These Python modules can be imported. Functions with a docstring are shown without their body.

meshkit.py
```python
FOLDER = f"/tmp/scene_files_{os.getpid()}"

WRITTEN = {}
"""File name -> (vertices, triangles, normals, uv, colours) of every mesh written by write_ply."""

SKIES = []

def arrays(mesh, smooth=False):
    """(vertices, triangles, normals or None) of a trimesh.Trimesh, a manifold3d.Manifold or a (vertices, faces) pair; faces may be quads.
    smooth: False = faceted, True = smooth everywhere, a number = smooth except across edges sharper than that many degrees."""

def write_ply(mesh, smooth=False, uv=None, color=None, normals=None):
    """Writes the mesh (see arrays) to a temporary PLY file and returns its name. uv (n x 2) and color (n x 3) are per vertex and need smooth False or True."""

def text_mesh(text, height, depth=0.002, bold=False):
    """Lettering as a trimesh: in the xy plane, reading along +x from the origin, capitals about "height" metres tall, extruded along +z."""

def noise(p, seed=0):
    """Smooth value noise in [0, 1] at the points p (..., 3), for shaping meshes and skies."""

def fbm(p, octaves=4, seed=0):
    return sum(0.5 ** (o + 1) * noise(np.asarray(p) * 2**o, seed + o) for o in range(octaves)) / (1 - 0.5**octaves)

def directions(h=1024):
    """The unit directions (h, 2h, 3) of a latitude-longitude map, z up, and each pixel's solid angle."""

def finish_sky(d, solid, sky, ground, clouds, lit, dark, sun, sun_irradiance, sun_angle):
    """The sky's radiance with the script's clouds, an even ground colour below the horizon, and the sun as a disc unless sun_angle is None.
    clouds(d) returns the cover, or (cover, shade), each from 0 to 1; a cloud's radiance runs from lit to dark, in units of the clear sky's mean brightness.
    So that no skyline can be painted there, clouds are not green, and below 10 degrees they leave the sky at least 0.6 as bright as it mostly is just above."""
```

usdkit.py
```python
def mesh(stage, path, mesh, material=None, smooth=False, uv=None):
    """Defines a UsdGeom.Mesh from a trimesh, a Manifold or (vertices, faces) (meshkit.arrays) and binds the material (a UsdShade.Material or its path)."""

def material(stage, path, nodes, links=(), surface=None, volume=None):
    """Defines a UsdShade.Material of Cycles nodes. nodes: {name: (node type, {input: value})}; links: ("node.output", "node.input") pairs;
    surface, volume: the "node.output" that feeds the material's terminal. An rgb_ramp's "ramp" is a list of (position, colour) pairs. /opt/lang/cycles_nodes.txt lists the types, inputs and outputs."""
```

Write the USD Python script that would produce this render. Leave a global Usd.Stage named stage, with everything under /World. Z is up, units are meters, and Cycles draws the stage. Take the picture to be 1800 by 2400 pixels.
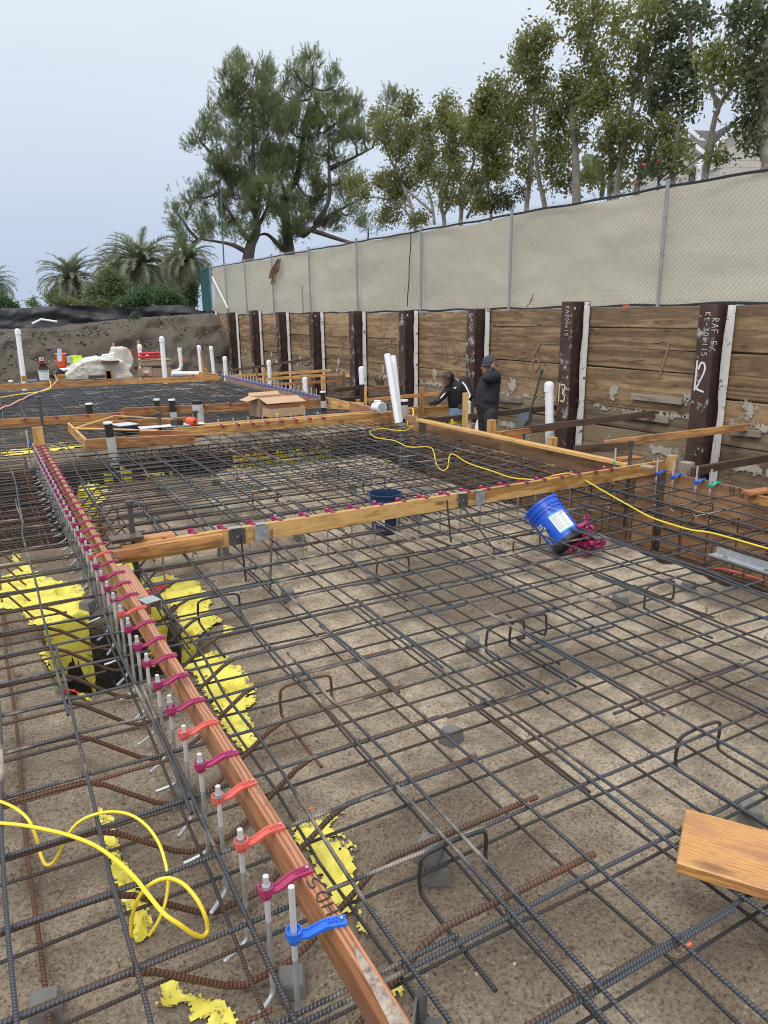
import math, random, numpy as np, trimesh, manifold3d as m3d, usdkit, meshkit
from shapely.geometry import Polygon, LineString, MultiLineString, Point, box as sbox
from shapely.ops import unary_union
from pxr import Usd, UsdGeom, UsdLux, UsdShade, Gf, Sdf, Vt
stage = Usd.Stage.CreateInMemory()
UsdGeom.SetStageUpAxis(stage, 'Z'); UsdGeom.SetStageMetersPerUnit(stage, 1.0)
UsdGeom.Xform.Define(stage, '/World'); UsdGeom.Scope.Define(stage, '/World/Looks')
rng = np.random.default_rng(7); random.seed(7)
# ------------------------------------------------------------------ camera, sky, sun, exposure
FPX, YAW, PITCH, ROLL, EYE = 1690.0, math.radians(28.6), math.radians(15.2), math.radians(-0.7), 1.95
fw = np.array([math.sin(YAW)*math.cos(PITCH), math.cos(YAW)*math.cos(PITCH), -math.sin(PITCH)])
r0 = np.array([math.cos(YAW), -math.sin(YAW), 0.0]); u0 = np.cross(r0, fw)
cr = r0*math.cos(ROLL)+u0*math.sin(ROLL); cu = -r0*math.sin(ROLL)+u0*math.cos(ROLL)
CAM = np.array([0, 0, EYE])
cam = UsdGeom.Camera.Define(stage, '/World/camera')
cam.CreateHorizontalApertureAttr(36.0); cam.CreateVerticalApertureAttr(48.0)
cam.CreateFocalLengthAttr(36.0*FPX/1800); cam.CreateClippingRangeAttr(Gf.Vec2f(0.05, 5000))
cam.AddTransformOp().Set(Gf.Matrix4d(*cr, 0, *cu, 0, *(-fw), 0, *CAM, 1))
cam.CreateExposureAttr(0.0)
SUN_EL, SUN_ROT = math.radians(58), math.radians(235)
sunv = np.array([math.sin(SUN_ROT)*math.cos(SUN_EL), math.cos(SUN_ROT)*math.cos(SUN_EL), math.sin(SUN_EL)])
dome = UsdLux.DomeLight.Define(stage, '/World/sky')
# a standard overcast sky: about three times as bright overhead as at the horizon, faint cloud mottling
skymat = usdkit.material(stage, '/World/Looks/sky_look', {
    's': ('sky_texture', {'sky_type': 'single_scattering', 'sun_disc': False, 'sun_elevation': SUN_EL, 'sun_rotation': SUN_ROT}),
    'tc': ('texture_coordinate', {}), 'mp': ('mapping', {'scale': (1.3, 1.3, 3.0)}), 'n': ('noise_texture', {'scale': 1.4, 'detail': 3.0, 'roughness': 0.45}),
    'cl': ('rgb_ramp', {'ramp': [(0.25, (0.93, 0.94, 0.97)), (0.75, (1.07, 1.06, 1.03))]}), 'sz': ('separate_xyz', {}),
    'gr': ('rgb_ramp', {'ramp': [(0, (4.9, 5.9, 7.8)), (0.34, (8.0, 8.8, 9.7)), (1.0, (18.0, 18.2, 18.2))]}),
    'lo': ('mix_color', {'blend_type': 'multiply', 'fac': 1.0}), 'mx': ('mix_color', {'fac': 0.95}), 'b': ('background_shader', {'strength': 0.1})},
    [('tc.generated', 'mp.vector'), ('mp.vector', 'n.vector'), ('n.fac', 'cl.fac'), ('tc.generated', 'sz.vector'), ('sz.z', 'gr.fac'),
     ('gr.color', 'lo.a'), ('cl.color', 'lo.b'), ('s.color', 'mx.a'), ('lo.result', 'mx.b'), ('mx.result', 'b.color')], surface='b.background')
UsdShade.MaterialBindingAPI.Apply(dome.GetPrim()).Bind(skymat)
dome.GetPrim().SetCustomDataByKey('kind', 'structure')
sun = UsdLux.DistantLight.Define(stage, '/World/sun')
sun.CreateIntensityAttr(0.4); sun.CreateAngleAttr(25.0); sun.CreateColorAttr(Gf.Vec3f(1, 0.97, 0.92)); sun.CreateNormalizeAttr(True)
zx = np.cross([0, 0, 1], sunv); zx /= np.linalg.norm(zx); zy = np.cross(sunv, zx)
sun.AddTransformOp().Set(Gf.Matrix4d(*zx, 0, *zy, 0, *sunv, 0, 0, 0, 40, 1))
# ------------------------------------------------------------------ where things stand: survey of the photograph
CROP = {'d': (0, 0, 1800), 'z1': (0, 400, 700), 'z2': (600, 650, 700), 'z3': (1200, 650, 600), 'z4': (0, 900, 700), 'z5': (600, 900, 700), 'z6': (1150, 1050, 650),
        'a1': (0, 1250, 650), 'a2': (0, 1800, 650), 'a3': (550, 1300, 650), 'a4': (550, 1800, 650), 'a5': (1150, 1400, 650), 'a6': (1150, 1800, 650),
        'z7': (400, 0, 800), 'z8': (1100, 0, 700), 'm1': (0, 680, 300), 'm2': (250, 680, 300), 'm3': (500, 800, 300), 'm4': (780, 800, 300), 'm5': (1000, 820, 300),
        'm6': (0, 920, 300), 'm7': (280, 920, 300), 'n1': (1500, 1050, 300), 'n2': (1220, 1140, 240), 'n3': (1500, 680, 300),
        'n4': (250, 1150, 300, 952), 'n5': (0, 500, 450, 952), 'n6': (600, 2000, 400, 952), 'n7': (440, 580, 300, 952), 'n8': (1560, 220, 240, 952)}
def ray(k, x, y):
    c = CROP[k]; s = c[2]/(c[3] if len(c) > 3 else 1659)
    px, py = c[0]+x*s, c[1]+y*s
    return fw+(px-900)/FPX*cr+(1200-py)/FPX*cu
def onz(k, x, y, h=0.0): d = ray(k, x, y); return CAM+d*(h-EYE)/d[2]
def onx(k, x, y, X): d = ray(k, x, y); return CAM+d*X/d[0]
def ony(k, x, y, Y): d = ray(k, x, y); return CAM+d*Y/d[1]
def ond(k, x, y, D): return CAM+ray(k, x, y)*D
# ------------------------------------------------------------------ scene helpers
used = {}
def numbered(parent, name):
    n = used.get((parent, name), 0); used[(parent, name)] = n+1
    return f'{parent}/{name}' + (f'_{n:03d}' if n else '')
def tag(p, label=None, cat=None, group=None, kind=None):
    p = p.GetPrim() if hasattr(p, 'GetPrim') else p
    for k, v in (('label', label), ('category', cat), ('group', group), ('kind', kind)):
        if v: p.SetCustomDataByKey(k, v)
    return p
def mtx(loc=(0, 0, 0), X=(1, 0, 0), Y=(0, 1, 0), Z=(0, 0, 1)): return Gf.Matrix4d(*map(float, X), 0, *map(float, Y), 0, *map(float, Z), 0, *map(float, loc), 1)
def rotz(a, loc=(0, 0, 0)): c, s = math.cos(a), math.sin(a); return mtx(loc, (c, s, 0), (-s, c, 0))
def thing(name, label, cat, xf=None, group=None, kind=None):
    x = UsdGeom.Xform.Define(stage, numbered('/World', name))
    if xf is not None: x.AddTransformOp().Set(xf)
    return tag(x, label, cat, group, kind)
def part(parent, name, mesh, mat, label=None, xf=None, uv=None, smooth=False, kind=None):
    path = numbered(str(parent.GetPath()) if parent else '/World', name)
    m = usdkit.mesh(stage, path, mesh, mat, smooth=smooth, uv=uv)
    if xf is not None: m.AddTransformOp().Set(xf)
    return tag(m, label, None, None, kind)
def solo(name, mesh, mat, label, cat, xf=None, uv=None, smooth=False, group=None, kind=None):
    return tag(part(None, name, mesh, mat, None, xf, uv, smooth), label, cat, group, kind)
def copy_of(src, xf, label=None, group=None):
    d = src.GetCustomData(); base = src.GetName().rsplit('_0', 1)[0] if src.GetName()[-3:].isdigit() else src.GetName()
    t = thing(base, label or d['label'], d['category'], xf, group or d.get('group'))
    t.GetReferences().AddInternalReference(src.GetPath()); t.SetInstanceable(True)
    return t
def cat_(*ms): return trimesh.util.concatenate([m if isinstance(m, trimesh.Trimesh) else trimesh.Trimesh(m[0], m[1], process=False) for m in ms])
def bx(lx, ly, lz, c=(0, 0, 0), ch=0.0):
    if ch <= 0:
        m = trimesh.creation.box((lx, ly, lz))
    else:
        a = np.array([lx, ly, lz])/2; p = []
        for sx in (-1, 1):
            for sy in (-1, 1):
                for sz in (-1, 1):
                    for k in range(3):
                        q = a-ch; q[k] = a[k]; p.append(q*[sx, sy, sz])
        m = trimesh.convex.convex_hull(np.array(p))
    m.apply_translation(c); return m
def hull(pts): return trimesh.convex.convex_hull(np.asarray(pts, float))
def cyl(p, q, r, r2=None, n=16, cap=True):
    return tube(np.array([p, q]), np.array([r, r if r2 is None else r2]), n)[:2]
def tube(P, R, n=8, pitch=0.011, cap=True):
    P = np.asarray(P, float); R = np.broadcast_to(R, (len(P),)).astype(float)
    T = np.gradient(P, axis=0); T /= np.linalg.norm(T, axis=1, keepdims=True)+1e-12
    a = np.cross(T[0], [0, 0, 1.0] if abs(T[0][2]) < .9 else [1.0, 0, 0]); a /= np.linalg.norm(a)
    fr = []
    for t in T:
        a = a-t*(a@t); a /= np.linalg.norm(a)+1e-12; fr.append((a, np.cross(t, a)))
    th = np.linspace(0, 2*np.pi, n+1); L = np.concatenate([[0], np.cumsum(np.linalg.norm(np.diff(P, axis=0), axis=1))])
    V = np.array([[p+r*(math.cos(x)*A+math.sin(x)*B) for x in th] for p, r, (A, B) in zip(P, R, fr)]).reshape(-1, 3)
    UV = np.array([[l+pitch*x/(2*np.pi), x/(2*np.pi)] for l in L for x in th])
    i, j = np.meshgrid(np.arange(len(P)-1), np.arange(n), indexing='ij'); w = n+1
    q = np.stack([i*w+j, i*w+j+1, (i+1)*w+j+1, (i+1)*w+j], -1).reshape(-1, 4)
    F = np.vstack([q[:, [0, 1, 2]], q[:, [0, 2, 3]]])
    if cap:
        k = len(V); V = np.vstack([V, P[:1], P[-1:]]); UV = np.vstack([UV, UV[:1], UV[-1:]]); e = (len(P)-1)*w
        F = np.vstack([F, [[k, x+1, x] for x in range(n)], [[k+1, e+x, e+x+1] for x in range(n)]])
    return V, F, UV
def smoothline(P, n=8):
    P = np.asarray(P, float); Q = np.vstack([2*P[0]-P[1], P, 2*P[-1]-P[-2]]); out = []
    for i in range(1, len(Q)-2):
        for t in np.linspace(0, 1, n, endpoint=False):
            a, b, c, d = Q[i-1:i+3]
            out.append(.5*((2*b)+(-a+c)*t+(2*a-5*b+4*c-d)*t*t+(-a+3*b-3*c+d)*t**3))
    return np.array(out+[P[-1]])
def join(parts):
    V, F, U, n = [], [], [], 0
    for v, f, *u in parts:
        V.append(v); F.append(np.asarray(f)+n); n += len(v); U.append(u[0] if u else np.zeros((len(v), 2)))
    return np.vstack(V), np.vstack(F), np.vstack(U)
def extrude(poly, h, z=0):
    ps = [g for g in getattr(poly, 'geoms', [poly]) if g.area > 1e-9]
    ms = [trimesh.creation.extrude_polygon(g, h, engine='earcut') for g in ps]
    for m in ms: m.apply_translation((0, 0, z))
    return trimesh.util.concatenate(ms)
def frame(p0, p1, up=(0, 0, 1)):
    X = np.asarray(p1, float)-p0; L = np.linalg.norm(X); X /= L
    Y = np.cross(up, X); Y /= np.linalg.norm(Y); return L, X, Y, np.cross(X, Y)
def board(p0, p1, w, h, mat, name='form_board', label=None, cat='board', parent=None, up=(0, 0, 1), group=None, ch=.003, drop=True, warp=0.0):
    """a plank from p0 to p1 (its top edge when drop), w thick and h tall, grain along its length"""
    p0, p1 = np.asarray(p0, float), np.asarray(p1, float); L, X, Y, Z = frame(p0, p1, up)
    m = bx(L, w, h, (L/2, 0, -h/2 if drop else 0), ch); xf = mtx(p0, X, Y, Z)
    if parent is not None: return part(parent, name, m, mat, label, xf)
    return solo(name, m, mat, label, cat, xf, group=group)
# ------------------------------------------------------------------ materials
def mat(name, nodes, links, surface='p.BSDF'): return usdkit.material(stage, '/World/Looks/'+name, nodes, links, surface=surface)
def plain(name, col, rough=.5, metal=0.0, var=.15, scale=6.0, dirt=None, dirt_amt=.5, soft=.12, bump=0.0, bscale=60.0, spec=.5, coat=0.0):
    d = tuple(c*(1-var) for c in col); l = tuple(min(1, c*(1+var)) for c in col)
    n = {'g': ('geometry', {}), 'n': ('noise_texture', {'scale': scale, 'detail': 4.0, 'roughness': .6}), 'r': ('rgb_ramp', {'ramp': [(.3, d), (.7, l)]}),
         'p': ('principled_bsdf', {'roughness': rough, 'metallic': metal, 'specular_ior_level': spec, 'coat_weight': coat})}
    k = [('g.position', 'n.vector'), ('n.fac', 'r.fac')]
    last = 'r.color'
    if dirt:
        n['n2'] = ('noise_texture', {'scale': scale*2.3, 'detail': 6.0, 'roughness': .7}); n['r2'] = ('rgb_ramp', {'ramp': [(1-dirt_amt-soft, (0, 0, 0)), (1-dirt_amt+soft, (1, 1, 1))]})
        n['mx'] = ('mix_color', {'b': dirt}); k += [('g.position', 'n2.vector'), ('n2.fac', 'r2.fac'), ('r2.color', 'mx.fac'), (last, 'mx.a')]; last = 'mx.result'
    if bump:
        n['n3'] = ('noise_texture', {'scale': bscale, 'detail': 4.0}); n['b'] = ('bump', {'strength': bump, 'distance': .01})
        k += [('g.position', 'n3.vector'), ('n3.fac', 'b.height'), ('b.normal', 'p.normal')]
    return mat(name, n, k+[(last, 'p.base_color')])
def wood(name, light, dark, stain, stain_amt=.35, rough=.6, grain=1.0, wet=0.0, knots=True, dist=5.0):
    n = {'tc': ('texture_coordinate', {}), 'oi': ('object_info', {}), 'cx': ('combine_xyz', {}), 'm1': ('math', {'math_type': 'multiply', 'value2': 37.0}), 'm2': ('math', {'math_type': 'multiply', 'value2': 11.0}),
         'add': ('vector_math', {'math_type': 'add'}), 'mp': ('mapping', {'scale': (.9, 9.0, 9.0)}),
         'w': ('wave_texture', {'wave_type': 'rings', 'rings_direction': 'x', 'scale': 2.2*grain, 'distortion': dist, 'detail': 3.0, 'detail_scale': 1.2, 'detail_roughness': .6}),
         'mpf': ('mapping', {'scale': (4.0, 160.0, 160.0)}), 'nf': ('noise_texture', {'scale': 1.0, 'detail': 3.0, 'roughness': .7}),
         'r': ('rgb_ramp', {'ramp': [(.12, dark), (.48, tuple(a*.6+b*.4 for a, b in zip(light, dark))), (.8, light)]}), 'mw': ('mix_float', {'fac': .38}),
         'mps': ('mapping', {'scale': (2.2, 7.0, 7.0)}), 'ns': ('noise_texture', {'scale': 1.6, 'detail': 5.0, 'roughness': .65}), 'rs': ('rgb_ramp', {'ramp': [(.72-stain_amt*.6, (0, 0, 0)), (1.0-stain_amt*.45, (.9, .9, .9))]}),
         'ms': ('mix_color', {'b': stain}), 'v': ('hsv', {}), 'vr': ('map_range', {'from_min': 0.0, 'from_max': 1.0, 'to_min': .78, 'to_max': 1.18}),
         'b': ('bump', {'strength': .35, 'distance': .004}), 'p': ('principled_bsdf', {'roughness': rough, 'coat_weight': wet, 'coat_roughness': .3})}
    k = [('oi.random', 'm1.value1'), ('oi.random', 'm2.value1'), ('m1.value', 'cx.x'), ('m2.value', 'cx.y'), ('tc.object', 'add.vector1'), ('cx.vector', 'add.vector2'), ('add.vector', 'mp.vector'), ('mp.vector', 'w.vector'),
         ('add.vector', 'mpf.vector'), ('mpf.vector', 'nf.vector'), ('w.fac', 'mw.a'), ('nf.fac', 'mw.b'), ('mw.result', 'r.fac'), ('add.vector', 'mps.vector'), ('mps.vector', 'ns.vector'), ('ns.fac', 'rs.fac'),
         ('rs.color', 'ms.fac'), ('r.color', 'ms.a'), ('oi.random', 'vr.value'), ('vr.result', 'v.value'), ('ms.result', 'v.color'), ('mw.result', 'b.height'), ('b.normal', 'p.normal')]
    last = 'v.color'
    if knots:
        n['mk'] = ('mapping', {'scale': (2.6, 8.0, 8.0)}); n['vk'] = ('voronoi_texture', {'scale': 1.0}); n['rk'] = ('rgb_ramp', {'ramp': [(0, (.85, .85, .85)), (.10, (.6, .6, .6)), (.2, (0, 0, 0))]}); n['xk'] = ('mix_color', {'b': tuple(c*.3 for c in dark)})
        k += [('add.vector', 'mk.vector'), ('mk.vector', 'vk.vector'), ('vk.distance', 'rk.fac'), ('rk.color', 'xk.fac'), (last, 'xk.a')]; last = 'xk.result'
    return mat(name, n, k+[(last, 'p.base_color')])
def steel_bar(name, col, mud, mud_amt, rough=.42, metal=.35, freq=28.5, brown=(.09, .05, .03), brown_amt=.2):
    n = {'tc': ('texture_coordinate', {}), 'g': ('geometry', {}), 'oi': ('object_info', {}), 'w': ('wave_texture', {'wave_type': 'bands', 'bands_direction': 'x', 'scale': freq}),
         'mpu': ('mapping', {'scale': (1, 0, 0)}), 'b': ('bump', {'strength': .8, 'distance': .0022}),
         'n1': ('noise_texture', {'scale': 1.7, 'detail': 6.0, 'roughness': .65}), 'r1': ('rgb_ramp', {'ramp': [(.78-mud_amt, (0, 0, 0)), (.9-mud_amt, (1, 1, 1))]}), 'x1': ('mix_color', {'b': mud}),
         'n2': ('noise_texture', {'scale': .9, 'detail': 5.0, 'roughness': .6}), 'r2': ('rgb_ramp', {'ramp': [(.75-brown_amt, (0, 0, 0)), (.95-brown_amt, (1, 1, 1))]}), 'x2': ('mix_color', {'a': col, 'b': brown}),
         'rw': ('rgb_ramp', {'ramp': [(0, (.45, .45, .45)), (.55, (1.15, 1.15, 1.15))]}), 'x3': ('mix_color', {'blend_type': 'multiply', 'fac': 1.0}), 'off': ('vector_math', {'math_type': 'add', 'vector2': (3.1, 7.7, 1.3)}),  # rib troughs darkened in colour too, shade painted in with the bump
         'p': ('principled_bsdf', {'metallic': metal, 'roughness': rough})}
    return mat(name, n, [('tc.UV', 'mpu.vector'), ('mpu.vector', 'w.vector'), ('w.fac', 'b.height'), ('b.normal', 'p.normal'), ('g.position', 'n1.vector'), ('n1.fac', 'r1.fac'), ('g.position', 'off.vector1'), ('off.vector', 'n2.vector'),
                         ('n2.fac', 'r2.fac'), ('r2.color', 'x2.fac'), ('x2.result', 'x3.a'), ('w.fac', 'rw.fac'), ('rw.color', 'x3.b'), ('x3.result', 'x1.a'), ('r1.color', 'x1.fac'), ('x1.result', 'p.base_color')])
def leafmat(name, c1, c2, rough=.45, trans=.3):
    n = {'g': ('geometry', {}), 'r': ('rgb_ramp', {'ramp': [(0, c1), (.6, tuple((a+b)/2 for a, b in zip(c1, c2))), (1, c2)]}), 'p': ('principled_bsdf', {'roughness': rough}), 't': ('translucent_bsdf', {}), 'm': ('mix_closure', {'fac': trans}),
         'n': ('noise_texture', {'scale': .9, 'detail': 2.0}), 'ad': ('mix_float', {'fac': .4})}
    return mat(name, n, [('g.random_per_island', 'ad.a'), ('g.position', 'n.vector'), ('n.fac', 'ad.b'), ('ad.result', 'r.fac'), ('r.color', 'p.base_color'), ('r.color', 't.color'), ('p.BSDF', 'm.closure1'), ('t.BSDF', 'm.closure2')], 'm.closure')
SAND = (.475, .392, .292)
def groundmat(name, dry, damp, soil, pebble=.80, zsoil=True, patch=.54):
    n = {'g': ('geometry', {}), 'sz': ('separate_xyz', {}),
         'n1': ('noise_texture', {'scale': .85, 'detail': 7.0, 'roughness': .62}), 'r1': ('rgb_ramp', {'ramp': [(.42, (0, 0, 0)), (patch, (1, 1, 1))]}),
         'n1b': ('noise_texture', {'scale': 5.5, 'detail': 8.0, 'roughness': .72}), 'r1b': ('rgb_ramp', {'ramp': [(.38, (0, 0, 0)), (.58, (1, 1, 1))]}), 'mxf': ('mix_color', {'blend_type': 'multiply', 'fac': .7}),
         'sxy': ('separate_xyz', {}), 'dx': ('map_range', {'from_min': .3, 'from_max': 2.0, 'to_min': .45, 'to_max': 1.0, 'clamp': True}), 'dy': ('map_range', {'from_min': 11.0, 'from_max': 13.0, 'to_min': 1.0, 'to_max': .15, 'clamp': True}), 'dy0': ('map_range', {'from_min': .9, 'from_max': 2.4, 'to_min': .6, 'to_max': 1.0, 'clamp': True}), 'm1': ('math', {'math_type': 'multiply'}), 'm2': ('math', {'math_type': 'multiply'}), 'm3': ('math', {'math_type': 'multiply'}), 'x1': ('mix_color', {'a': damp, 'b': dry}), 'n2': ('noise_texture', {'scale': 75.0, 'detail': 5.0, 'roughness': .8}), 'r2': ('rgb_ramp', {'ramp': [(.36, (.26, .24, .22)), (.47, (.93, .93, .93)), (.60, (1.28, 1.28, 1.27))]}),  # position ranges shift the mix to the darker colour at left, front and far
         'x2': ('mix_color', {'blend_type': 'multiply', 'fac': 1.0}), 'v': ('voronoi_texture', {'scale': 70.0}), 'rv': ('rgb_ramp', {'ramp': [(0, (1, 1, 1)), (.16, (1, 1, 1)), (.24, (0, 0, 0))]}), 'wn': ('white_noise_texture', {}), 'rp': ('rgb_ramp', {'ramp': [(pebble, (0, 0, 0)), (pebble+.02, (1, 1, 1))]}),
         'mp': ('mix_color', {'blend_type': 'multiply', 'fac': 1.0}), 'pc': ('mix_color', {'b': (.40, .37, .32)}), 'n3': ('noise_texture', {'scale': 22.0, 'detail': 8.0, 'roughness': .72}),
         'zs': ('rgb_ramp', {'ramp': [(0, (1, 1, 1)), (1, (0, 0, 0))]}), 'zr': ('map_range', {'from_min': -.16, 'from_max': -.07, 'to_min': 0.0, 'to_max': 1.0, 'clamp': True}), 'zx': ('mix_color', {'b': soil}),  # native soil tone below sand level, darkened further to paint in trench shade
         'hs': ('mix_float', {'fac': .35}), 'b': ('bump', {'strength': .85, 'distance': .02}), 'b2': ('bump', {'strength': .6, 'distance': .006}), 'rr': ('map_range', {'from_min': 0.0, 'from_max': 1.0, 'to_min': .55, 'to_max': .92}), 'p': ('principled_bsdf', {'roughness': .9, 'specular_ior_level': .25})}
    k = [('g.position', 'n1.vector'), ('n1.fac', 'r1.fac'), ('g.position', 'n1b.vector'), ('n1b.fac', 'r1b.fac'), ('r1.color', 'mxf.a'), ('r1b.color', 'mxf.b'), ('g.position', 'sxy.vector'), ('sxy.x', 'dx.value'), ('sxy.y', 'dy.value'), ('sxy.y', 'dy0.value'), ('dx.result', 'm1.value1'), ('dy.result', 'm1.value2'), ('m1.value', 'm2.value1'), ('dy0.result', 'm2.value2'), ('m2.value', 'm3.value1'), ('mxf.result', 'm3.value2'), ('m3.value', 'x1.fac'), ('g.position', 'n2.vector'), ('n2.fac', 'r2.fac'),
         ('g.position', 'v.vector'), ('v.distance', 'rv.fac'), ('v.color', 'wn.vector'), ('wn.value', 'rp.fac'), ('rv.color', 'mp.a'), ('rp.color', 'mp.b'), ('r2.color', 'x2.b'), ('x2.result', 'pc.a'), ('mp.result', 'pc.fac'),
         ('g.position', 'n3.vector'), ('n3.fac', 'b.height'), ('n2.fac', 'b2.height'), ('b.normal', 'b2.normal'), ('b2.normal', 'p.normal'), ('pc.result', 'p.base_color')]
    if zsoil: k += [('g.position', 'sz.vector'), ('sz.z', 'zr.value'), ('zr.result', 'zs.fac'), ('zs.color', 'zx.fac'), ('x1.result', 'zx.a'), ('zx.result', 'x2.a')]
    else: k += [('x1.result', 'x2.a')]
    return mat(name, n, k)
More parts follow.
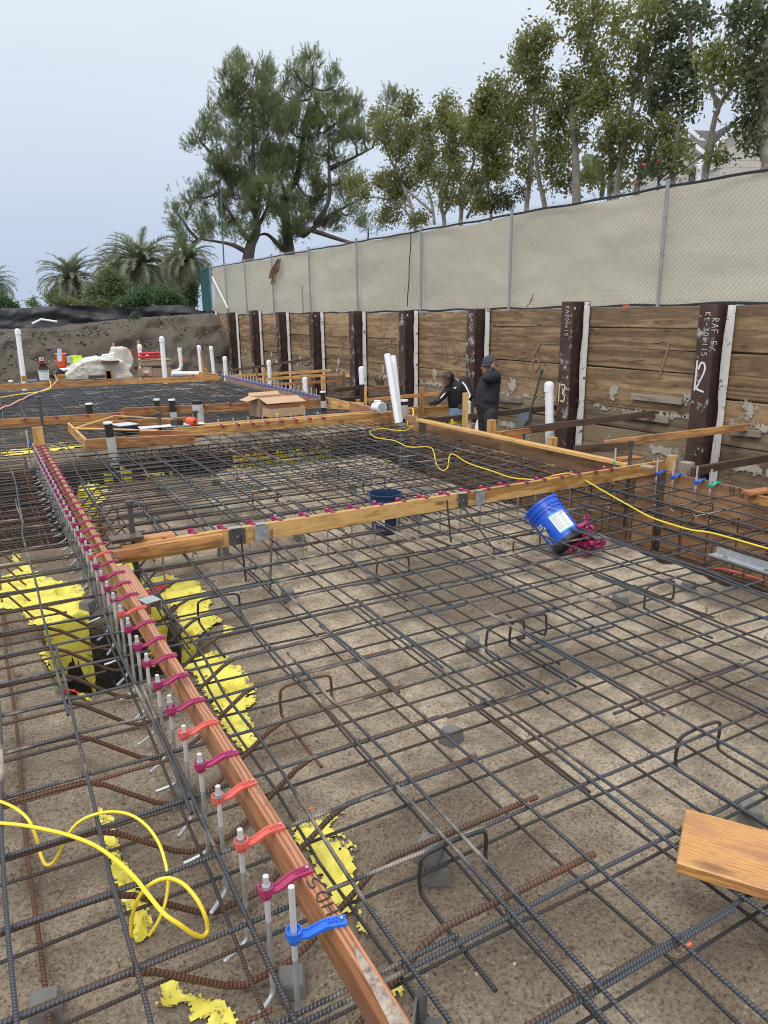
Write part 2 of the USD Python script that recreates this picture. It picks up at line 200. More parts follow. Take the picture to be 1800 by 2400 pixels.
M = dict(
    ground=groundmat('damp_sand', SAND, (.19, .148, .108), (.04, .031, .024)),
    bank=groundmat('bank_soil', (.205, .172, .138), (.105, .088, .07), (.1, .09, .07), pebble=.95, zsoil=False),
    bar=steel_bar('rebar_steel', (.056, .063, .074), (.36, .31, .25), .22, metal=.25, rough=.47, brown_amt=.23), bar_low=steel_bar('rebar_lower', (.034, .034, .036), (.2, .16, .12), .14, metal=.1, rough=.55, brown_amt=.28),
    rust=steel_bar('rebar_rusty', (.085, .052, .036), (.16, .1, .06), .18, metal=.1, rough=.6, freq=22, brown=(.13, .055, .028), brown_amt=.35),
    wire=plain('tie_wire', (.045, .038, .034), .5, .4),
    fir=wood('fir_board', (.72, .44, .16), (.36, .165, .045), (.14, .07, .03), .34, .5), fir2=wood('fir_brown', (.56, .28, .10), (.25, .105, .036), (.08, .045, .028), .46, .5),
    redfir=wood('wet_red_fir', (.56, .235, .10), (.19, .065, .024), (.20, .15, .12), .34, .42, wet=.25), darkwood=wood('wet_dark_board', (.115, .068, .045), (.05, .03, .022), (.03, .02, .016), .4, .45, wet=.2),
    lag=wood('lagging_timber', (.39, .258, .138), (.16, .10, .053), (.07, .047, .028), .38, .75, grain=.55), lagw=wood('lagging_damp', (.29, .21, .13), (.13, .092, .056), (.29, .255, .20), .36, .8, grain=.55),
    ply=wood('form_plywood', (.47, .265, .135), (.27, .14, .068), (.16, .10, .065), .4, .6, grain=.5, knots=False), greywood=wood('grey_block', (.36, .30, .24), (.2, .165, .13), (.12, .1, .08), .3, .8),
    beam=plain('beam_rust', (.078, .043, .033), .62, .15, .35, 3.0, dirt=(.42, .42, .40), dirt_amt=.40, soft=.035, bump=.25, bscale=30), beamclean=plain('beam_dark', (.058, .031, .026), .6, .15, .35, 4.0, dirt=(.14, .09, .07), dirt_amt=.40, soft=.04),
    slurry=plain('cement_slurry', (.86, .85, .82), .9, 0, .06, 4.0, dirt=(.10, .085, .075), dirt_amt=.40, soft=.03, bump=.4), pvc=plain('white_pvc', (.82, .83, .86), .35, 0, .03, 3.0, dirt=(.55, .5, .44), dirt_amt=.22),
    abs=plain('black_pipe', (.018, .02, .02), .4), tape=plain('duct_tape', (.52, .53, .53), .35, .25, .15, 14.0), concrete=plain('mortar_block', (.155, .15, .14), .9, 0, .15, 14, bump=.3, bscale=120),
    galv=plain('galvanised', (.40, .42, .44), .42, .55, .2, 18, dirt=(.22, .21, .2), dirt_amt=.35), thread=plain('thread_tape', (.60, .61, .63), .4, .4, .1, 30), hotsteel=plain('bracket_steel', (.11, .105, .1), .45, .6, .25, 12),
    magenta=plain('magenta_plastic', (.33, .022, .105), .38, 0, .08, 20, dirt=(.26, .07, .11), dirt_amt=.36), coral=plain('coral_plastic', (.60, .105, .08), .45, 0, .10, 20, dirt=(.36, .16, .12), dirt_amt=.34), blue=plain('blue_plastic', (.012, .13, .60), .42, 0, .10, 20, dirt=(.10, .16, .40), dirt_amt=.34), green=plain('green_plastic', (.01, .42, .24), .4),
    yellow=None, bucket=plain('bucket_blue', (.014, .085, .52), .3, 0, .06, 5, dirt=(.02, .03, .12), dirt_amt=.2), navy=plain('bucket_navy', (.012, .03, .085), .35, 0, .1, 5), mudblack=plain('tar_residue', (.022, .025, .034), .5, 0, .4, 12, bump=.9, bscale=40),
    label=plain('label_white', (.72, .74, .76), .5, 0, .04, 5), cyan=plain('label_cyan', (.05, .42, .68), .4), ink=plain('ink_grey', (.30, .32, .34), .6), black=plain('ink_black', (.03, .025, .022), .6), cream=plain('cream_print', (.78, .66, .38), .5),
    cord=plain('yellow_cord', (.80, .60, .035), .35, 0, .08, 8, dirt=(.4, .3, .05), dirt_amt=.24), pinkcord=plain('pink_cord', (.75, .35, .32), .45), chalk=plain('chalk_white', (.72, .7, .66), .9, dirt=(.1, .07, .06), dirt_amt=.4, scale=30), pink=plain('pink_paint', (.52, .235, .22), .9, 0, .2, 20, dirt=(.22, .15, .10), dirt_amt=.56, soft=.08),
    redtape=plain('red_tape', (.62, .025, .03), .4), card=plain('cardboard', (.50, .33, .205), .8, 0, .07, 4), cardd=plain('cardboard_brown', (.36, .245, .165), .8, 0, .1, 4), redbox=plain('red_case', (.52, .01, .025), .4),
    tarp=plain('plastic_tarp', (.58, .56, .51), .3, 0, .12, 2, dirt=(.50, .34, .26), dirt_amt=.36, bump=.6, bscale=9), orange=plain('orange_plastic', (.75, .10, .025), .4), vest=plain('hi_vis', (.62, .95, .03), .6), grey=plain('grey_plastic', (.42, .43, .42), .4),
    bag=plain('black_sheet', (.016, .017, .02), .38, 0, .2, 3), silt=plain('silt_fabric', (.018, .019, .023), .5, 0, .25, 5, bump=.3, bscale=14), toolgrey=plain('tool_grey', (.10, .125, .145), .5, 0, .1, 8), tooldark=plain('tool_dark', (.022, .024, .026), .45),
    skin=plain('skin', (.30, .155, .10), .5, 0, .06), hair=plain('hair', (.008, .007, .007), .45, 0, .3, 60, bump=.6, bscale=90), jacket=plain('black_jacket', (.010, .010, .012), .75, 0, .3, 8, bump=.5, bscale=14), navyj=plain('navy_hoodie', (.011, .013, .022), .8, 0, .3, 8, bump=.5, bscale=14), beanie=plain('grey_beanie', (.055, .055, .06), .9, 0, .15, 60, bump=.4, bscale=150),
    jeans=plain('blue_jeans', (.17, .24, .36), .8, 0, .2, 10), darkpants=plain('dark_trousers', (.022, .024, .028), .85, 0, .3, 12, dirt=(.3, .3, .28), dirt_amt=.24), white=plain('white_print', (.75, .75, .75), .6), glove=plain('black_glove', (.014, .015, .017), .6), bluegl=plain('pale_glove', (.2, .45, .6), .6),
    fabric=None, post=plain('galvanised_post', (.30, .32, .345), .5, .35, .12, 6), link=plain('chain_wire', (.52, .53, .53), .5, .3), darkedge=plain('dark_edge', (.016, .02, .025), .6), greenlink=plain('green_wire', (.025, .11, .10), .5, .1), deadleaf=plain('dead_leaf', (.26, .13, .075), .8, 0, .3, 20),
    bark=plain('grey_bark', (.21, .185, .16), .9, 0, .3, 5, dirt=(.10, .085, .065), dirt_amt=.4, bump=.7, bscale=30), pinebark=plain('pine_bark', (.075, .062, .055), .95, 0, .3, 6, bump=.8, bscale=20), palmbark=plain('palm_trunk', (.06, .05, .045), .95, 0, .4, 9, bump=1.0, bscale=10),
    leaf=leafmat('broad_leaf', (.085, .105, .028), (.55, .53, .17), .4, .45), leafdark=leafmat('glossy_leaf', (.045, .066, .03), (.22, .25, .09), .38, .38), needle=leafmat('pine_needle', (.10, .135, .05), (.42, .46, .21), .5, .45), palm=leafmat('palm_frond', (.13, .155, .09), (.36, .37, .24), .5, .25),
    bush=leafmat('bush_leaf', (.08, .12, .04), (.32, .34, .11)), bushdark=leafmat('hedge_leaf', (.04, .085, .028), (.15, .23, .075)), pinkflower=leafmat('pink_flower', (.55, .16, .12), (.75, .34, .26)), redflower=plain('red_flower', (.62, .02, .06), .5), banana=leafmat('banana_leaf', (.20, .24, .14), (.30, .34, .2)),
    siding=plain('beige_siding', (.52, .48, .42), .7, 0, .04), trim=plain('white_trim', (.78, .80, .84), .5, 0, .03), stucco=plain('pale_stucco', (.54, .51, .48), .9, 0, .05), shingle=plain('grey_shingle', (.20, .20, .20), .9, 0, .3, 9), dark=plain('dark_gap', (.03, .03, .035), .8),
    water=plain('muddy_water', (.10, .070, .034), .04, 0, .1, 3, spec=.6), puddle=plain('wet_mud', (.25, .205, .15), .35, 0, .12, 6, dirt=(.33, .29, .23), dirt_amt=.4), splat=plain('plaster_splat', (.46, .42, .35), .9, 0, .15, 14, bump=.6))
# yellow vapour sheet with soil left on it; cream screen cloth
M['yellow'] = mat('yellow_sheet', {'g': ('geometry', {}), 'at': ('attribute', {'attribute': 'st'}), 'sx': ('separate_xyz', {}), 'n': ('noise_texture', {'scale': 26.0, 'detail': 7.0, 'roughness': .75}), 'ad': ('math', {'math_type': 'add'}), 'r': ('rgb_ramp', {'ramp': [(.70, (0, 0, 0)), (.78, (1, 1, 1))]}),
    'n2': ('noise_texture', {'scale': 7.0, 'detail': 4.0}), 'yr': ('rgb_ramp', {'ramp': [(.3, (.72, .60, .06)), (.7, (.88, .80, .15))]}), 'x': ('mix_color', {'b': (.15, .125, .09)}), 'b': ('bump', {'strength': .8, 'distance': .02}), 'p': ('principled_bsdf', {'roughness': .38})},
    [('at.vector', 'sx.vector'), ('g.position', 'n.vector'), ('n.fac', 'ad.value1'), ('sx.x', 'ad.value2'), ('ad.value', 'r.fac'), ('g.position', 'n2.vector'), ('n2.fac', 'yr.fac'), ('yr.color', 'x.a'), ('r.color', 'x.fac'), ('x.result', 'p.base_color'), ('n2.fac', 'b.height'), ('b.normal', 'p.normal')])
M['fabric'] = mat('screen_cloth', {'g': ('geometry', {}), 'mp': ('mapping', {'scale': (1, .25, 1.6)}), 'n': ('noise_texture', {'scale': 1.6, 'detail': 5.0, 'roughness': .6}), 'r': ('rgb_ramp', {'ramp': [(.3, (.58, .535, .415)), (.7, (.69, .64, .515))]}),
    'mp2': ('mapping', {'scale': (1, .5, 40.0)}), 'n2': ('noise_texture', {'scale': 1.0, 'detail': 3.0}), 'b': ('bump', {'strength': .25, 'distance': .02}), 'p': ('principled_bsdf', {'roughness': .8}), 't': ('translucent_bsdf', {}), 'm': ('mix_closure', {'fac': .22})},
    [('g.position', 'mp.vector'), ('mp.vector', 'n.vector'), ('n.fac', 'r.fac'), ('r.color', 'p.base_color'), ('r.color', 't.color'), ('g.position', 'mp2.vector'), ('mp2.vector', 'n2.vector'), ('n2.fac', 'b.height'), ('b.normal', 'p.normal'), ('p.BSDF', 'm.closure1'), ('t.BSDF', 'm.closure2')], 'm.closure')
# ------------------------------------------------------------------ ground: one sheet, pit, trenches, bank and plateau
def sm(t): t = np.clip(t, 0, 1); return t*t*(3-2*t)
def inside(v, a, b, w): return sm((v-a)/w+.5)*sm((b-v)/w+.5)
def gz(x, y):
    x, y = np.asarray(x, float), np.asarray(y, float)
    p = np.stack([x, y, np.zeros_like(x)], -1)
    wob = (meshkit.fbm(p*1.7, 4, 3)-.5)
    z = (meshkit.fbm(p*1.1, 4, 11)-.5)*.07+(meshkit.fbm(p*6.0, 4, 5)-.5)*.06-.03*sm((meshkit.fbm(p*2.6, 3, 17)-.58)/.1)
    wx, wy = x+wob*.25, y+(meshkit.fbm(p*1.7, 4, 8)-.5)*.25
    z = z-.06*inside(wx, .22, .68, .2)*inside(y, -2, 4, .5)
    z = z-.66*inside(wx, .16, .95, .08)*inside(wy, 3.98, 4.92, .08)
    z = z-.75*inside(wx, -1.6, .78, .14)*inside(wy, 6.9, 11.3, .2)
    z = z-.85*inside(wy, 9.3, 11.15, .14)*inside(wx, .6, 6.3, .2)
    z = z-.45*inside(wx, 4.82, 6.5, .16)*inside(wy, 2.7, 9.4, .2)
    z = z-.45*inside(x, 6.02, 8.6, .1)*(1-.5*sm((x-7.3)/.9))*inside(y, -4, 26, .6)
    return z
def terrain(x, y):
    z = gz(x, y); p = np.stack([x, y, np.zeros_like(x)], -1)
    n = meshkit.fbm(p*.9, 5, 21)-.5
    t = (y-26.2+n*1.4)/2.4
    top = 1.78+.26*np.clip((x-3)/4.5, -.3, 1.2)+n*.25
    bank = np.where(t < .75, sm(t/.75)*.82, .82+.18*sm((t-.75)/.25))
    z = z+(top-z)*np.clip(bank, 0, 1)*(t > 0)
    left = sm((-9-x)/2.5); z = z+(1.8-z)*left
    wall = sm((x-8.36)/.03); z = z*(1-wall)+wall*np.maximum(z, 2.0)
    far = sm((np.hypot(x, y-10)-60)/120); back = sm((-6-y)/3)
    z = z*(1-back)+.6*back*1.0
    return z*(1-far)+far*-3
def axis(*segs):
    out = []
    for a, b, s in segs: out.append(np.arange(a, b, s))
    return np.concatenate(out)
gx = np.concatenate([[-500, -200, -90, -40], axis((-20, -2.6, .9), (-2.6, 6.2, .035), (6.2, 8.3, .12)), [8.34, 8.40, 9, 10, 12, 16, 22, 32, 50, 90, 200, 500]])
gy = np.concatenate([[-500, -150, -50, -20, -9, -6, -4, -2, -1, -.2], axis((.3, 3, .03), (3, 7, .045), (7, 13, .06), (13, 22, .25))])
gy2 = np.concatenate([[gy[-1]], axis((22, 31.5, .09)), [32, 34, 37, 42, 50, 65, 90, 150, 300, 600]])
gx2 = np.concatenate([[-500, -200, -90, -40, -20, -12, -8, -5], axis((-3, 8.3, .09)), [8.34, 8.40, 9, 10, 12, 16, 22, 32, 50, 90, 200, 500]])
def sheet(xs, ys):
    X, Y = np.meshgrid(xs, ys); Z = terrain(X, Y)
    if ys[-1] > 100:
        p = np.stack([X, Y, Z], -1); k = ((Y > 24) & (Y < 31) & (X < 8.2)); d = (meshkit.fbm(p*np.array([1.1, .5, 2.2]), 5, 31)-.5)
        Y = Y-k*d*.9*sm((Y-25)/1.5)*sm((30.6-Y)/1.2); Z = Z+k*(meshkit.fbm(p*3.3, 4, 33)-.5)*.22*sm((Y-25)/1.0)
    V = np.stack([X, Y, Z], -1).reshape(-1, 3); w = len(xs); i, j = np.meshgrid(np.arange(len(ys)-1), np.arange(w-1), indexing='ij')
    q = np.stack([i*w+j, i*w+j+1, (i+1)*w+j+1, (i+1)*w+j], -1).reshape(-1, 4)
    return V, q
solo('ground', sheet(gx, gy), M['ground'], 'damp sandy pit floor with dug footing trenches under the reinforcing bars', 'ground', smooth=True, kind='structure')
solo('embankment', sheet(gx2, gy2), M['bank'], 'dark grey-brown earth bank cut at the far end of the pit', 'embankment', smooth=True, kind='structure')
pool = Polygon([(.2, 3.8), (.9, 3.75), (.92, 4.8), (.2, 4.8)]); solo('trench_water', extrude(pool, .01, -.50), M['water'], 'brown muddy water standing in the open pit under the long board', 'water', kind='structure')
# stones lying in the bank and on the sand
def stones(n, fn, smin, smax, seed):
    g = np.random.default_rng(seed); ms = []
    base = trimesh.creation.icosphere(0)
    for _ in range(n):
        v = base.vertices*g.uniform(.6, 1.2, (12, 1))*g.uniform(.6, 1.2, 3)*g.uniform(smin, smax)
        ms.append((v+fn(g), base.faces))
    return join(ms)[:2]
def onbank(g):
    x = g.uniform(-1, 8); y = g.uniform(26.4, 28.6); return np.array([x, y, float(terrain(np.array([x]), np.array([y]))[0])])
solo('bank_stones', stones(240, onbank, .010, .036, 3), plain('pale_stone', (.34, .32, .29), .9, 0, .3, 3), 'scattered pale stones in the earth bank', 'stones', kind='stuff')
def onsand(g):
    x = g.uniform(-1, 5); y = g.uniform(.8, 7)
    return np.array([x, y, float(gz(np.array([x]), np.array([y]))[0])])
solo('pebbles', stones(900, onsand, .002, .007, 5), plain('pebble', (.36, .32, .27), .9, 0, .45, 3), 'small pebbles strewn over the sand', 'pebbles', kind='stuff')
gd = np.random.default_rng(91); cand = np.stack([gd.uniform(-1, 5, 6000), gd.uniform(.8, 7, 6000), np.zeros(6000)], -1); cand = cand[meshkit.fbm(cand*[1.6, 1.6, 0], 3, 41) > .56]; cand[:, 2] = gz(cand[:, 0], cand[:, 1])-.002; damp_at = iter(np.resize(cand, (len(cand)*3, 3)).reshape(-1, 3))
def indamp(g): return next(damp_at)
solo('mud_clods', stones(min(1500, len(cand)), indamp, .004, .016, 9), plain('clod', (.17, .138, .105), .95, 0, .3, 3), 'dark clods of damp soil lying on the sand', 'clods', kind='stuff')
solo('bank_clods', stones(700, onbank, .015, .075, 13), plain('bank_clod', (.115, .10, .085), .95, 0, .35, 3), 'rough dark clods of earth on the bank face', 'clods', kind='stuff')
g0 = np.random.default_rng(77); scr = []
for _ in range(70):
    p = onsand(g0)+[0, 0, .006]; a = g0.uniform(0, 6.28); L = g0.uniform(.03, .10); q = smoothline([p, p+[L*.5*math.cos(a), L*.5*math.sin(a), g0.uniform(0, .012)], p+[L*math.cos(a+.7), L*math.sin(a+.7), 0]], 3); scr.append(tube(q, .0014, 3, cap=False))
solo('wire_scraps', join(scr)[:2], M['wire'], 'bits of dark tie wire dropped on the sand', 'wire scraps', kind='stuff')
# ------------------------------------------------------------------ yellow plastic sheet showing through the sand
from scipy.ndimage import distance_transform_edt
import shapely
def patch(poly, label, seed, res=.009, amp=.036, z=.014, zfn=None, mat_='yellow', name='yellow_sheet', cat='plastic sheet'):
    p = Polygon(poly).buffer(0); x0, y0, x1, y1 = p.bounds; x0 -= .05; y0 -= .05; x1 += .05; y1 += .05
    xs, ys = np.arange(x0, x1, res), np.arange(y0, y1, res); X, Y = np.meshgrid(xs, ys)
    ins = shapely.contains_xy(p, X, Y); d = (distance_transform_edt(ins)-distance_transform_edt(~ins))*res
    P = np.stack([X*13+Y*13, Y*13-X*13, X*0+seed], -1); P2 = np.stack([X*47+Y*41, Y*47-X*41, X*0+seed], -1)
    keep = d+(meshkit.fbm(P, 4, seed)-.55)*amp*2+(meshkit.fbm(P2, 3, seed+1)-.5)*amp*1.5 > 0
    fine = meshkit.fbm(P, 3, seed+2)
    fold = np.abs(meshkit.fbm(np.stack([X*5+Y*3, Y*6-X*2, X*0+seed], -1), 3, seed+7)-.5); Z = (zfn(X, Y) if zfn else gz(X, Y))+z+(fine-.5)*.02+np.clip(.05-fold, 0, .05)*.55*np.clip(d/.08, 0, 1)
    w = len(xs); i, j = np.nonzero(keep[:-1, :-1]); q = np.stack([i*w+j, i*w+j+1, (i+1)*w+j+1, (i+1)*w+j], -1)
    u, inv = np.unique(q, return_inverse=True); q = inv.reshape(q.shape)
    V = np.stack([X, Y, Z], -1).reshape(-1, 3)[u]; st = np.stack([np.clip(.22-d/.10*.20, -.03, .22), d], -1).reshape(-1, 2)[u]
    solo(name, (V, q), M[mat_], label, cat, uv=st, smooth=True, group='yellow vapour sheet patches' if mat_ == 'yellow' else None)
W = lambda k, pts, h=0.0: [tuple(onz(k, x, y, h)[:2]) for x, y in pts]
patch(W('a1', [(-60, 330), (90, 225), (170, 205), (290, 290), (480, 325), (520, 420), (535, 560), (480, 585), (400, 590), (300, 580), (150, 530), (90, 470), (-60, 480)]), 'big wrinkled yellow plastic sheet left of the long board, beside the open pit', 1)
patch(W('a1', [(60, 60), (90, 75), (125, 180), (190, 225), (120, 245), (80, 190)]), 'narrow yellow plastic strip above the big yellow sheet on the left', 2, amp=.03)
patch(W('a1', [(235, 700), (350, 645), (400, 690), (450, 800), (480, 880), (545, 965), (470, 975), (390, 850), (330, 830), (250, 760)]), 'yellow plastic strip along the near left edge of the water pit', 3)
patch(W('a1', [(850, 280), (1040, 255), (1190, 305), (1280, 400), (1235, 440), (1330, 540), (1240, 585), (1160, 665), (1060, 600), (1055, 440), (930, 500), (840, 420)]), 'yellow plastic sheet with a red tape strip right of the long board', 4)
patch(W('a1', [(690, 150), (780, 165), (800, 210), (720, 260), (650, 250)]), 'small yellow plastic scrap at the left end of the cross board', 5, amp=.03)
patch(W('a1', [(1100, 800), (1210, 690), (1330, 750), (1430, 830), (1550, 930), (1500, 965), (1540, 1020), (1480, 1085), (1550, 1240), (1450, 1290), (1350, 1190), (1280, 1060), (1200, 940)]), 'long ragged yellow plastic sheet right of the long board, past the water pit', 6)
patch(W('a1', [(1335, 575), (1400, 575), (1380, 620), (1335, 615)]), 'tiny yellow plastic scrap among bars beside the ragged sheet', 7, amp=.02)
patch(W('a4', [(335, 330), (460, 295), (530, 320), (645, 285), (570, 380), (650, 400), (610, 450), (730, 540), (745, 690), (710, 830), (640, 880), (560, 760), (540, 680), (470, 600), (350, 420)]), 'mud-speckled yellow plastic sheet beside the HD5 mark on the long board', 8)
patch(W('a4', [(700, 965), (750, 830), (795, 980)]), 'small yellow plastic scrap right of the blue bolt holder', 9, amp=.025)
patch(W('a4', [(925, 1340), (1000, 1270), (1000, 1370)]), 'smallest yellow scrap near the foot of the long board', 10, amp=.03)
patch(W('a2', [(565, 195), (665, 230), (705, 450), (770, 560), (875, 740), (915, 910), (805, 1040), (765, 880), (690, 720), (615, 430)]), 'long yellow plastic strip under the loops of the yellow cord', 11, amp=.022)
patch(W('a2', [(945, 1210), (1160, 1260), (1345, 1360), (1480, 1540), (1090, 1540), (1200, 1480), (1115, 1440), (1080, 1340), (965, 1415)]), 'ragged yellow plastic sheet at the bottom left edge of the photo', 12, amp=.03)
patch(W('m6', [(0, 750), (300, 715), (470, 700), (480, 740), (300, 790), (40, 815)], .0), 'far flat yellow strip left of the stake at the end of the long board', 13, res=.03, amp=.06)
patch(W('m6', [(620, 700), (760, 660), (1000, 680), (1200, 665), (1180, 710), (850, 735), (640, 735)], .0), 'far flat yellow strip below the small timber box form', 14, res=.03, amp=.06)
patch(W('z4', [(395, 590), (470, 545), (560, 540), (610, 600), (590, 655), (500, 700), (560, 715), (470, 740), (430, 660)]), 'yellow plastic sheet on the trench edge right of the far magenta holders', 15, res=.02, amp=.07)
patch(W('z4', [(480, 755), (540, 750), (590, 840), (560, 870), (510, 800)]), 'yellow scrap between the long board and the tall hex-head bolt', 16, res=.015, amp=.05)
patch(W('z5', [(660, 400), (700, 405), (770, 440), (745, 448), (690, 420)]), 'thin yellow strip on the sand beyond the navy bucket', 17, res=.015, amp=.02)
patch(W('a1', [(860, 375), (1000, 290), (1070, 300), (1000, 345), (905, 395)]), 'red tape strip across the yellow sheet right of the long board', 18, amp=.008, z=.028, mat_='redtape', name='red_tape', cat='tape')
patch(W('a1', [(375, 940), (480, 962), (470, 972), (385, 968)]), 'short red tape piece at the near corner of the water pit', 19, amp=.005, z=.028, mat_='redtape', name='red_tape', cat='tape')
patch(W('a1', [(850, 1190), (930, 1165), (1000, 1230), (1230, 1290), (1150, 1400), (950, 1320)]), 'pale shallow mud puddle left of the long board', 20, amp=.05, z=-.004, zfn=lambda X, Y: X*0-.085, mat_='puddle', name='mud_puddle', cat='puddle')
def liner(x0, x1, y, z0, z1, label, seed):
    n = int((x1-x0)/.05); g = np.random.default_rng(seed); xs = np.linspace(x0, x1, n+1)
    top = z1+g.normal(0, .035, n+1); V = np.concatenate([np.stack([xs, y+g.normal(0, .02, n+1), xs*0+z0], -1), np.stack([xs, y+g.normal(0, .02, n+1), top], -1)])
    q = [[i, i+1, n+2+i, n+1+i] for i in range(n)]
    solo('yellow_liner', (V, np.array(q)), M['yellow'], label, 'plastic sheet', uv=np.full((len(V), 2), -.02), smooth=True)
liner(3.3, 5.0, 11.02, -.62, -.16, 'yellow plastic lining on the far side of the cross trench behind the rusty bar cage', 1)
liner(1.35, 1.75, 11.0, -.62, -.2, 'short yellow lining at the left end of the cross trench', 2)
liner(1.95, 2.35, 11.02, -.62, -.3, 'yellow lining scrap low behind the left rusty stirrups', 3)
# ------------------------------------------------------------------ timber lagging wall and steel soldier beams
BY = [31.2, 28.4, 25.85, 23.4, 20.95, 18.45, 16.0, 13.6, 11.1, 8.6, 6.12, 3.6]
BTOP = [2.42, 2.22, 2.14, 2.18, 2.1, 2.08, 2.07, 2.06, 2.06, 2.13, 2.04, 2.05]
wall = thing('lagging_wall', 'retaining wall of stacked brown timber planks between dark steel beams', 'retaining wall')
for b in range(len(BY)-1):
    y1, y0 = BY[b]-.10, BY[b+1]+.10
    for k in range(9):
        dz = rng.normal(0, .006); z1 = 2.03-.29*k+dz; a = rng.normal(0, .006)
        board((8.292+rng.uniform(-.006, .006), y1, z1+a), (8.292+rng.uniform(-.006, .006), y0, z1-a), .08, .282, M['lag' if k < 5 else 'lagw'], 'plank', parent=wall, ch=.006)
bn = ['farthest in the corner', 'second from the corner', 'third from the corner', 'tall with a lifting hole, fourth from the corner', 'grey-dusted, fifth from the corner', 'sixth from the corner', 'behind the white pipe with the black sleeve', 'behind the leaning white pipes', 'behind the standing worker', 'painted 13 with white slurry edge', 'painted 12 with chalk writing', '']
for i, (y, zt) in enumerate(zip(BY[:-1], BTOP)):
    t = thing('soldier_beam', 'dark rusty steel wall beam, '+bn[i], 'steel beam', mtx((0, y, 0)))
    zb = -.6; H = zt-zb; zc = (zt+zb)/2; fwd = .22
    part(t, 'front_flange', bx(.024, .25, H, (7.90, 0, zc), .003), M['beam'])
    wb = bx(.30, .016, H, (8.062, 0, zc)); part(t, 'web', wb, M['beamclean'])
    part(t, 'rear_flange', bx(.024, .25, H, (8.226, 0, zc), .003), M['beam'])
    e = np.array([[7.914, -.011, zt-.12]]); part(t, 'lifting_hole', cyl((8.03, -.0088, zt-.1), (8.03, -.0105, zt-.1), .022), M['chalk'] if i % 2 else M['dark'])
    # slurry left along the rear edge
    n = 26; zz = np.linspace(zb, zt-.01, n); wv = .05+.04*meshkit.noise(np.stack([zz*3, zz*0+i, zz*0], -1), i)
    outl = [(-.128, z) for z in zz]+[(-.128+w, z) for w, z in zip(wv[::-1], zz[::-1])]
    s = extrude(Polygon(outl).buffer(0), .055); s.apply_transform(np.array([[0, 0, 1, 8.15], [1, 0, 0, -.02], [0, 1, 0, 0], [0, 0, 0, 1.0]])); part(t, 'slurry_strip', s, M['slurry'], 'white cement residue')
# paint and chalk: strokes on a surface
def strokes(lines, w): return unary_union([LineString(smoothline([(x, y, 0) for x, y in l], 5)[:, :2] if len(l) > 2 else l).buffer(w/2, quad_segs=3) for l in lines])
G = {'1': [[(.5, 0), (.5, 1)]], '2': [[(.1, .8), (.3, 1), (.7, .95), (.75, .7), (.2, .25), (.1, .1), (.85, .02)]], '3': [[(.1, .95), (.7, .95), (.75, .7), (.4, .52), (.8, .35), (.7, .05), (.1, .05)]], '7': [[(.1, 1), (.9, .97), (.55, 0)]], '6': [[(.8, 1), (.3, .6), (.15, .25), (.4, 0), (.8, .2), (.6, .45), (.2, .35)]],
     '4': [[(.15, 1), (.1, .5), (.8, .5)], [(.65, .95), (.62, 0)]], '5': [[(.85, 1), (.25, .98), (.2, .6), (.7, .55), (.8, .2), (.15, 0)]], '-': [[(.15, .45), (.85, .5)]], 'H': [[(.1, 0), (.1, 1)], [(.8, 0), (.8, 1)], [(.1, .5), (.8, .5)]], 'D': [[(.1, 0), (.1, 1), (.6, .85), (.75, .5), (.6, .1), (.1, 0)]],
     'R': [[(.1, 0), (.1, 1), (.7, .9), (.65, .6), (.1, .5), (.8, 0)]], 'A': [[(0, 0), (.45, 1), (.85, 0)], [(.15, .4), (.7, .4)]], 'F': [[(.1, 0), (.1, 1), (.8, 1)], [(.1, .55), (.6, .55)]], 'K': [[(.1, 0), (.1, 1)], [(.8, 1), (.15, .45), (.8, 0)]], 't': [[(.4, 1), (.4, .1), (.7, 0)], [(.1, .65), (.75, .65)]], '0': [[(.5, 0), (.15, .3), (.2, .8), (.5, 1), (.8, .75), (.8, .25), (.5, 0)]], 'x': [[(.1, 0), (.8, .7)], [(.1, .7), (.8, 0)]], '/': [[(.1, 0), (.8, 1)]], '.': [[(.4, 0), (.45, .05)]]}
def writing(s, h, w, adv=.8, asp=.62):
    L = []
    for i, c in enumerate(s):
        for l in G.get(c, []): L.append([((i*adv+x*asp)*h, y*h) for x, y in l])
    return extrude(strokes(L, w), .002)
def place(m, o, X, Y):
    X, Y = np.array(X, float), np.array(Y, float); T = np.eye(4); T[:3, 0], T[:3, 1], T[:3, 2], T[:3, 3] = X, Y, np.cross(X, Y), o; m.apply_transform(T); return m
def paint(s, o, h, w, X, Y, m, label, name='painted_number', parent=None, adv=.8):
    part(parent, name, place(writing(s, h, w, adv), o, X, Y), m, label)
beams = [stage.GetPrimAtPath('/World/soldier_beam' + (f'_{i:03d}' if i else '')) for i in range(11)]
def onbeam(i, s, yo, z, h, w, vertical, label, m='chalk', adv=.8, asp=.62):
    X, Y = ((0, -1, 0), (0, 0, 1)) if not vertical else ((0, 0, -1), (0, -1, 0))
    part(beams[i], 'painted_mark', place(writing(s, h, w, adv, asp), (7.885, yo, z), X, Y), M[m], label)
onbeam(10, '1', .19, 1.0, .36, .024, False, 'white painted digit 1', 'white'); onbeam(10, '2', .06, .98, .36, .024, False, 'white painted digit 2', 'white', .8, .36)
onbeam(9, '1', .168, .62, .28, .022, False, 'cream painted digit 1', 'cream'); onbeam(9, '3', .05, .62, .28, .022, False, 'cream painted digit 3', 'cream', .8, .42)
onbeam(10, 'Kt-30x115', .03, 1.95, .075, .007, True, 'chalk writing'); onbeam(10, 'RAF F/', -.08, 1.88, .085, .007, True, 'chalk writing')
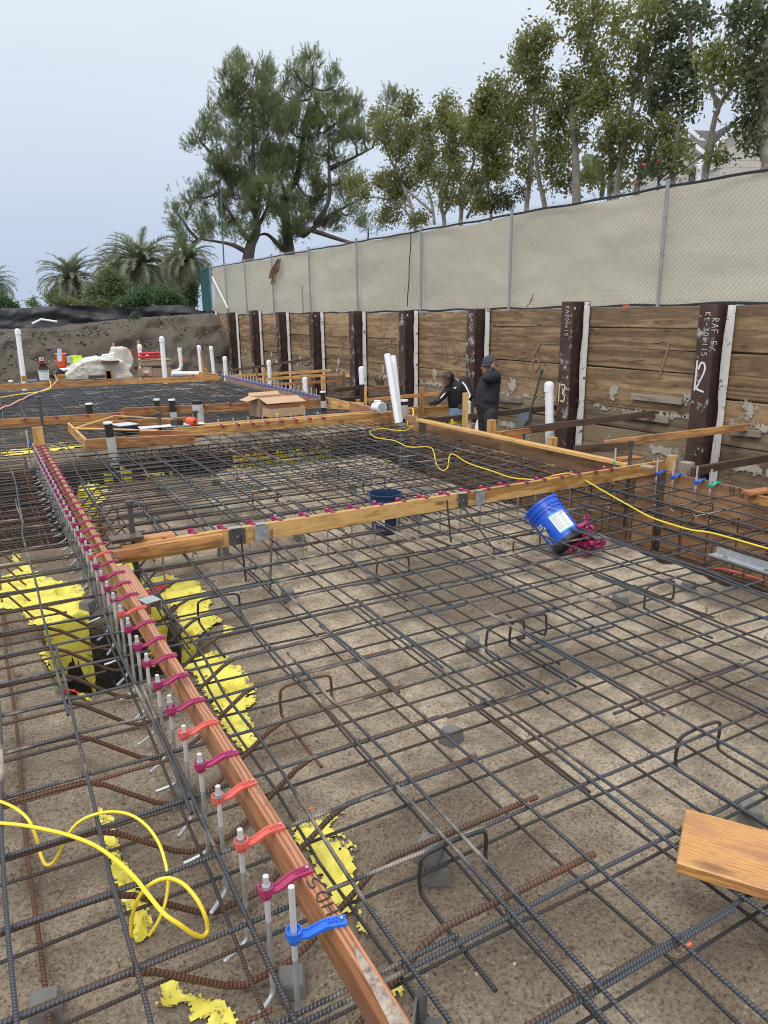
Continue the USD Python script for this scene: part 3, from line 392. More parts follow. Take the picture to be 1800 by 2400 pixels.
onbeam(9, 'KA300x15', .02, 2.06, .07, .006, True, 'chalk writing'); onbeam(8, 'K-R300', .0, 1.98, .07, .006, True, 'chalk writing'); onbeam(7, 'RA75', .0, 1.98, .07, .006, True, 'chalk writing')
for s, y, z, h in [('-7', 7.65, 1.08, .48), ('-6', 10.2, 1.02, .45), ('-45', 12.95, 1.02, .42), ('-5', 15.1, 1.05, .42), ('5', 17.4, 1.1, .36), ('-5', 20.1, 1.1, .36), ('-2', 22.6, 1.1, .36), ('5', 24.9, 1.05, .36)]:
    part(wall, 'painted_number', place(writing(s, h, .035, .85), (8.2425, y, z), (0, -1, 0), (0, 0, 1)), M['pink'], 'faded pink spray number '+s)
g = np.random.default_rng(4)
def ragged(poly, seed, amp):
    e = poly.exterior; n = max(24, int(e.length/.02)); c = np.array([e.interpolate(i/n, normalized=True).coords[0] for i in range(n)]); d = c-c.mean(0); L = np.linalg.norm(d, axis=1, keepdims=True)
    return Polygon(c+d/L*((meshkit.fbm(np.stack([c[:, 0]*22, c[:, 1]*22, c[:, 0]*0+seed], -1), 4, seed)-.5)*amp)[:, None]).buffer(0)
def residue(c, hw, hh, seed, thr, fall, name, label):
    """ragged cement left on the planks: cells of a fine sheet kept where noise and distance allow"""
    r_ = .007; us, vs = np.arange(-hw, hw, r_), np.arange(-hh, hh, r_); U, V_ = np.meshgrid(us, vs); q = np.stack([U*16, V_*13, U*0+seed], -1); f = meshkit.fbm(q, 4, seed)*.62+meshkit.fbm(q*4.1, 3, seed+3)*.38; keep = f+fall(U, V_) > thr
    w = len(us); i, j = np.nonzero(keep[:-1, :-1]); q = np.stack([i*w+j, i*w+j+1, (i+1)*w+j+1, (i+1)*w+j], -1); u, inv = np.unique(q, return_inverse=True)
    if not len(u): return
    P = np.stack([8.237+U*0-.006*np.clip(f-.5, 0, 1), c[1]-U, c[2]+V_], -1).reshape(-1, 3)[u]; part(wall, name, (P, inv.reshape(q.shape)), M['splat'], label, smooth=True)
def splat(k, x, y, s):
    c = onx(k, x, y, 8.238); residue(c, s*1.6, s*2.2, int(x)+int(y), .58, lambda U, V_: .34-.52*np.hypot(U/s, np.where(V_ < 0, V_*.62, V_)/s), 'cement_splat', 'pale cement splat')
for k, x, y, s in [('z3', 660, 735, .14), ('z3', 1130, 770, .11), ('z3', 1540, 840, .15), ('z3', 310, 700, .1), ('m5', 105, 290, .15), ('m5', 1110, 420, .16), ('m4', 650, 350, .13), ('m4', 75, 260, .12), ('m3', 1130, 220, .14), ('m3', 750, 160, .13), ('m3', 1620, 270, .12), ('m3', 420, 120, .12), ('m5', 600, 360, .12)]: splat(k, x, y, s)
for b in range(2, 11):
    residue(np.array([8.238, (BY[b]+BY[b+1])/2, .585]), 1.05, .06, 40+b, .60, lambda U, V_: .10-2.2*np.abs(V_+.01), 'cement_line', 'pale cement squeezed from the plank joint')
    residue(np.array([8.238, (BY[b]+BY[b+1])/2, -.1]), 1.05, .28, 60+b, .675, lambda U, V_: .02-.3*np.abs(V_), 'cement_stain', 'pale cement stain low on the planks')
for k, x, y, L in [('z3', 990, 1130, .5), ('z3', 1540, 1245, .6), ('m5', 1060, 970, .45)]:
    c = onx(k, x, y, 8.238); residue(c, L*.7, .10, int(y), .52, lambda U, V_, L=L: .26-1.0*np.hypot(U/L*.5, V_*5), 'cement_smear', 'pale cement smear')
# timber cleats nailed to the wall and raking braces from the forms to them
for n_, (k, a, b, w, m_, l) in enumerate([('z3', (775, 770), (1105, 805), .09, 'greywood', 'pale grey timber block nailed to the wall left of beam 12'), ('z3', (720, 885), (1018, 925), .10, 'greywood', 'weathered block with a chipped face below the pale block left of beam 12'),
        ('z3', (1420, 1000), (1612, 1015), .09, 'greywood', 'timber block right of beam 12 at the brace end'), ('m5', (930, 640), (1225, 660), .09, 'greywood', 'timber block behind the standing worker'), ('m3', (1222, 250), (1335, 262), .09, 'greywood', 'pale block at the end of the long dark brace'),
        ('m4', (175, 440), (280, 455), .09, 'fir', 'yellow block holding the far yellow brace'), ('m4', (550, 500), (645, 525), .09, 'darkwood', 'dark block right of the black-sleeved pipe')]):
    p, q = onx(k, *a, 8.245-.02), onx(k, *b, 8.245-.02); board(p, q, .04, w, M[m_], 'wall_block', l, 'timber block', drop=False)
def brace(k, a, Xa, b, Xb, w, h, m_, l): board(onx(k, *a, Xa), onx(k, *b, Xb), w, h, M[m_], 'brace', l, 'brace', drop=False)
brace('z3', (-30, 1000), 6.6, (925, 882), 8.2, .045, .09, 'darkwood', 'long wet brown brace crossing in front of beam 13')
brace('z3', (595, 1080), 6.6, (1520, 970), 8.2, .045, .09, 'fir2', 'orange brace running to the block right of beam 12')
brace('z3', (403, 1115), 6.3, (765, 1092), 6.6, .05, .10, 'darkwood', 'short dark stub under the orange brace')
brace('n1', (675, 300), 6.5, (1700, 120), 8.1, .045, .09, 'darkwood', 'dark brace below beam 12 at the right edge')
brace('m5', (65, 915), 6.3, (1680, 745), 8.2, .045, .09, 'darkwood', 'long wet dark brace in front of the workers')
brace('m5', (905, 1095), 6.3, (1680, 1005), 7.3, .045, .08, 'fir2', 'brown brace by the orange marker near the lone white pipe')
brace('m3', (60, 405), 6.2, (1330, 218), 8.2, .04, .07, 'darkwood', 'long thin dark brace in front of the far beams')
brace('m3', (240, 450), 6.3, (1530, 378), 8.1, .04, .07, 'fir', 'upper yellow rail in front of the far wall')
brace('m3', (560, 500), 6.3, (1680, 425), 8.2, .04, .07, 'fir', 'lower yellow rail in front of the far wall')
brace('m3', (740, 565), 6.4, (1680, 510), 8.2, .04, .07, 'redfir', 'red-brown rail below the yellow rails')
brace('m4', (0, 640), 6.6, (330, 600), 7.8, .04, .09, 'darkwood', 'dark rail left of the black-sleeved pipe')
brace('m4', (70, 760), 6.4, (850, 712), 7.9, .04, .08, 'darkwood', 'dark rail passing behind the leaning white pipes')
brace('m4', (430, 620), 6.8, (970, 570), 8.1, .035, .06, 'redfir', 'thin red rail behind the leaning white pipes')
brace('m4', (300, 775), 6.4, (1450, 668), 8.1, .035, .07, 'fir2', 'orange rail reaching the bending worker')
brace('m4', (1100, 1030), 6.2, (1320, 1000), 6.7, .04, .08, 'darkwood', 'short dark offcut left of the worker brace')
def stake(k, xa, ya, xb, yb, X, w, m_, l, d=None, cat='stake'):
    p, q = onx(k, xb, yb, X), onx(k, xa, ya, X); board(p, (p[0], p[1], q[2]), d or w, w, M[m_], 'stake', l, cat, drop=False, up=(1, 0, 0))
stake('m5', 497, 555, 497, 1000, 6.25, .085, 'fir', 'wooden stake beside the capped white pipe in front of the workers', .04)
stake('m5', 835, 905, 835, 1110, 6.0, .09, 'fir', 'thick wooden stake at the slab edge below the standing worker')
stake('m5', 970, 1055, 970, 1120, 6.05, .06, 'fir2', 'low stake right of the thick stake')
stake('m5', 595, 950, 595, 1040, 6.1, .05, 'fir2', 'thin low stake beside the capped white pipe')
stake('m5', 1625, 1130, 1625, 1310, 6.0, .09, 'fir', 'stake below the lone white pipe right of the workers')
stake('n1', 395, 90, 395, 300, 6.40, .10, 'fir', 'stake at the right end of the cross board', .05)
stake('n1', 590, 180, 590, 340, 6.6, .12, 'greywood', 'weathered grey post right of the cross board end')
stake('m4', 1150, 600, 1150, 990, 6.5, .07, 'fir2', 'brown stake behind the twin board end')
stake('m4', 425, 590, 425, 800, 6.4, .05, 'fir', 'pale stake right of the black sleeve', .03)
stake('m3', 570, 350, 570, 545, 6.2, .06, 'fir', 'left of the two yellow uprights at the far rails', .04)
stake('m3', 670, 345, 670, 560, 6.2, .06, 'fir', 'right of the two yellow uprights at the far rails', .04)
stake('m3', 1420, 450, 1420, 640, 6.2, .07, 'fir', 'yellow upright above the black-topped pipe', .04)
stake('m3', 830, 550, 830, 600, 6.3, .06, 'fir2', 'short stub stake below the red-brown rail')
stake('m3', 1088, 540, 1088, 640, 6.5, .06, 'fir2', 'short stake left of the short capped pipe')
# ------------------------------------------------------------------ screened chain-link fence above the wall
PY = [31.0, 28.9, 26.5, 23.7, 20.6, 17.5, 14.35, 11.2, 7.72, 4.5]
def ztop(y): y = np.asarray(y, float); return 3.68+.0125*(y-6)+.006*np.cos((y-7.7)/3.1*2*np.pi)
fence = thing('screen_fence', 'galvanised chain-link fence lined with cream screen cloth above the timber wall', 'fence')
ys = np.arange(2.5, 31.05, .09); zs = np.linspace(0, 1, 22); YY, ZZ = np.meshgrid(ys, zs)
zt_ = ztop(YY)-.05+(meshkit.noise(np.stack([YY*1.4, YY*0, YY*0], -1), 2)-.5)*.05*ZZ
Pn = np.stack([YY*.8, ZZ*2.2, YY*0], -1); XX = 8.95+(meshkit.fbm(Pn, 4, 6)-.5)*.20+.02*np.sin(ZZ*9+YY*1.3)*meshkit.noise(Pn*.7, 9)
Vf = np.stack([XX, YY, 2.06+(zt_-2.06)*ZZ], -1).reshape(-1, 3); w = len(ys); i, j = np.meshgrid(np.arange(21), np.arange(w-1), indexing='ij')
part(fence, 'screen_cloth', (Vf, np.stack([i*w+j, i*w+j+1, (i+1)*w+j+1, (i+1)*w+j], -1).reshape(-1, 4)), M['fabric'], smooth=True)
wires = []
for s in (1, -1):
    for y in np.arange(.5, 33.5, .085):
        z0, z1 = 2.05, 3.78; dz = 1.75; a, b = (y, 2.05), (y+s*dz, 3.80)
        lo, hi = 2.5, 31.0; t0, t1 = 0, 1
        for t in ((lo-a[0])/(b[0]-a[0]), (hi-a[0])/(b[0]-a[0])):
            pass
        ts = sorted([(lo-a[0])/(b[0]-a[0]), (hi-a[0])/(b[0]-a[0])]); t0, t1 = max(0, ts[0]), min(1, ts[1])
        if t1-t0 < .03: continue
        q = lambda t: np.array([8.865+.006*s, a[0]+(b[0]-a[0])*t, a[1]+(float(ztop(a[0]+(b[0]-a[0])*t))+.02-a[1])*t])
        wires.append(tube([q(t0), q((t0+t1)/2), q(t1)], .0028, 3, cap=False))
part(fence, 'chain_link', join(wires)[:2], M['link'], kind='stuff')
n_ = np.arange(2.5, 31, .12); tp = np.stack([n_*0+8.87, n_, ztop(n_)-.035+.006*np.sin(n_*5)], -1)
part(fence, 'top_binding', join([tube(tp, .02, 5)])[:2], M['darkedge'], 'dark folded top hem')
bp = np.stack([n_*0+8.86, n_, 2.055+.012*np.sin(n_*4)], -1); part(fence, 'bottom_binding', join([tube(bp, .022, 5)])[:2], M['darkedge'], 'dark bottom hem')
tips = [tube([(8.865, y, float(ztop(y))-.03), (8.865, y+.02, float(ztop(y))+.045)], .0022, 3, cap=False) for y in np.arange(2.6, 31, .085)]
part(fence, 'wire_tips', join(tips)[:2], M['link'], kind='stuff')
for y in PY: part(fence, 'post', join([tube([(8.83, y, 1.9), (8.83, y, float(ztop(y))+.03)], .028, 12), tube([(8.83, y, float(ztop(y))+.03), (8.83, y, float(ztop(y))+.05)], .034, 12)])[:2], M['post'], smooth=40)
part(fence, 'brace_pole', cyl(onx('n7', 183, 220, 8.8), onx('n7', 297, 450, 8.8), .03), M['pvc'], 'white diagonal brace in the end bay')
part(fence, 'seam_rope', tube(smoothline([onx('z7', x, y, 8.86) for x, y in [(1168, 1125), (1166, 1200), (1160, 1280), (1158, 1360), (1152, 1440), (1150, 1490)]]), .012, 5)[:2], M['darkedge'], 'dark lacing at the cloth seam')
gf = thing('green_fence', 'dark green wire fence panel closing the corner behind the cream fence', 'fence')
gA, gB = np.array([8.85, 31.25]), ony('d', 436, 620, 33.4)[:2]; gd = gB-gA; gw = []
for s in (1, -1):
    for t in np.arange(-.5, 1.5, .022):
        a, b = t, t+s*.42; t0, t1 = sorted([(0-a)/(b-a), (1-a)/(b-a)]); t0, t1 = max(0, t0), min(1, t1)
        if t1-t0 > .05: gw.append(tube([(*(gA+gd*(a+(b-a)*q)), 2.0+1.95*q) for q in (t0, t1)], .007, 3, cap=False))
part(gf, 'wire_mesh', join(gw)[:2], M['greenlink'], kind='stuff')
for t in (0, .33, .66, 1): p = gA+gd*t; part(gf, 'post', cyl((*p, 1.8), (*p, 4.05), .035), M['greenlink'])
part(gf, 'rail', cyl((*gA, 3.98), (*gB, 3.98), .025), M['greenlink'])
solo('dead_branch', join([tube(smoothline([onx('n7', x+dx, y, 8.8) for x, y in pts]), [.03]*0 or .022, 4) for dx in (0, 12, -10) for pts in ([(680, 85), (655, 130), (628, 180), (615, 230)], [(660, 150), (640, 210), (632, 275)], [(675, 95), (668, 150), (655, 190)])])[:2], M['deadleaf'], 'brown dead palm leaf hanging over the cream fence', 'dead leaf')
solo('thin_stick', cyl(onx('n7', 858, 487, 8.75), onx('n7', 849, 280, 8.75), .022), M['greywood'], 'thin brown stick standing against the far cream fence', 'stick')
solo('dry_twig', join([tube(smoothline([onx('z3', x, y, 8.4) for x, y in [(95, 190), (120, 160), (132, 130), (135, 110)]]), .008, 4), tube([onx('z3', 132, 130, 8.4), onx('z3', 112, 155, 8.4)], .006, 4)])[:2], M['darkwood'], 'dry twig poking above the wall left of beam 13', 'twig')
solo('orange_tag', bx(.02, .10, .03, onx('z3', 738, 183, 8.5)), M['orange'], 'small orange tag at the fence foot right of beam 13', 'tag')
solo('marker_post', cyl(ond('z7', 264, 1400, 35.5), ond('z7', 243, 930, 35.5), .035), M['greenlink'], 'thin dark pole standing behind the fence corner under the pine', 'pole')
# ------------------------------------------------------------------ form boards
def fb(p, q, w, h, m, l, name='form_board', cat='form board', **k): return board(p, q, w, h, M[m], name, l, cat, **k)
ZT = .40
fb((.645, .45, ZT), (.605, 3.05, ZT), .04, .135, 'redfir', 'long wet red-brown board on edge in the foreground, marked HD5', cat='form board')
fb((.605, 3.053, ZT), (.58, 4.72, ZT), .04, .135, 'redfir', 'middle length of the long board, under the magenta holders by the water pit')
fb((.58, 4.723, ZT), (.545, 10.6, ZT), .04, .135, 'fir2', 'far length of the long board carrying the rows of magenta holders')
fb((.64, 4.1, ZT-.002), (.63, 4.75, ZT-.002), .075, .12, 'redfir', 'pinkish splice block nailed to the right of the long board joint', 'splice_block', 'block')
fb((.70, 5.19, ZT), (3.62, 5.24, ZT), .04, .135, 'fir', 'yellow cross board on edge with magenta clips, left half', 'cross_board')
fb((3.623, 5.24, ZT), (6.36, 5.31, ZT), .04, .135, 'fir', 'yellow cross board on edge with magenta clips, right half', 'cross_board')
fb((.66, 5.145, .385), (1.42, 5.155, .385), .045, .085, 'fir2', 'long nailed scab at the left end of the cross board', 'splice_block', 'block')
fb((.62, 5.09, .40), (.86, 5.095, .40), .045, .07, 'redfir', 'red end scab where the cross board meets the long board', 'splice_block', 'block')
fb((.80, 5.235, .425), (1.08, 5.24, .425), .09, .03, 'fir2', 'flat scrap lying on the cross board beside the wood pad', 'wood_scrap', 'offcut')
fb(onz('m6', 515, 680, .40)+[0, .03, -.02], onz('m6', 515, 680, .40)+[0, .03, .23], .04, .125, 'fir', 'stake standing at the far end of the long board', 'stake', 'stake', up=(1, 0, 0), drop=False)
# right edge form: ledger and plywood face
fb((5.83, 9.55, ZT+.01), (5.90, 5.36, ZT+.01), .09, .04, 'fir', 'pale ledger board along the right slab edge behind the cross board', 'ledger_board')
ply = thing('plywood_form', 'brown plywood form face along the right slab edge with pencilled numbers', 'form panel')
for a, b in [(.8, 3.2), (3.21, 5.20), (5.345, 7.7), (7.71, 9.55)]: xz = (5.985, ZT-.01) if a > 5 else (6.30, .30); board((xz[0], b, xz[1]), (xz[0], a, xz[1]), .018, .98, M['ply'], 'panel', parent=ply)
board((5.985, 5.335, .30), (6.315, 5.335, .30), .018, .98, M['ply'], 'panel', parent=ply)
for s, px, py in [('50-7 3', 1150, 550), ('13-10 2', 1150, 608)]:
    q = onx('n1', px, py, 6.289); part(ply, 'pencil_mark', place(writing(s, .045, .0055, .75), q, (0, -1, 0), (0, 0, 1)), M['black'], 'handwritten measurement')
fb(onz('n1', 1385, 560, .34), onz('n1', 1680, 520, .34), .10, .035, 'redfir', 'red-brown flat offcut on the plywood top at the right edge', 'wood_scrap', 'offcut')
fb(onz('n1', 1400, 590, .30)+[.02, 0, 0], (6.36, 2.0, .30), .04, .09, 'fir2', 'board backing the plywood at the right edge', 'form_board')
fb((5.88, 5.5, ZT+.045), (6.15, 5.46, ZT+.045), .12, .03, 'redfir', 'wet scrap lying on the ledger beside the cross board', 'wood_scrap', 'offcut')
fb(onz('z3', 840, 1215, .43), onz('z3', 920, 1225, .43), .09, .025, 'greywood', 'grey wet scrap lying on the right end of the cross board', 'wood_scrap', 'offcut')
fb((5.95, 9.75, ZT), (6.03, 20.3, ZT), .04, .55, 'ply', 'far right plywood slab edge carrying the blue bolt holders', 'edge_form')
# boards across the middle distance
fb((-.6, 13.42, ZT), (2.06, 13.12, ZT), .04, .14, 'fir2', 'left far cross board, nearest the cord at the left edge', 'cross_board')
fb((2.03, 13.22, ZT+.06), (5.66, 12.55, ZT+.05), .04, .14, 'fir2', 'right far cross board behind the cardboard boxes', 'cross_board')
fb((5.72, 12.55, ZT), (6.15, 12.0, ZT), .04, .14, 'fir', 'short board turning the slab corner by the small black-topped pipe', 'form_board')
fb((2.35, 10.72, ZT), (5.92, 10.62, ZT), .04, .14, 'fir', 'front of the twin cross boards, with mud spots', 'cross_board')
fb((2.75, 10.95, ZT), (5.9, 10.82, ZT), .04, .14, 'fir', 'back of the twin cross boards', 'cross_board')
fb((6.3, 10.62, ZT+.02), (7.25, 10.6, ZT+.02), .04, .14, 'fir', 'front of the twin board stubs by the bending worker', 'cross_board')
fb((6.25, 10.80, ZT+.02), (7.05, 10.78, ZT+.02), .04, .14, 'fir', 'back of the twin board stubs by the bending worker', 'cross_board')
fb((1.09, 12.4, ZT-.02), (1.11, 10.5, ZT-.02), .04, .14, 'fir', 'left side of the small timber box form', 'box_form_board')
fb((1.11, 10.48, ZT-.02), (2.5, 10.12, ZT-.02), .04, .14, 'fir2', 'front of the small timber box form', 'box_form_board')
fb((1.15, 12.5, ZT-.04), (2.9, 12.2, ZT-.04), .04, .14, 'fir2', 'back of the small timber box form', 'box_form_board')
fb((1.85, 10.6, ZT+.02), (2.4, 10.3, ZT+.02), .05, .13, 'redfir', 'thick short block at the left end of the twin boards', 'splice_block', 'block')
fb((1.09, 11.6, ZT), (1.80, 12.55, ZT+.02), .05, .018, 'fir', 'upper thin lath bracing the small timber box', 'lath', 'lath')
fb((1.09, 11.6, ZT), (2.1, 10.62, ZT+.01), .05, .018, 'fir', 'lower thin lath bracing the small timber box', 'lath', 'lath')
fb((1.80, 12.55, ZT+.03), (2.6, 11.4, ZT+.03), .05, .018, 'fir', 'right thin lath bracing the small timber box', 'lath', 'lath')
fb((-.6, 20.95, ZT), (3.2, 20.6, ZT), .04, .14, 'fir2', 'farthest board before the bank, left half', 'far_board')
fb((3.22, 20.6, ZT), (5.75, 20.05, ZT), .04, .14, 'fir2', 'farthest board before the bank, right half', 'far_board')
for k, a, b, m_, l in [('m2', (1150, 1090), (1480, 1120), 'fir', 'stacked offcut at the far slab corner, lower'), ('m2', (1200, 1060), (1440, 1085), 'fir', 'stacked offcut at the far slab corner, upper'), ('m2', (1030, 1095), (1120, 1095), 'fir2', 'small brown block on the white pipe at the far board')]:
    fb(ony(k, *a, 20.6), ony(k, *b, 20.3), .09, .07, m_, l, 'wood_scrap', 'offcut')
for k, x0, y0, x1, y1, l in [('m1', 285, 1110, 345, 1185, 'brown block at the foot of the tall left pipe'), ('m1', 752, 1092, 850, 1168, 'brown block on the far board below the cooler'), ('m1', 1372, 1042, 1445, 1150, 'brown block in front of the tarp'), ('m2', 0, 1045, 45, 1145, 'second brown block in front of the tarp')]:
    a, b = ony(k, x0, y1, 21.1), ony(k, x1, y0, 21.1); solo('wood_block', bx(b[0]-a[0], .1, b[2]-a[2], (a+b)/2, .004), M['fir2'], l, 'block')
for k, x0, y0, x1, y1, l in [('m1', 705, 1090, 745, 1165, 'short leaning stake on the far board'), ('m2', 62, 1060, 105, 1140, 'yellow stake beside the tarp'), ('m2', 1225, 790, 1255, 1050, 'tall yellow stake beside the far capped pipes'), ('m2', 1275, 1010, 1298, 1060, 'short stake at the far slab corner')]:
    fb(ony(k, x1, y1, 20.8), ony(k, x0, y0, 20.8), .06, .03, 'fir', l, 'stake', 'stake', up=(0, 1, 0), drop=False)
# HD5 written on the long board top, read from the far side
hd = writing('HD5', .034, .0042, 1.55, 1.3); place(hd, (.645, 1.465, ZT+.0012), (0, 1, 0), (-1, 0, 0)); solo('pencil_lettering', hd, M['black'], 'black handwritten HD5 on the long wet board', 'lettering')
mud = extrude(Polygon([(.61, .9), (.65, .92), (.643, 1.18), (.636, 1.36), (.618, 1.30), (.607, 1.1)]), .0015, ZT+.0005); solo('dried_mud', mud, plain('dried_mud', (.36, .31, .25), .9, 0, .2, 14, dirt=(.16, .10, .09), dirt_amt=.45), 'pale dried mud smeared on the near end of the long board', 'mud')
# galvanised hangers and brackets on the boards
for k, x, y, w_, l in [('z4', 1317, 830, .13, 'steel strap plate at the left joint of the cross board'), ('z4', 1440, 800, .11, 'bent steel bracket right of the left joint plate'), ('z5', 1165, 640, .10, 'steel strap plate at the right joint of the cross board'), ('z5', 1215, 610, .10, 'shiny bent bracket at the right joint of the cross board'), ('z5', 20, 800, .12, 'steel plate by the left joint nails')][:4]:
    p = onz(k, x, y-25, ZT); t = thing('steel_bracket', l, 'bracket', mtx((p[0], 5.16+.02*(p[0]-.7)/2.4, ZT)))
    part(t, 'face_plate', bx(w_, .004, .12, (0, 0, -.065)), M['hotsteel'] if 'strap' in l else M['galv']); part(t, 'top_tab', bx(w_*.7, .06, .004, (0, .03, .003)), M['galv']); part(t, 'screw', cyl((0, -.003, -.06), (0, -.008, -.06), .008), M['galv'])
t = thing('base_bracket', 'wet steel corner bracket at the foot of the long board, bottom edge of the photo', 'bracket', rotz(.9, onz('a4', 1150, 1640, .36)))
part(t, 'plate', bx(.12, .06, .005, (0, 0, 0)), M['hotsteel']); part(t, 'upright', bx(.12, .005, .08, (0, .03, .03)), M['hotsteel']); part(t, 'bolt_head', cyl((-.02, 0, 0), (-.02, 0, .03), .018, n=6), M['hotsteel']); part(t, 'knob', cyl((.04, .02, .02), (.06, .02, .07), .015), M['hotsteel'])
t = thing('joint_hanger', 'galvanised hanger hooked over the long board beside the red tape', 'bracket', rotz(.3, (.66, 4.02, ZT)))
part(t, 'saddle', bx(.09, .10, .004, (0, 0, .004)), M['galv']); part(t, 'flange', bx(.004, .10, .07, (.045, 0, -.03)), M['galv']); part(t, 'wing', bx(.05, .004, .06, (.07, .05, -.02)), M['hotsteel'])
# ------------------------------------------------------------------ reinforcing mats
TOP, LOW = .24, .095; KF = (1.95-TOP)/(1.95-.27)
def bar_pts(p, q, seed, jit=.006):
    p, q = np.asarray(p, float), np.asarray(q, float); n = max(2, int(np.linalg.norm(q-p)/.45)+1); t = np.linspace(0, 1, n)[:, None]
    P = p+(q-p)*t; g = np.random.default_rng(seed); d = np.zeros((n, 3)); d[:, 2] = g.normal(0, jit*.7, n); s = g.normal(0, jit, n); ax = 0 if abs(q[1]-p[1]) > abs(q[0]-p[0]) else 1; d[:, ax] = s
    P[:-1] += d[:-1]; return smoothline(P, 2) if n > 2 else P
def bar(parent, p, q, r=.0072, m='bar', seed=0, name='bar', n=7, jit=.006):
    v, f, uv = tube(bar_pts(p, q, seed, jit), r, n); return part(parent, name, (v, f), M[m], uv=uv, smooth=True)
mat1 = thing('rebar_mat', 'double layer slab reinforcement of tied dark ribbed steel bars between the boards', 'rebar mat')
AX = [x*KF for x in (-1.42, -1.10, -.78, -.46, -.145, .14, .455, .79, 1.135, 1.47, 1.775, 2.10, 2.40, 2.735, 3.05, 3.37, 3.69, 4.01, 4.33, 4.65, 4.97, 5.28, 5.55)]
BYS = [(1.03+.3275*k)*KF for k in range(-2, 29)]
g = np.random.default_rng(21); sd = 100
for k, x in enumerate(AX+[5.92]):
    if x > 5.8: sd += 1; bar(mat1, (x, .3, TOP+.009), (x+.02, 5.1, TOP+.009), seed=sd); continue
    s1 = g.uniform(2.5, 5.5); s2 = s1+g.uniform(3, 4.5); dx = .02*g.choice([-1, 1]); lap = g.uniform(.6, 1.1)
    for a, b, o in ((.15, s1, 0), (s1-lap, s2, dx), (s2-lap, 12.9, 0)):
        sd += 1; bar(mat1, (x+o, a, TOP+.009), (x+o+g.normal(0, .008), b, TOP+.009), seed=sd)
    if k in (8, 10, 13, 17): sd += 1; bar(mat1, (x+.045, .2, TOP+.007), (x+.05, g.uniform(3, 6), TOP+.007), seed=sd)
for k, y in enumerate(BYS):
    s1 = g.uniform(.9, 3.8); dy = .02*g.choice([-1, 1]); lap = g.uniform(.5, 1.0); tilt = g.normal(0, .012)
    for a, b, o in ((-1.7, s1, 0), (s1-lap, 5.86+g.uniform(-.12, .05), dy)):
        sd += 1; bar(mat1, (a, y+o-tilt, TOP-.009), (b+(.36 if b > 5 and y < 5.2 else 0), y+o+tilt, TOP-.009), seed=sd)
for k, x in enumerate(AX):
    if x < .2: continue
    xx = x+g.normal(0, .03)+(.05 if x > 1 else 0); s1 = g.uniform(2.5, 6)
    for a, b, o in ((.15, s1, 0), (s1-.8, 9.2, .025)):
        sd += 1; bar(mat1, (xx+o, a, LOW+.009), (xx+o, b, LOW+.009), .0064, 'bar_low', sd, 'lower_bar', 6)
for k, y in enumerate(BYS[:26]):
    sd += 1; bar(mat1, (.75 if 6 < k < 15 else -.3, y+.055+g.normal(0, .012), LOW-.009), (5.8, y+.055+g.normal(0, .02), LOW-.009), .0064, 'bar_low', sd, 'lower_bar', 6)
for k, x in enumerate(AX[:7]):
    if k % 2 == 0: sd += 1; bar(mat1, (x+.06, .3, .02), (x+.05, 6.8, .03), .008, 'rust', sd, 'lower_bar', 6)
for k in range(12, 29):
    sd += 1; bar(mat1, (-1.7, BYS[k]+.17, .16), (5.85, BYS[k]+.17+g.normal(0, .02), .16), .0072, 'bar_low', sd, 'lower_bar', 5)
for x in np.arange(.95, 5.8, .32):
    sd += 1; bar(mat1, (x, 5.4, .17), (x+g.normal(0, .02), 12.9, .17), .0072, 'bar_low', sd, 'lower_bar', 5)
for k in range(0, 14):
    sd += 1; bar(mat1, (-1.7, BYS[k]+.15, .10), (.35+g.uniform(-.1, .2), BYS[k]+.15, .10), .0075, 'rust' if k % 2 else 'bar_low', sd, 'lower_bar', 6)
# cranked bars dipping under the long board
for k in range(0, 14):
    y = BYS[k]+.035+g.normal(0, .012); e = 1.62+g.normal(0, .09); zt = TOP-.035
    P = np.array([(-1.7, y, zt), (.02, y, zt), (.13, y, zt-.005), (.20, y, zt-.04), (.39, y, .01), (.45, y, -.02), (.60, y+.01, -.02), (.66, y+.01, .01), (.90, y+.02, zt-.03), (.97, y+.02, zt), (e, y+.025, zt)])
    v, f, uv = tube(P, .0105, 8); part(mat1, 'cranked_bar', (v, f), M['rust'], 'rusty cranked bar', uv=uv, smooth=True)
for k in range(14, 24):
    y = BYS[k]+.03; P = np.array([(-1.6, y, TOP-.035), (-.05, y, TOP-.035), (.2, y, -.15), (.55, y, -.15), (.9, y, TOP-.035), (1.5, y, TOP-.035)]); v, f, uv = tube(P, .0095, 6); part(mat1, 'cranked_bar', (v, f), M['rust'], uv=uv, smooth=True)
# z-shaped standees holding the upper layer up
for k, x, y in [('a3', 270, 790), ('a3', 850, 42), ('a3', 1510, 440), ('a5', 1125, 830), ('z6', 140, 525), ('z6', 930, 830), ('z6', 120, 1040), ('z5', 595, 530), ('z4', 650, 690), ('z4', 1400, 600), ('z5', 1050, 320), ('z5', 1380, 410), ('a4', 1110, 520), ('n1', 700, 750), ('z5', 340, 470), ('z4', 1190, 480), ('a1', 1180, 400)]:
    p = onz(k, x, y, TOP-.01); L = .27; f1, f2 = g.uniform(.35, .6), g.uniform(.3, .5); zt, zb = TOP-.015, .075
    P = smoothline([(0, -f1, zb), (0, -.05, zb), (0, 0, zb+.03), (0, .0, zt-.05), (.03, 0, zt), (L-.03, 0, zt), (L, 0, zt-.05), (L, 0, zb+.03), (L, -.05 if g.random() < .5 else .05, zb), (L, -f2 if g.random() < .5 else f2, zb)], 3)+[p[0], p[1], 0]
    v, f, uv = tube(P, .0075, 7); part(mat1, 'standee', (v, f), M['rust'] if g.random() < .4 else M['bar_low'], 'z-shaped support bar', uv=uv, smooth=True)
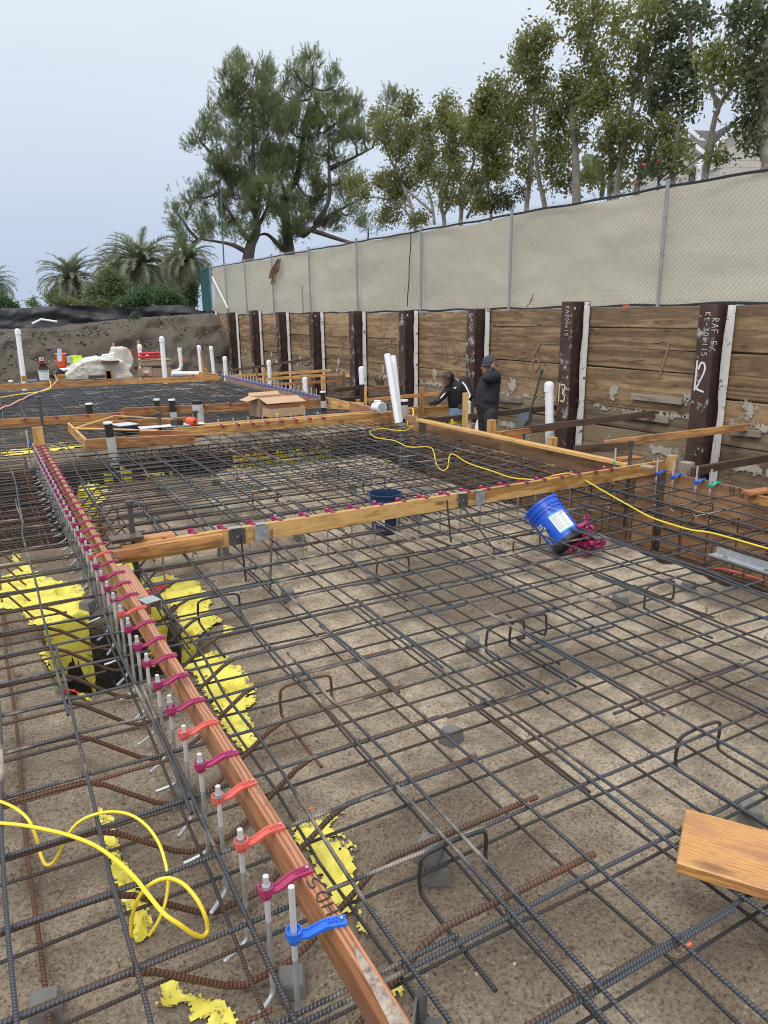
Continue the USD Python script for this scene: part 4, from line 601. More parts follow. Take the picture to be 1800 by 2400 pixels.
# tie wire at the crossings
ties = []
for x in AX:
    for y in BYS[:17]:
        if -1 < x < 5.6 and g.random() < (.75 if y < 4 else .5):
            a = g.uniform(0, 3.14); r = .017; th = np.linspace(0, 2*np.pi*1.15, 9); c, s = math.cos(a), math.sin(a)
            P = np.stack([x+r*np.cos(th)*c+g.normal(0, .001, 9), y+r*np.cos(th)*s, TOP+r*1.15*np.sin(th)], -1); e = P[-1]+g.normal(0, .014, 3)+[0, 0, .006]
            ties.append(tube(np.vstack([P, e]), .0012, 3, cap=False))
part(mat1, 'tie_wire', join(ties)[:2], M['wire'], kind='stuff')
bitc = [bx(.018, .008, .005, (AX[k]+.01, BYS[j]+g.normal(0, .02), TOP+.012)) for k, j in [(8, 1), (9, 4), (11, 6), (9, 2), (7, 5)]]
part(mat1, 'orange_mark', cat_(*bitc), M['orange'], kind='stuff')
mat2 = thing('far_rebar_mat', 'farther slab reinforcement of dark steel bars before the earth bank', 'rebar mat')
for x in np.arange(-1.6, 5.9, .36): sd += 1; bar(mat2, (x, 13.5, TOP+.02), (x+.1, 20.4, TOP+.02), .010, 'bar', sd, n=5); sd += 1; bar(mat2, (x+.1, 13.5, LOW), (x+.1, 20.4, LOW), .009, 'bar_low', sd, n=5)
for y in np.arange(13.6, 20.4, .16): sd += 1; bar(mat2, (-1.8, y+.1, TOP), (5.92, y-.1, TOP), .010, 'bar', sd, n=5); sd += 1; bar(mat2, (-1.8, y+.12, LOW), (5.9, y-.05, LOW), .009, 'bar_low', sd, n=5)
for y in np.arange(10.9, 13.1, .15): sd += 1; bar(mat2, (-1.7, y+.1, TOP), (5.9, y-.1, TOP), .009, 'bar', sd, n=5)
cage = thing('beam_cage', 'dense rusty stirrup cage standing in the cross trench', 'rebar cage')
for k, x in enumerate(np.arange(1.55, 5.75, .105)):
    x += g.normal(0, .01); y0, y1, z0, z1 = 9.55, 10.55, -.62, .15; v, f, uv = tube([(x, y0, z0), (x, y0, z1), (x, y1, z1), (x, y1, z0), (x, y0, z0)], .007, 4); part(cage, 'stirrup', (v, f), M['rust'], uv=uv)
for z in (-.58, -.38, -.18, .02, .14):
    for y in (9.56, 9.9, 10.2, 10.54): sd += 1; bar(cage, (1.0, y, z), (5.9, y, z), .011, 'rust' if z < 0 else 'bar_low', sd, 'long_bar', 5)
cage2 = thing('edge_beam_cage', 'rusty stirrups in the dark trench along the right plywood form', 'rebar cage')
for y in np.arange(3.0, 9.2, .3): v, f, uv = tube([(4.98, y, -.4), (4.98, y, .18), (5.72, y, .18), (5.72, y, -.4), (4.98, y, -.4)], .008, 5); part(cage2, 'stirrup', (v, f), M['rust'], uv=uv)
for x, z in [(5.0, -.38), (5.35, -.38), (5.7, -.38), (5.0, -.1), (5.7, -.1), (5.3, .16), (5.65, .16)]: sd += 1; bar(cage2, (x, .6, z), (x, 9.4, z), .012, 'rust' if z < 0 else 'bar', sd, 'long_bar', 6)
cage3 = thing('left_beam_cage', 'dark bar cage in the deep trench left of the far holders', 'rebar cage')
for y in np.arange(7.0, 11.2, .22): v, f, uv = tube([(-.9, y, -.42), (-.9, y, .17), (.35, y, .17), (.35, y, -.42), (-.9, y, -.42)], .008, 5); part(cage3, 'stirrup', (v, f), M['rust'], uv=uv)
for x, z in [(-.88, -.4), (-.5, -.4), (-.1, -.4), (.33, -.4), (-.88, -.1), (.33, -.1)]: sd += 1; bar(cage3, (x, 6.6, z), (x, 11.4, z), .011, 'rust', sd, 'long_bar', 5)
# small mortar blocks under the bars
def dobie(s=.042, h=.078):
    return hull([(sx*s*k, sy*s*k, z) for sx in (-1, 1) for sy in (-1, 1) for z, k in ((0, 1.0), (.010, 1.05), (h-.008, .93), (h, .84))])
dm = dobie()
for k, x, y, st, l in [('a4', 1215, 655, 0, 'lower of the two stacked mortar blocks in the right foreground'), ('a4', 1205, 520, 1, 'upper of the two stacked mortar blocks in the right foreground'), ('a3', 1295, 1110, 0, 'grey mortar block on sand above the stacked pair'), ('a3', 320, 262, 0, 'grey mortar block under bars left of centre'), ('a3', 830, 180, 0, 'grey mortar block beside a support bar at centre'),
        ('a3', 1420, 575, 0, 'grey mortar block right of centre'), ('z6', 775, 945, 0, 'pale mortar block below the tilted bucket, right side'), ('z6', 1180, 850, 0, 'mortar block near the steel channel'), ('n4', 868, 470, 0, 'mortar block beneath the cross board, left part'), ('a1', 530, 465, 0, 'dark mortar block beside the big yellow sheet'), ('a1', 1095, 1525, 0, 'mortar block below the lower magenta holders'),
        ('a4', 335, 1225, 0, 'mortar block behind the blue-held anchor bolt'), ('z5', 370, 520, 0, 'mortar block beyond the navy bucket, left'), ('z5', 535, 592, 0, 'mortar block beyond the navy bucket, right'), ('z5', 895, 755, 0, 'mortar block right of the navy bucket'), ('z5', 240, 865, 0, 'mortar block under the cross board middle'), ('z6', 50, 640, 0, 'mortar block left of the tilted bucket'), ('z5', 1350, 945, 0, 'mortar block below the shiny bracket'),
        ('z4', 890, 590, 0, 'mortar block on far sand, left'), ('z4', 1200, 555, 0, 'mortar block on far sand, middle'), ('a2', 270, 1440, 0, 'large mortar block in the bottom left corner'), ('a6', 1545, 330, 0, 'mortar block beside the loose plank end')]:
    p = onz(k, x, y, .0 if not st else .08); z = float(gz(np.array([p[0]]), np.array([p[1]]))[0])
    if st: p = onz('a4', 1215, 655, 0)+[-.02, .03, 0]; z = float(gz(np.array([p[0]]), np.array([p[1]]))[0])+.078
    solo('mortar_block', dm, M['concrete'], l, 'spacer block', rotz(g.uniform(0, 1.5), (p[0], p[1], z-.004)))
# ------------------------------------------------------------------ anchor bolts and their plastic holders
def holder_parts(t, m):
    prof = Polygon([(.012, 0), (.012, .009), (-.042, .009), (-.062, .001), (-.090, -.012), (-.112, -.012), (-.112, -.019), (-.087, -.019), (-.060, -.008), (-.038, 0)])
    e = extrude(prof, .006); e.apply_transform(np.array([[1, 0, 0, 0], [0, 0, 1, 0], [0, 1, 0, 0], [0, 0, 0, 1.0]])); web = e.copy(); web.apply_scale((1, 4.0, 1)); web.apply_translation((0, -.012, 0)); web.apply_translation((0, 0, -.003))
    r1 = e.copy(); r1.apply_translation((0, -.016, 0)); r2 = e.copy(); r2.apply_translation((0, .010, 0))
    ribs = [bx(.003, .024, .006, (x, 0, .007)) for x in (-.038, -.028, -.018, -.008)]+[bx(.03, .003, .006, (-.023, 0, .007))]
    part(t, 'arm', cat_(web, r1, r2, *ribs), m)
    cup = trimesh.creation.revolve(np.array([[.0105, -.034], [.016, -.034], [.018, -.022], [.022, -.018], [.022, .004], [.018, .004], [.016, -.004], [.0105, -.004], [.0105, -.034]]), sections=18); cup.apply_translation((-.127, 0, 0)); part(t, 'cup', cup, m, smooth=40)
    part(t, 'screw', cyl((0, .004, .010), (0, .004, .013), .005, n=8), M['galv'])
def bolt_parts(t, top=.045, hook=True, bare=False):
    P = [(0, 0, .02), (0, 0, -.36)]
    if hook: P = np.vstack([[(0, 0, .02), (0, 0, -.30)], smoothline([(0, 0, -.33), (.0, 0, -.355), (-.012, -.006, -.372), (-.05, -.02, -.385), (-.085, -.035, -.392)], 3)])
    v, f, uv = tube(P, .0080, 9); part(t, 'shank', (v, f), M['galv'], uv=uv, smooth=True)
    v, f, uv = tube([(0, 0, -.11), (0, 0, -.02), (0, 0, top)], .0088, 10); part(t, 'thread', (v, f), M['thread'], smooth=30)
    if not bare: part(t, 'nut', cyl((0, 0, .002), (0, 0, .016), .0135, n=6), M['galv'])
protoH, protoB = {}, [None, None]
ORD = ['first', 'second', 'third', 'fourth', 'fifth', 'sixth', 'seventh', 'eighth', 'ninth', 'tenth', 'eleventh', 'twelfth', 'thirteenth', 'fourteenth', 'fifteenth', 'sixteenth', 'seventeenth', 'eighteenth', 'nineteenth', 'twentieth', 'twenty-first', 'twenty-second', 'twenty-third', 'twenty-fourth', 'twenty-fifth', 'twenty-sixth', 'twenty-seventh', 'twenty-eighth', 'twenty-ninth', 'thirtieth', 'thirty-first', 'thirty-second', 'thirty-third', 'thirty-fourth', 'thirty-fifth', 'thirty-sixth', 'thirty-seventh', 'thirty-eighth', 'thirty-ninth', 'fortieth']
def holder(col, loc, ang, label, group=None, tilt=None):
    xf = rotz(ang, loc) if tilt is None else tilt
    if col not in protoH:
        t = thing('bolt_holder', label, 'bolt holder', xf, group); holder_parts(t, M[col]); protoH[col] = t; return t
    return copy_of(protoH[col], xf, label, group)
def abolt(loc, ang, label, group=None, bare=0):
    xf = rotz(ang, loc)
    if protoB[bare] is None:
        t = thing('anchor_bolt', label, 'anchor bolt', xf, group); bolt_parts(t, .045 if not bare else .12, True, bool(bare)); protoB[bare] = t; return t
    return copy_of(protoB[bare], xf, label, group)
cols = ['magenta', 'coral', 'coral', 'magenta', 'coral', 'magenta', 'magenta', 'magenta', 'magenta', 'magenta', 'coral', 'magenta', 'magenta', 'magenta', 'magenta', 'coral']+['magenta']*24
lx = lambda y: .632-.0072*(y-.5)
holder('blue', (lx(1.42)+.012, 1.43, ZT), -.30, 'single blue plastic bolt holder nearest the camera on the long board')
abolt((lx(1.42)-.110, 1.467, ZT+.02), .4, 'tall threaded anchor bolt in the blue holder', bare=1)
cn = {'magenta': 0, 'coral': 0}
for k in range(39):
    y = 1.64+.2285*k if k < 16 else 1.64+.2285*15+.2285*(k-15); c = cols[k]; cn[c] += 1
    if y > 10.3: break
    if abs(y-5.18) < .12: pass
    side = 'near' if k < 16 else 'far'
    holder(c, (lx(y)+.006, y+g.normal(0, .008), ZT), g.normal(0, .05), f'{c if c != "coral" else "coral red"} plastic bolt holder, {ORD[k]} behind the blue one on the long board', 'bolt holders along the long board')
    abolt((lx(y)-.121, y, ZT-.006+g.normal(0, .006)), g.uniform(-.6, .6), f'galvanised anchor bolt hanging in the {ORD[k]} holder behind the blue one', 'anchor bolts along the long board')
holder('blue', (.55, 10.45, ZT), 0, 'small blue bolt holder by the stake at the far end of the long board'); abolt((.40, 10.45, ZT+.05), 0, 'tall bolt in the blue holder by the far stake', bare=1)
for k in range(22):
    x = 1.0+.2275*k; y = 5.19+.0115*(x-.7)
    if x > 5.75: break
    holder('magenta', (x, y+.005, ZT), -math.pi/2+g.normal(0, .05), f'magenta clip on the yellow cross board, {ORD[k]} from its left end', 'magenta clips along the cross board')
    abolt((x, y+.127, ZT-.040+g.normal(0, .008)), g.uniform(1.0, 2.2), f'anchor bolt behind the cross board, {ORD[k]} from its left end', 'anchor bolts behind the cross board')
for k, (c, kk, x, y, l) in enumerate([('blue', 'n1', 405, 285, 'blue bolt holder at the right end of the cross board on the plywood'), ('blue', 'n1', 645, 325, 'second blue bolt holder on the right plywood edge'), ('blue', 'n1', 890, 400, 'third blue bolt holder on the right plywood edge'), ('green', 'n1', 1075, 440, 'green bolt holder on the right plywood edge'), ('green', 'z3', 705, 1190, 'green bolt holder beyond the right end of the cross board')]):
    zz_ = .302 if kk == 'n1' else ZT; p = onz(kk, x, y, zz_); yv = p[1]; xe = 6.31 if kk == 'n1' else 5.99; xv = xe-.127
    holder(c, (xe, yv, zz_), 0.0, l); abolt((xv, yv, zz_+.03), .7, 'tall anchor bolt in the '+l.replace('bolt holder ', 'holder ').replace('second ', 'second ').replace(' beyond the right end of the cross board', ' beyond the cross board end').replace(' at the right end of the cross board on the plywood', ' at the cross board end'), bare=1)
for k in range(8):
    x = 3.05+.235*k
    holder('magenta', (x, 10.7, ZT), math.pi/2, f'magenta clip on the front twin board, {ORD[k]} from the left', 'clips between the twin boards'); abolt((x, 10.827, ZT+.02), 0, f'bolt between the twin boards, {ORD[k]} from the left', 'bolts between the twin boards')
for k in range(11):
    x = .5+.48*k; y = 13.35-.115*x+(.0 if x < 2 else .08); holder('magenta', (x, y, ZT+(.06 if x > 2.04 else 0)), math.pi/2, f'small magenta clip on the far cross boards, {ORD[k]} from the left', 'clips on the far cross boards')
for k in range(28):
    y = 13.5+.24*k; holder('blue', (5.97, y, ZT), 0, f'blue holder on the far slab edge, {ORD[k]} from the near corner', 'blue holders on the far slab edge'); abolt((5.843, y, ZT+.04), 0, f'bolt on the far slab edge, {ORD[k]} from the near corner', 'bolts on the far slab edge', bare=1)
# spare holders heaped by the tilted bucket
pc = onz('n2', 1150, 1120, .02)+np.array([.03, .10, 0])
for k in range(58):
    q = np.array([g.normal(0, .025), g.normal(0, .028), min(.2, abs(g.normal(.08, .05)))]); a = g.normal(0, 1, (3, 3)); u, _, vt = np.linalg.svd(a); R_ = u@vt; R_ *= np.linalg.det(R_)
    c = pc+q+(.5*q[2])*np.array([-.45, .4, 0]); c[2] = max(.03, c[2])
    holder('coral' if k in (7, 21) else 'magenta', None, 0, 'spare magenta bolt holder heaped beside the tilted blue bucket' if k not in (7, 21) else 'spare coral bolt holder in the heap beside the tilted bucket', 'spare bolt holders in the heap', tilt=mtx(c, *R_))
# tall hex-head bolts through pads on the boards
def hexbolt(loc, top, bot, r, label):
    t = thing('hex_bolt', label, 'hex bolt', mtx(loc)); part(t, 'shaft', cyl((0, 0, bot), (0, 0, top), r), M['hotsteel'], smooth=40); part(t, 'head', cyl((0, 0, top), (0, 0, top+.03), r*1.75, n=6), M['hotsteel'])
p = onz('n4', 205, 352, .42); hexbolt((p[0], 5.30, 0), .66, -.12, .020, 'tall hex-head steel bolt standing through the wood pad on the cross board')
fb((p[0]-.17, 5.22, .452), (p[0]+.05, 5.225, .452), .13, .028, 'darkwood', 'wet square wood pad under the tall hex-head bolt', 'wood_pad', 'wood pad')
p = onz('z3', 785, 1215, .4); hexbolt((p[0], p[1]+.05, 0), .62, -.3, .020, 'tall hex-head steel bolt near the right end of the cross board')
p = onz('m6', 540, 330, .4); hexbolt((p[0], p[1], 0), .72, .1, .025, 'dark hex-head bolt standing on the left far cross board')
for k, x, y, l in [('m7', 520, 420, 'dark steel stub on the twin board end, left of the wire coil'), ('m7', 990, 400, 'dark steel stub behind the orange twine')]:
    p = onz(k, x, y, .42); hexbolt((p[0], p[1], 0), .58, .3, .03, l)
p0, p1 = onz('z5', 1160, 655, .4), onz('z5', 1330, 930, .03)
solo('tie_rod', tube([(p0[0]+.06, 5.14, .38), p1], .008, 6)[:2], M['wire'], 'slanted ribbed rod dropping from the right joint of the cross board', 'rod')
solo('tie_rod', tube([(p0[0]-.05, 5.14, .38), (p0[0]-.04, 5.08, .0)], .008, 6)[:2], M['wire'], 'upright rod below the right joint of the cross board', 'rod')
p0 = onz('z4', 1317, 860, .3); solo('tie_rod', tube([(p0[0], 5.13, .36), (p0[0]+.01, 5.1, -.02)], .008, 6)[:2], M['wire'], 'upright rod below the left joint of the cross board', 'rod')
solo('tie_rod', tube([(p0[0]+.25, 5.13, .36), onz('z4', 1500, 1150, .02)], .008, 6)[:2], M['wire'], 'slanted rod below the left bracket of the cross board', 'rod')
# ------------------------------------------------------------------ loose things on the near mat
a, b, c, d = onz('a6', 1165, 238, .292), onz('a6', 1060, 556, .292), onz('a6', 1659, 372, .292), onz('a6', 1659, 768, .292)
along = (c-a)/np.linalg.norm(c-a); L, X, Y, Z = frame(a, a+along); wd = np.linalg.norm(b-a)
solo('plank', bx(1.7, wd*.97, .042, (.85, -wd*.485, -.021), .004), wood('plank_wood', (.70, .37, .115), (.40, .165, .042), (.30, .10, .075), .46, .38, grain=2.0, wet=.3, dist=11.0), 'wide wet orange-brown plank end jutting in at the right edge', 'plank', mtx(a, X, Y, Z))
def cord(k_pts, r, m, name, label): solo(name, tube(smoothline([onz(k, x, y, h) for k, x, y, h in k_pts], 6), r, 7)[:2], M[m], label, 'cord', smooth=True)
c1 = [(-80, 180, .27), (0, 200, .27), (90, 240, .265), (170, 310, .25), (215, 415, .2), (235, 490, .15), (262, 565, .12), (292, 580, .12), (335, 540, .14), (400, 410, .22), (470, 325, .26), (570, 278, .28), (680, 262, .28), (790, 285, .28), (880, 350, .26), (950, 450, .24), (990, 570, .2), (1005, 680, .17), (990, 800, .14), (950, 910, .1), (890, 1005, .06)]
cord([('a2', x, y, h) for x, y, h in c1], .0056, 'cord', 'extension_cord', 'yellow cord looping over the bars at lower left, thin upper loop')
c2 = [(-80, 325, .27), (0, 330, .27), (130, 342, .27), (260, 365, .27), (420, 405, .28), (560, 460, .28), (680, 540, .28), (800, 650, .28), (880, 750, .27), (980, 870, .25), (1075, 937, .22), (1150, 990, .18), (1210, 1008, .15), (1242, 970, .15), (1225, 880, .2), (1170, 775, .24), (1090, 690, .26), (1000, 660, .26), (910, 690, .25), (840, 760, .2), (800, 850, .14), (785, 930, .08), (785, 1010, .02)]
cord([('a2', x, y, h) for x, y, h in c2], .0066, 'cord', 'extension_cord', 'yellow cord sweeping from the left edge down to a lower loop')
c3 = [('m4', 970, 1030, .40), ('m4', 965, 1090, .33), ('m4', 985, 1110, .3), ('m4', 1045, 1090, .29), ('m4', 1035, 1110, .27), ('m4', 970, 1145, .27), ('m4', 870, 1158, .27), ('m4', 640, 1132, .27), ('m4', 482, 1165, .27), ('z5', 655, 292, .265), ('z5', 690, 303, .265), ('z5', 770, 315, .265), ('z5', 850, 350, .265), ('z5', 960, 350, .265), ('z5', 988, 380, .26), ('z5', 1002, 445, .22), ('z5', 1035, 480, .2), ('z5', 1065, 462, .22), ('z5', 1075, 400, .26), ('z5', 1100, 392, .265), ('z5', 1180, 440, .265), ('z5', 1300, 480, .265), ('z5', 1420, 520, .27), ('z5', 1540, 531, .30), ('z6', 300, 188, .34), ('z6', 400, 160, .415), ('z6', 480, 153, .41), ('z6', 560, 190, .33), ('z6', 700, 272, .28), ('z6', 860, 362, .265), ('z6', 960, 415, .265), ('z6', 1100, 462, .265), ('z6', 1200, 490, .265), ('z6', 1340, 512, .265), ('z6', 1659, 602, .265), ('z6', 1800, 640, .265)]
cord(c3, .0066, 'cord', 'extension_cord', 'long yellow cord snaking from the taped pipe over the cross board to the right edge')
cord([('m4', 1035, 870, .52), ('m4', 1047, 930, .46), ('m4', 1040, 975, .41)], .012, 'cord', 'extension_cord', 'short yellow cord end hanging on the twin board stub')
cord([('m6', -40, 70, .28), ('m6', 0, 65, .28), ('m6', 180, 35, .28), ('m6', 380, 8, .30), ('m1', 450, 1330, .3), ('m1', 640, 1280, .36), ('m1', 655, 1220, .42), ('m1', 640, 1165, .45)], .013, 'cord', 'extension_cord', 'pale yellow cord crossing the far mat at the left edge')
cord([('m6', -40, 240, .28), ('m6', 10, 210, .28), ('m6', 60, 182, .28), ('m6', 130, 168, .28), ('m6', 240, 105, .28), ('m6', 300, 85, .28), ('m6', 370, 42, .29), ('m6', 490, 0, .3), ('m1', 600, 1282, .33), ('m1', 690, 1225, .4), ('m1', 745, 1160, .45)], .015, 'pinkcord', 'extension_cord', 'pink cord crossing the far mat at the left edge')
def bucket(mx, body, label, navy=False):
    t = thing('bucket', label, 'bucket', mx); o = []
    prof = [(.0, .0), (.128, .0), (.131, .006), (.140, .275), (.150, .277), (.150, .283), (.1415, .287), (.1425, .305), (.152, .307), (.152, .313), (.143, .317), (.1445, .345), (.153, .350), (.154, .368), (.149, .370), (.145, .350), (.137, .275), (.127, .010), (0, .008)]
    part(t, 'body', trimesh.creation.revolve(np.array(prof), sections=48), M[body], smooth=35)
    th = np.linspace(0, math.pi, 15); hz = .30
    H = np.stack([.158*np.cos(th), .10*np.sin(th)*1.1+.03, hz-.13*np.sin(th)], -1) if not navy else np.stack([.156*np.cos(th), .156*np.sin(th), hz-.06*np.sin(th)], -1)
    part(t, 'handle', tube(H, .0025, 6)[:2], M['galv'])
    return t
def curved(a0, a1, z0, z1, off=.0015, n=14):
    th = np.linspace(a0, a1, n+1); rr = lambda z: .131+(.140-.131)*(z-.006)/.269+off
    V = np.array([[rr(z)*math.cos(x), rr(z)*math.sin(x), z] for z in (z0, z1) for x in th]); q = [[i, i+1, n+2+i, n+1+i] for i in range(n)]
    return V, np.array(q)
bc = onz('n2', 800, 930, .10); axv = -.52*cr+.76*cu+.38*fw; axv /= np.linalg.norm(axv)
tocam = CAM-bc; tocam -= axv*(tocam@axv); tocam /= np.linalg.norm(tocam); yv = np.cross(axv, tocam)
t = bucket(mtx(bc, tocam*1.10, yv*1.10, axv*1.10), 'bucket', 'bright blue plastic bucket tipped on the bars with a white paper label')
part(t, 'label_edge', curved(-.05, .98, .075, .235), M['cyan']); part(t, 'paper_label', curved(-.03, .97, .085, .222, .002), M['label'])
tl = [curved(a, b, z, z+.0035, .0026, 4) for z in np.arange(.098, .212, .0085) for a, b in ((.03, .40), (.50, .50+random.uniform(.2, .4)))]
part(t, 'label_text', join(tl)[:2], M['ink'], 'lines of fine print', kind='stuff')
part(t, 'warning_panel', curved(-.98, -.93, .06, .24, .002), M['label'], 'thin printed frame'); part(t, 'warning_heading', curved(-.92, -.62, .195, .228, .002), M['cream'], 'cream warning heading')
part(t, 'warning_heading_text', join([curved(-.9, -.64, z, z+.006, .0027, 4) for z in (.203, .215)])[:2], M['black'], 'two dark lines of heading')
fig = unary_union([Point(0, 0).buffer(.020), Point(.012, .014).buffer(.013), LineString([(-.02, -.012), (.0, -.03), (.02, -.02)]).buffer(.005), LineString([(.02, .01), (.03, .03)]).buffer(.005)])
fm = extrude(fig, .001); fv = np.array(fm.vertices); fz = .155+fv[:, 1]; rr = .131+.009*(fz-.006)/.269+.0018+fv[:, 2]; fa = -.78+fv[:, 0]/.137; fm.vertices = np.stack([rr*np.cos(fa), rr*np.sin(fa), fz], -1); part(t, 'warning_picture', fm, M['cream'], 'cream warning pictogram')
part(t, 'warning_text', join([curved(-.92, -.66, z, z+.003, .002, 4) for z in np.arange(.07, .12, .008)])[:2], M['ink'], kind='stuff')
resv = trimesh.creation.revolve(np.array([[0, -.004], [.12, -.004], [.1325, .0], [.134, .02], [.134, .036], [.131, .04]]), sections=40).subdivide(); nz = meshkit.fbm(np.array(resv.vertices)*60, 3, 2)-.5; resv.vertices = np.array(resv.vertices)*(1+nz[:, None]*.06); part(t, 'tar_residue', resv, M['mudblack'], 'black crusted residue on the base', smooth=True)
p = onz('z5', 720, 815, 0); t = bucket(rotz(.4, (p[0], p[1], .0)), 'navy', 'dark navy bucket standing upright behind the yellow cross board', True)
aa = math.atan2(-p[1], -p[0])-.4-.15; part(t, 'paper_label', curved(aa-.75, aa+.1, .085, .20, .002), M['label']); part(t, 'label_text', join([curved(aa-.7, aa-.1, z, z+.004, .0028, 4) for z in np.arange(.10, .19, .012)])[:2], M['ink'], kind='stuff')
# galvanised channel with punched holes
A, B = onz('z6', 1300, 638, .262), onz('z6', 1800, 800, .262); L, X, Y, Z = frame(A, B)
pl = sbox(0, 0, L, .085).difference(unary_union([Point(x, y).buffer(r) for x, y, r in ((.10, .055, .018), (.085, .018, .010), (.14, .02, .008), (.42, .055, .02), (.40, .02, .009), (.75, .05, .02))]))
t = thing('steel_channel', 'galvanised steel channel with punched holes lying on the bars at the right edge', 'steel channel', mtx(A, X, Y, Z)); part(t, 'web', extrude(pl, .0025), M['galv']); part(t, 'flange', bx(L, .0025, .05, (L/2, .086, .025)), M['galv']); part(t, 'lip', bx(L, .0025, .014, (L/2, -.001, .004)), M['galv'])
solo('orange_hose', tube(smoothline([onz('z6', 1300, 717, .0), onz('z6', 1420, 730, -.05), onz('z6', 1560, 770, -.06), onz('z6', 1659, 800, -.04)]), .009, 6)[:2], M['coral'], 'thin salmon cord lying in the right trench beneath the channel', 'cord')
for k, pts, l in [('z6', [(1375, 1000), (1385, 1040), (1365, 1050), (1390, 1055)], 'pink string scrap on sand, left of the two at right'), ('z6', [(1510, 1080), (1540, 1095), (1560, 1085)], 'pink string scrap on sand, nearest the right edge')]:
    solo('string_scrap', tube(smoothline([onz(k, x, y, .012) for x, y in pts]), .003, 4)[:2], M['pinkcord'], l, 'string')
# nails standing in the long board
for y in (1.98, 2.06, 4.92): solo('nail', cyl((lx(y), y, ZT), (lx(y)+.003, y, ZT+.03), .0022, n=6), M['galv'], f'short nail standing in the long board, {"nearest" if y < 2 else "second" if y < 3 else "farthest"} of three', 'nail')
# ------------------------------------------------------------------ pipes
def pipe(k, top, bot, D, zend, r, m, label, cap='pvc', sleeve=None, tape=None, axis_=None, name='capped_pipe', name2='cap'):
    f = {'X': onx, 'Y': ony, 'D': ond}[axis_ or 'X']; a, b = f(k, *top, D), f(k, *bot, D); d = (b-a)/np.linalg.norm(b-a)
    if abs(d[2]) > .3: e = a+d*((zend-a[2])/d[2])
    t = thing(name, label, 'pipe'); part(t, 'pipe', cyl(a, e, r, n=24), M[m], smooth=40)
    if cap == 'pvc':
        prof = np.array([[0, r*.55], [r*.5, r*.48], [r*.95, r*.12], [r*1.13, -r*.2], [r*1.13, -r*1.9], [r*1.0, -r*1.9]]); c = trimesh.creation.revolve(prof, sections=24); c.apply_translation((0, 0, 0)); T = np.eye(4); T[:3, 3] = a; c.apply_transform(T); part(t, name2, c, M['pvc'], smooth=50)
    elif cap == 'white': part(t, name2, cyl(a+[0, 0, .004], a+[0, 0, -.02], r*1.12), M['pvc'])
    if sleeve: part(t, 'sleeve', cyl(a+d*sleeve[0], a+d*sleeve[1], r*sleeve[2], n=20), M[sleeve[3]], smooth=40)
    if tape:
        for q0, q1 in tape:
            n = 14; tt = np.linspace(q0, q1, n); part(t, 'tape', tube([a+d*x for x in tt], r*(1.06+.05*np.random.default_rng(3).random(n)), 16)[:2], M['tape'], 'grey duct tape', smooth=30)
    return t
pipe('m1', (225, 515), (300, 1110), 21.6, -.1, .062, 'pvc', 'tall leaning white pipe with cap at the far left', axis_='Y')
pipe('m2', (425, 715), (450, 1090), 24.0, -.1, .062, 'pvc', 'capped white pipe just left of the red case', axis_='Y')
pipe('m2', (712, 615), (755, 1120), 21.6, -.1, .066, 'pvc', 'tall capped white pipe in front of the cardboard boxes', axis_='Y')
pipe('m2', (1195, 725), (1225, 1060), 22.0, -.1, .055, 'pvc', 'capped white pipe beside the tall yellow stake', axis_='Y')
pipe('m2', (1352, 735), (1390, 1090), 21.6, -.1, .052, 'pvc', 'capped white pipe before the third wall beam from the corner', axis_='Y')
pipe('m2', (1530, 870), (1545, 1100), 20.9, -.1, .058, 'pvc', 'shorter capped white pipe at the far slab corner', axis_='Y')
pipe('m3', (718, 255), (737, 555), 7.0, -.1, .058, 'pvc', 'capped white pipe behind the two yellow uprights')
pipe('m3', (1186, 478), (1202, 690), 7.0, -.3, .062, 'pvc', 'short wide capped pipe above the end of the blue holder row')
pipe('m4', (370, 342), (392, 820), 6.5, -.2, .05, 'abs', 'capped pipe with white top and long black body at the slab corner', sleeve=(.03, .32, 1.12, 'pvc'), tape=[(.93, 1.05)])
pipe('m5', (522, 675), (532, 1030), 6.9, -.4, .060, 'pvc', 'capped white pipe in front of the workers')
pipe('m5', (1587, 437), (1592, 1230), 7.3, -.4, .062, 'pvc', 'tall lone capped white pipe right of the workers')
pipe('m6', (1150, 140), (1165, 330), 13.5, -.1, .055, 'abs', 'black pipe with white lid behind the left far board', 'white', axis_='Y', name='black_pipe')
pipe('m6', (1397, 385), (1475, 850), 10.25, -.2, .055, 'abs', 'leaning black pipe with white lid and duct tape at the box form', 'white', tape=[(.20, .62)], axis_='Y', name='black_pipe')
pipe('m7', (480, 85), (492, 260), 13.4, -.1, .05, 'abs', 'slim black pipe with white lid behind the right far board', 'white', axis_='Y', name='black_pipe')
pipe('m7', (675, 88), (710, 350), 13.0, -.1, .055, 'abs', 'black pipe with white lid and tape beside the slim one', 'white', tape=[(.22, .75)], axis_='Y', name='black_pipe')
pipe('m7', (1003, 105), (1030, 400), 12.2, -.1, .085, 'abs', 'thick black pipe wrapped in silver tape behind the twin boards', None, tape=[(.06, .55)], axis_='Y', name='black_pipe')
pipe('m3', (1418, 650), (1430, 840), 12.4, .1, .05, 'abs', 'short black pipe with white lid at the slab corner', 'white', tape=[(.17, .3)], axis_='Y', name='black_pipe')
pipe('m4', (911, 760), (915, 1260), 10.2, -.5, .075, 'abs', 'thick pipe wrapped in white tape beside the leaning white pipes', 'white', tape=[(.08, .3), (.36, 1.1)], axis_='Y', name='taped_pipe')
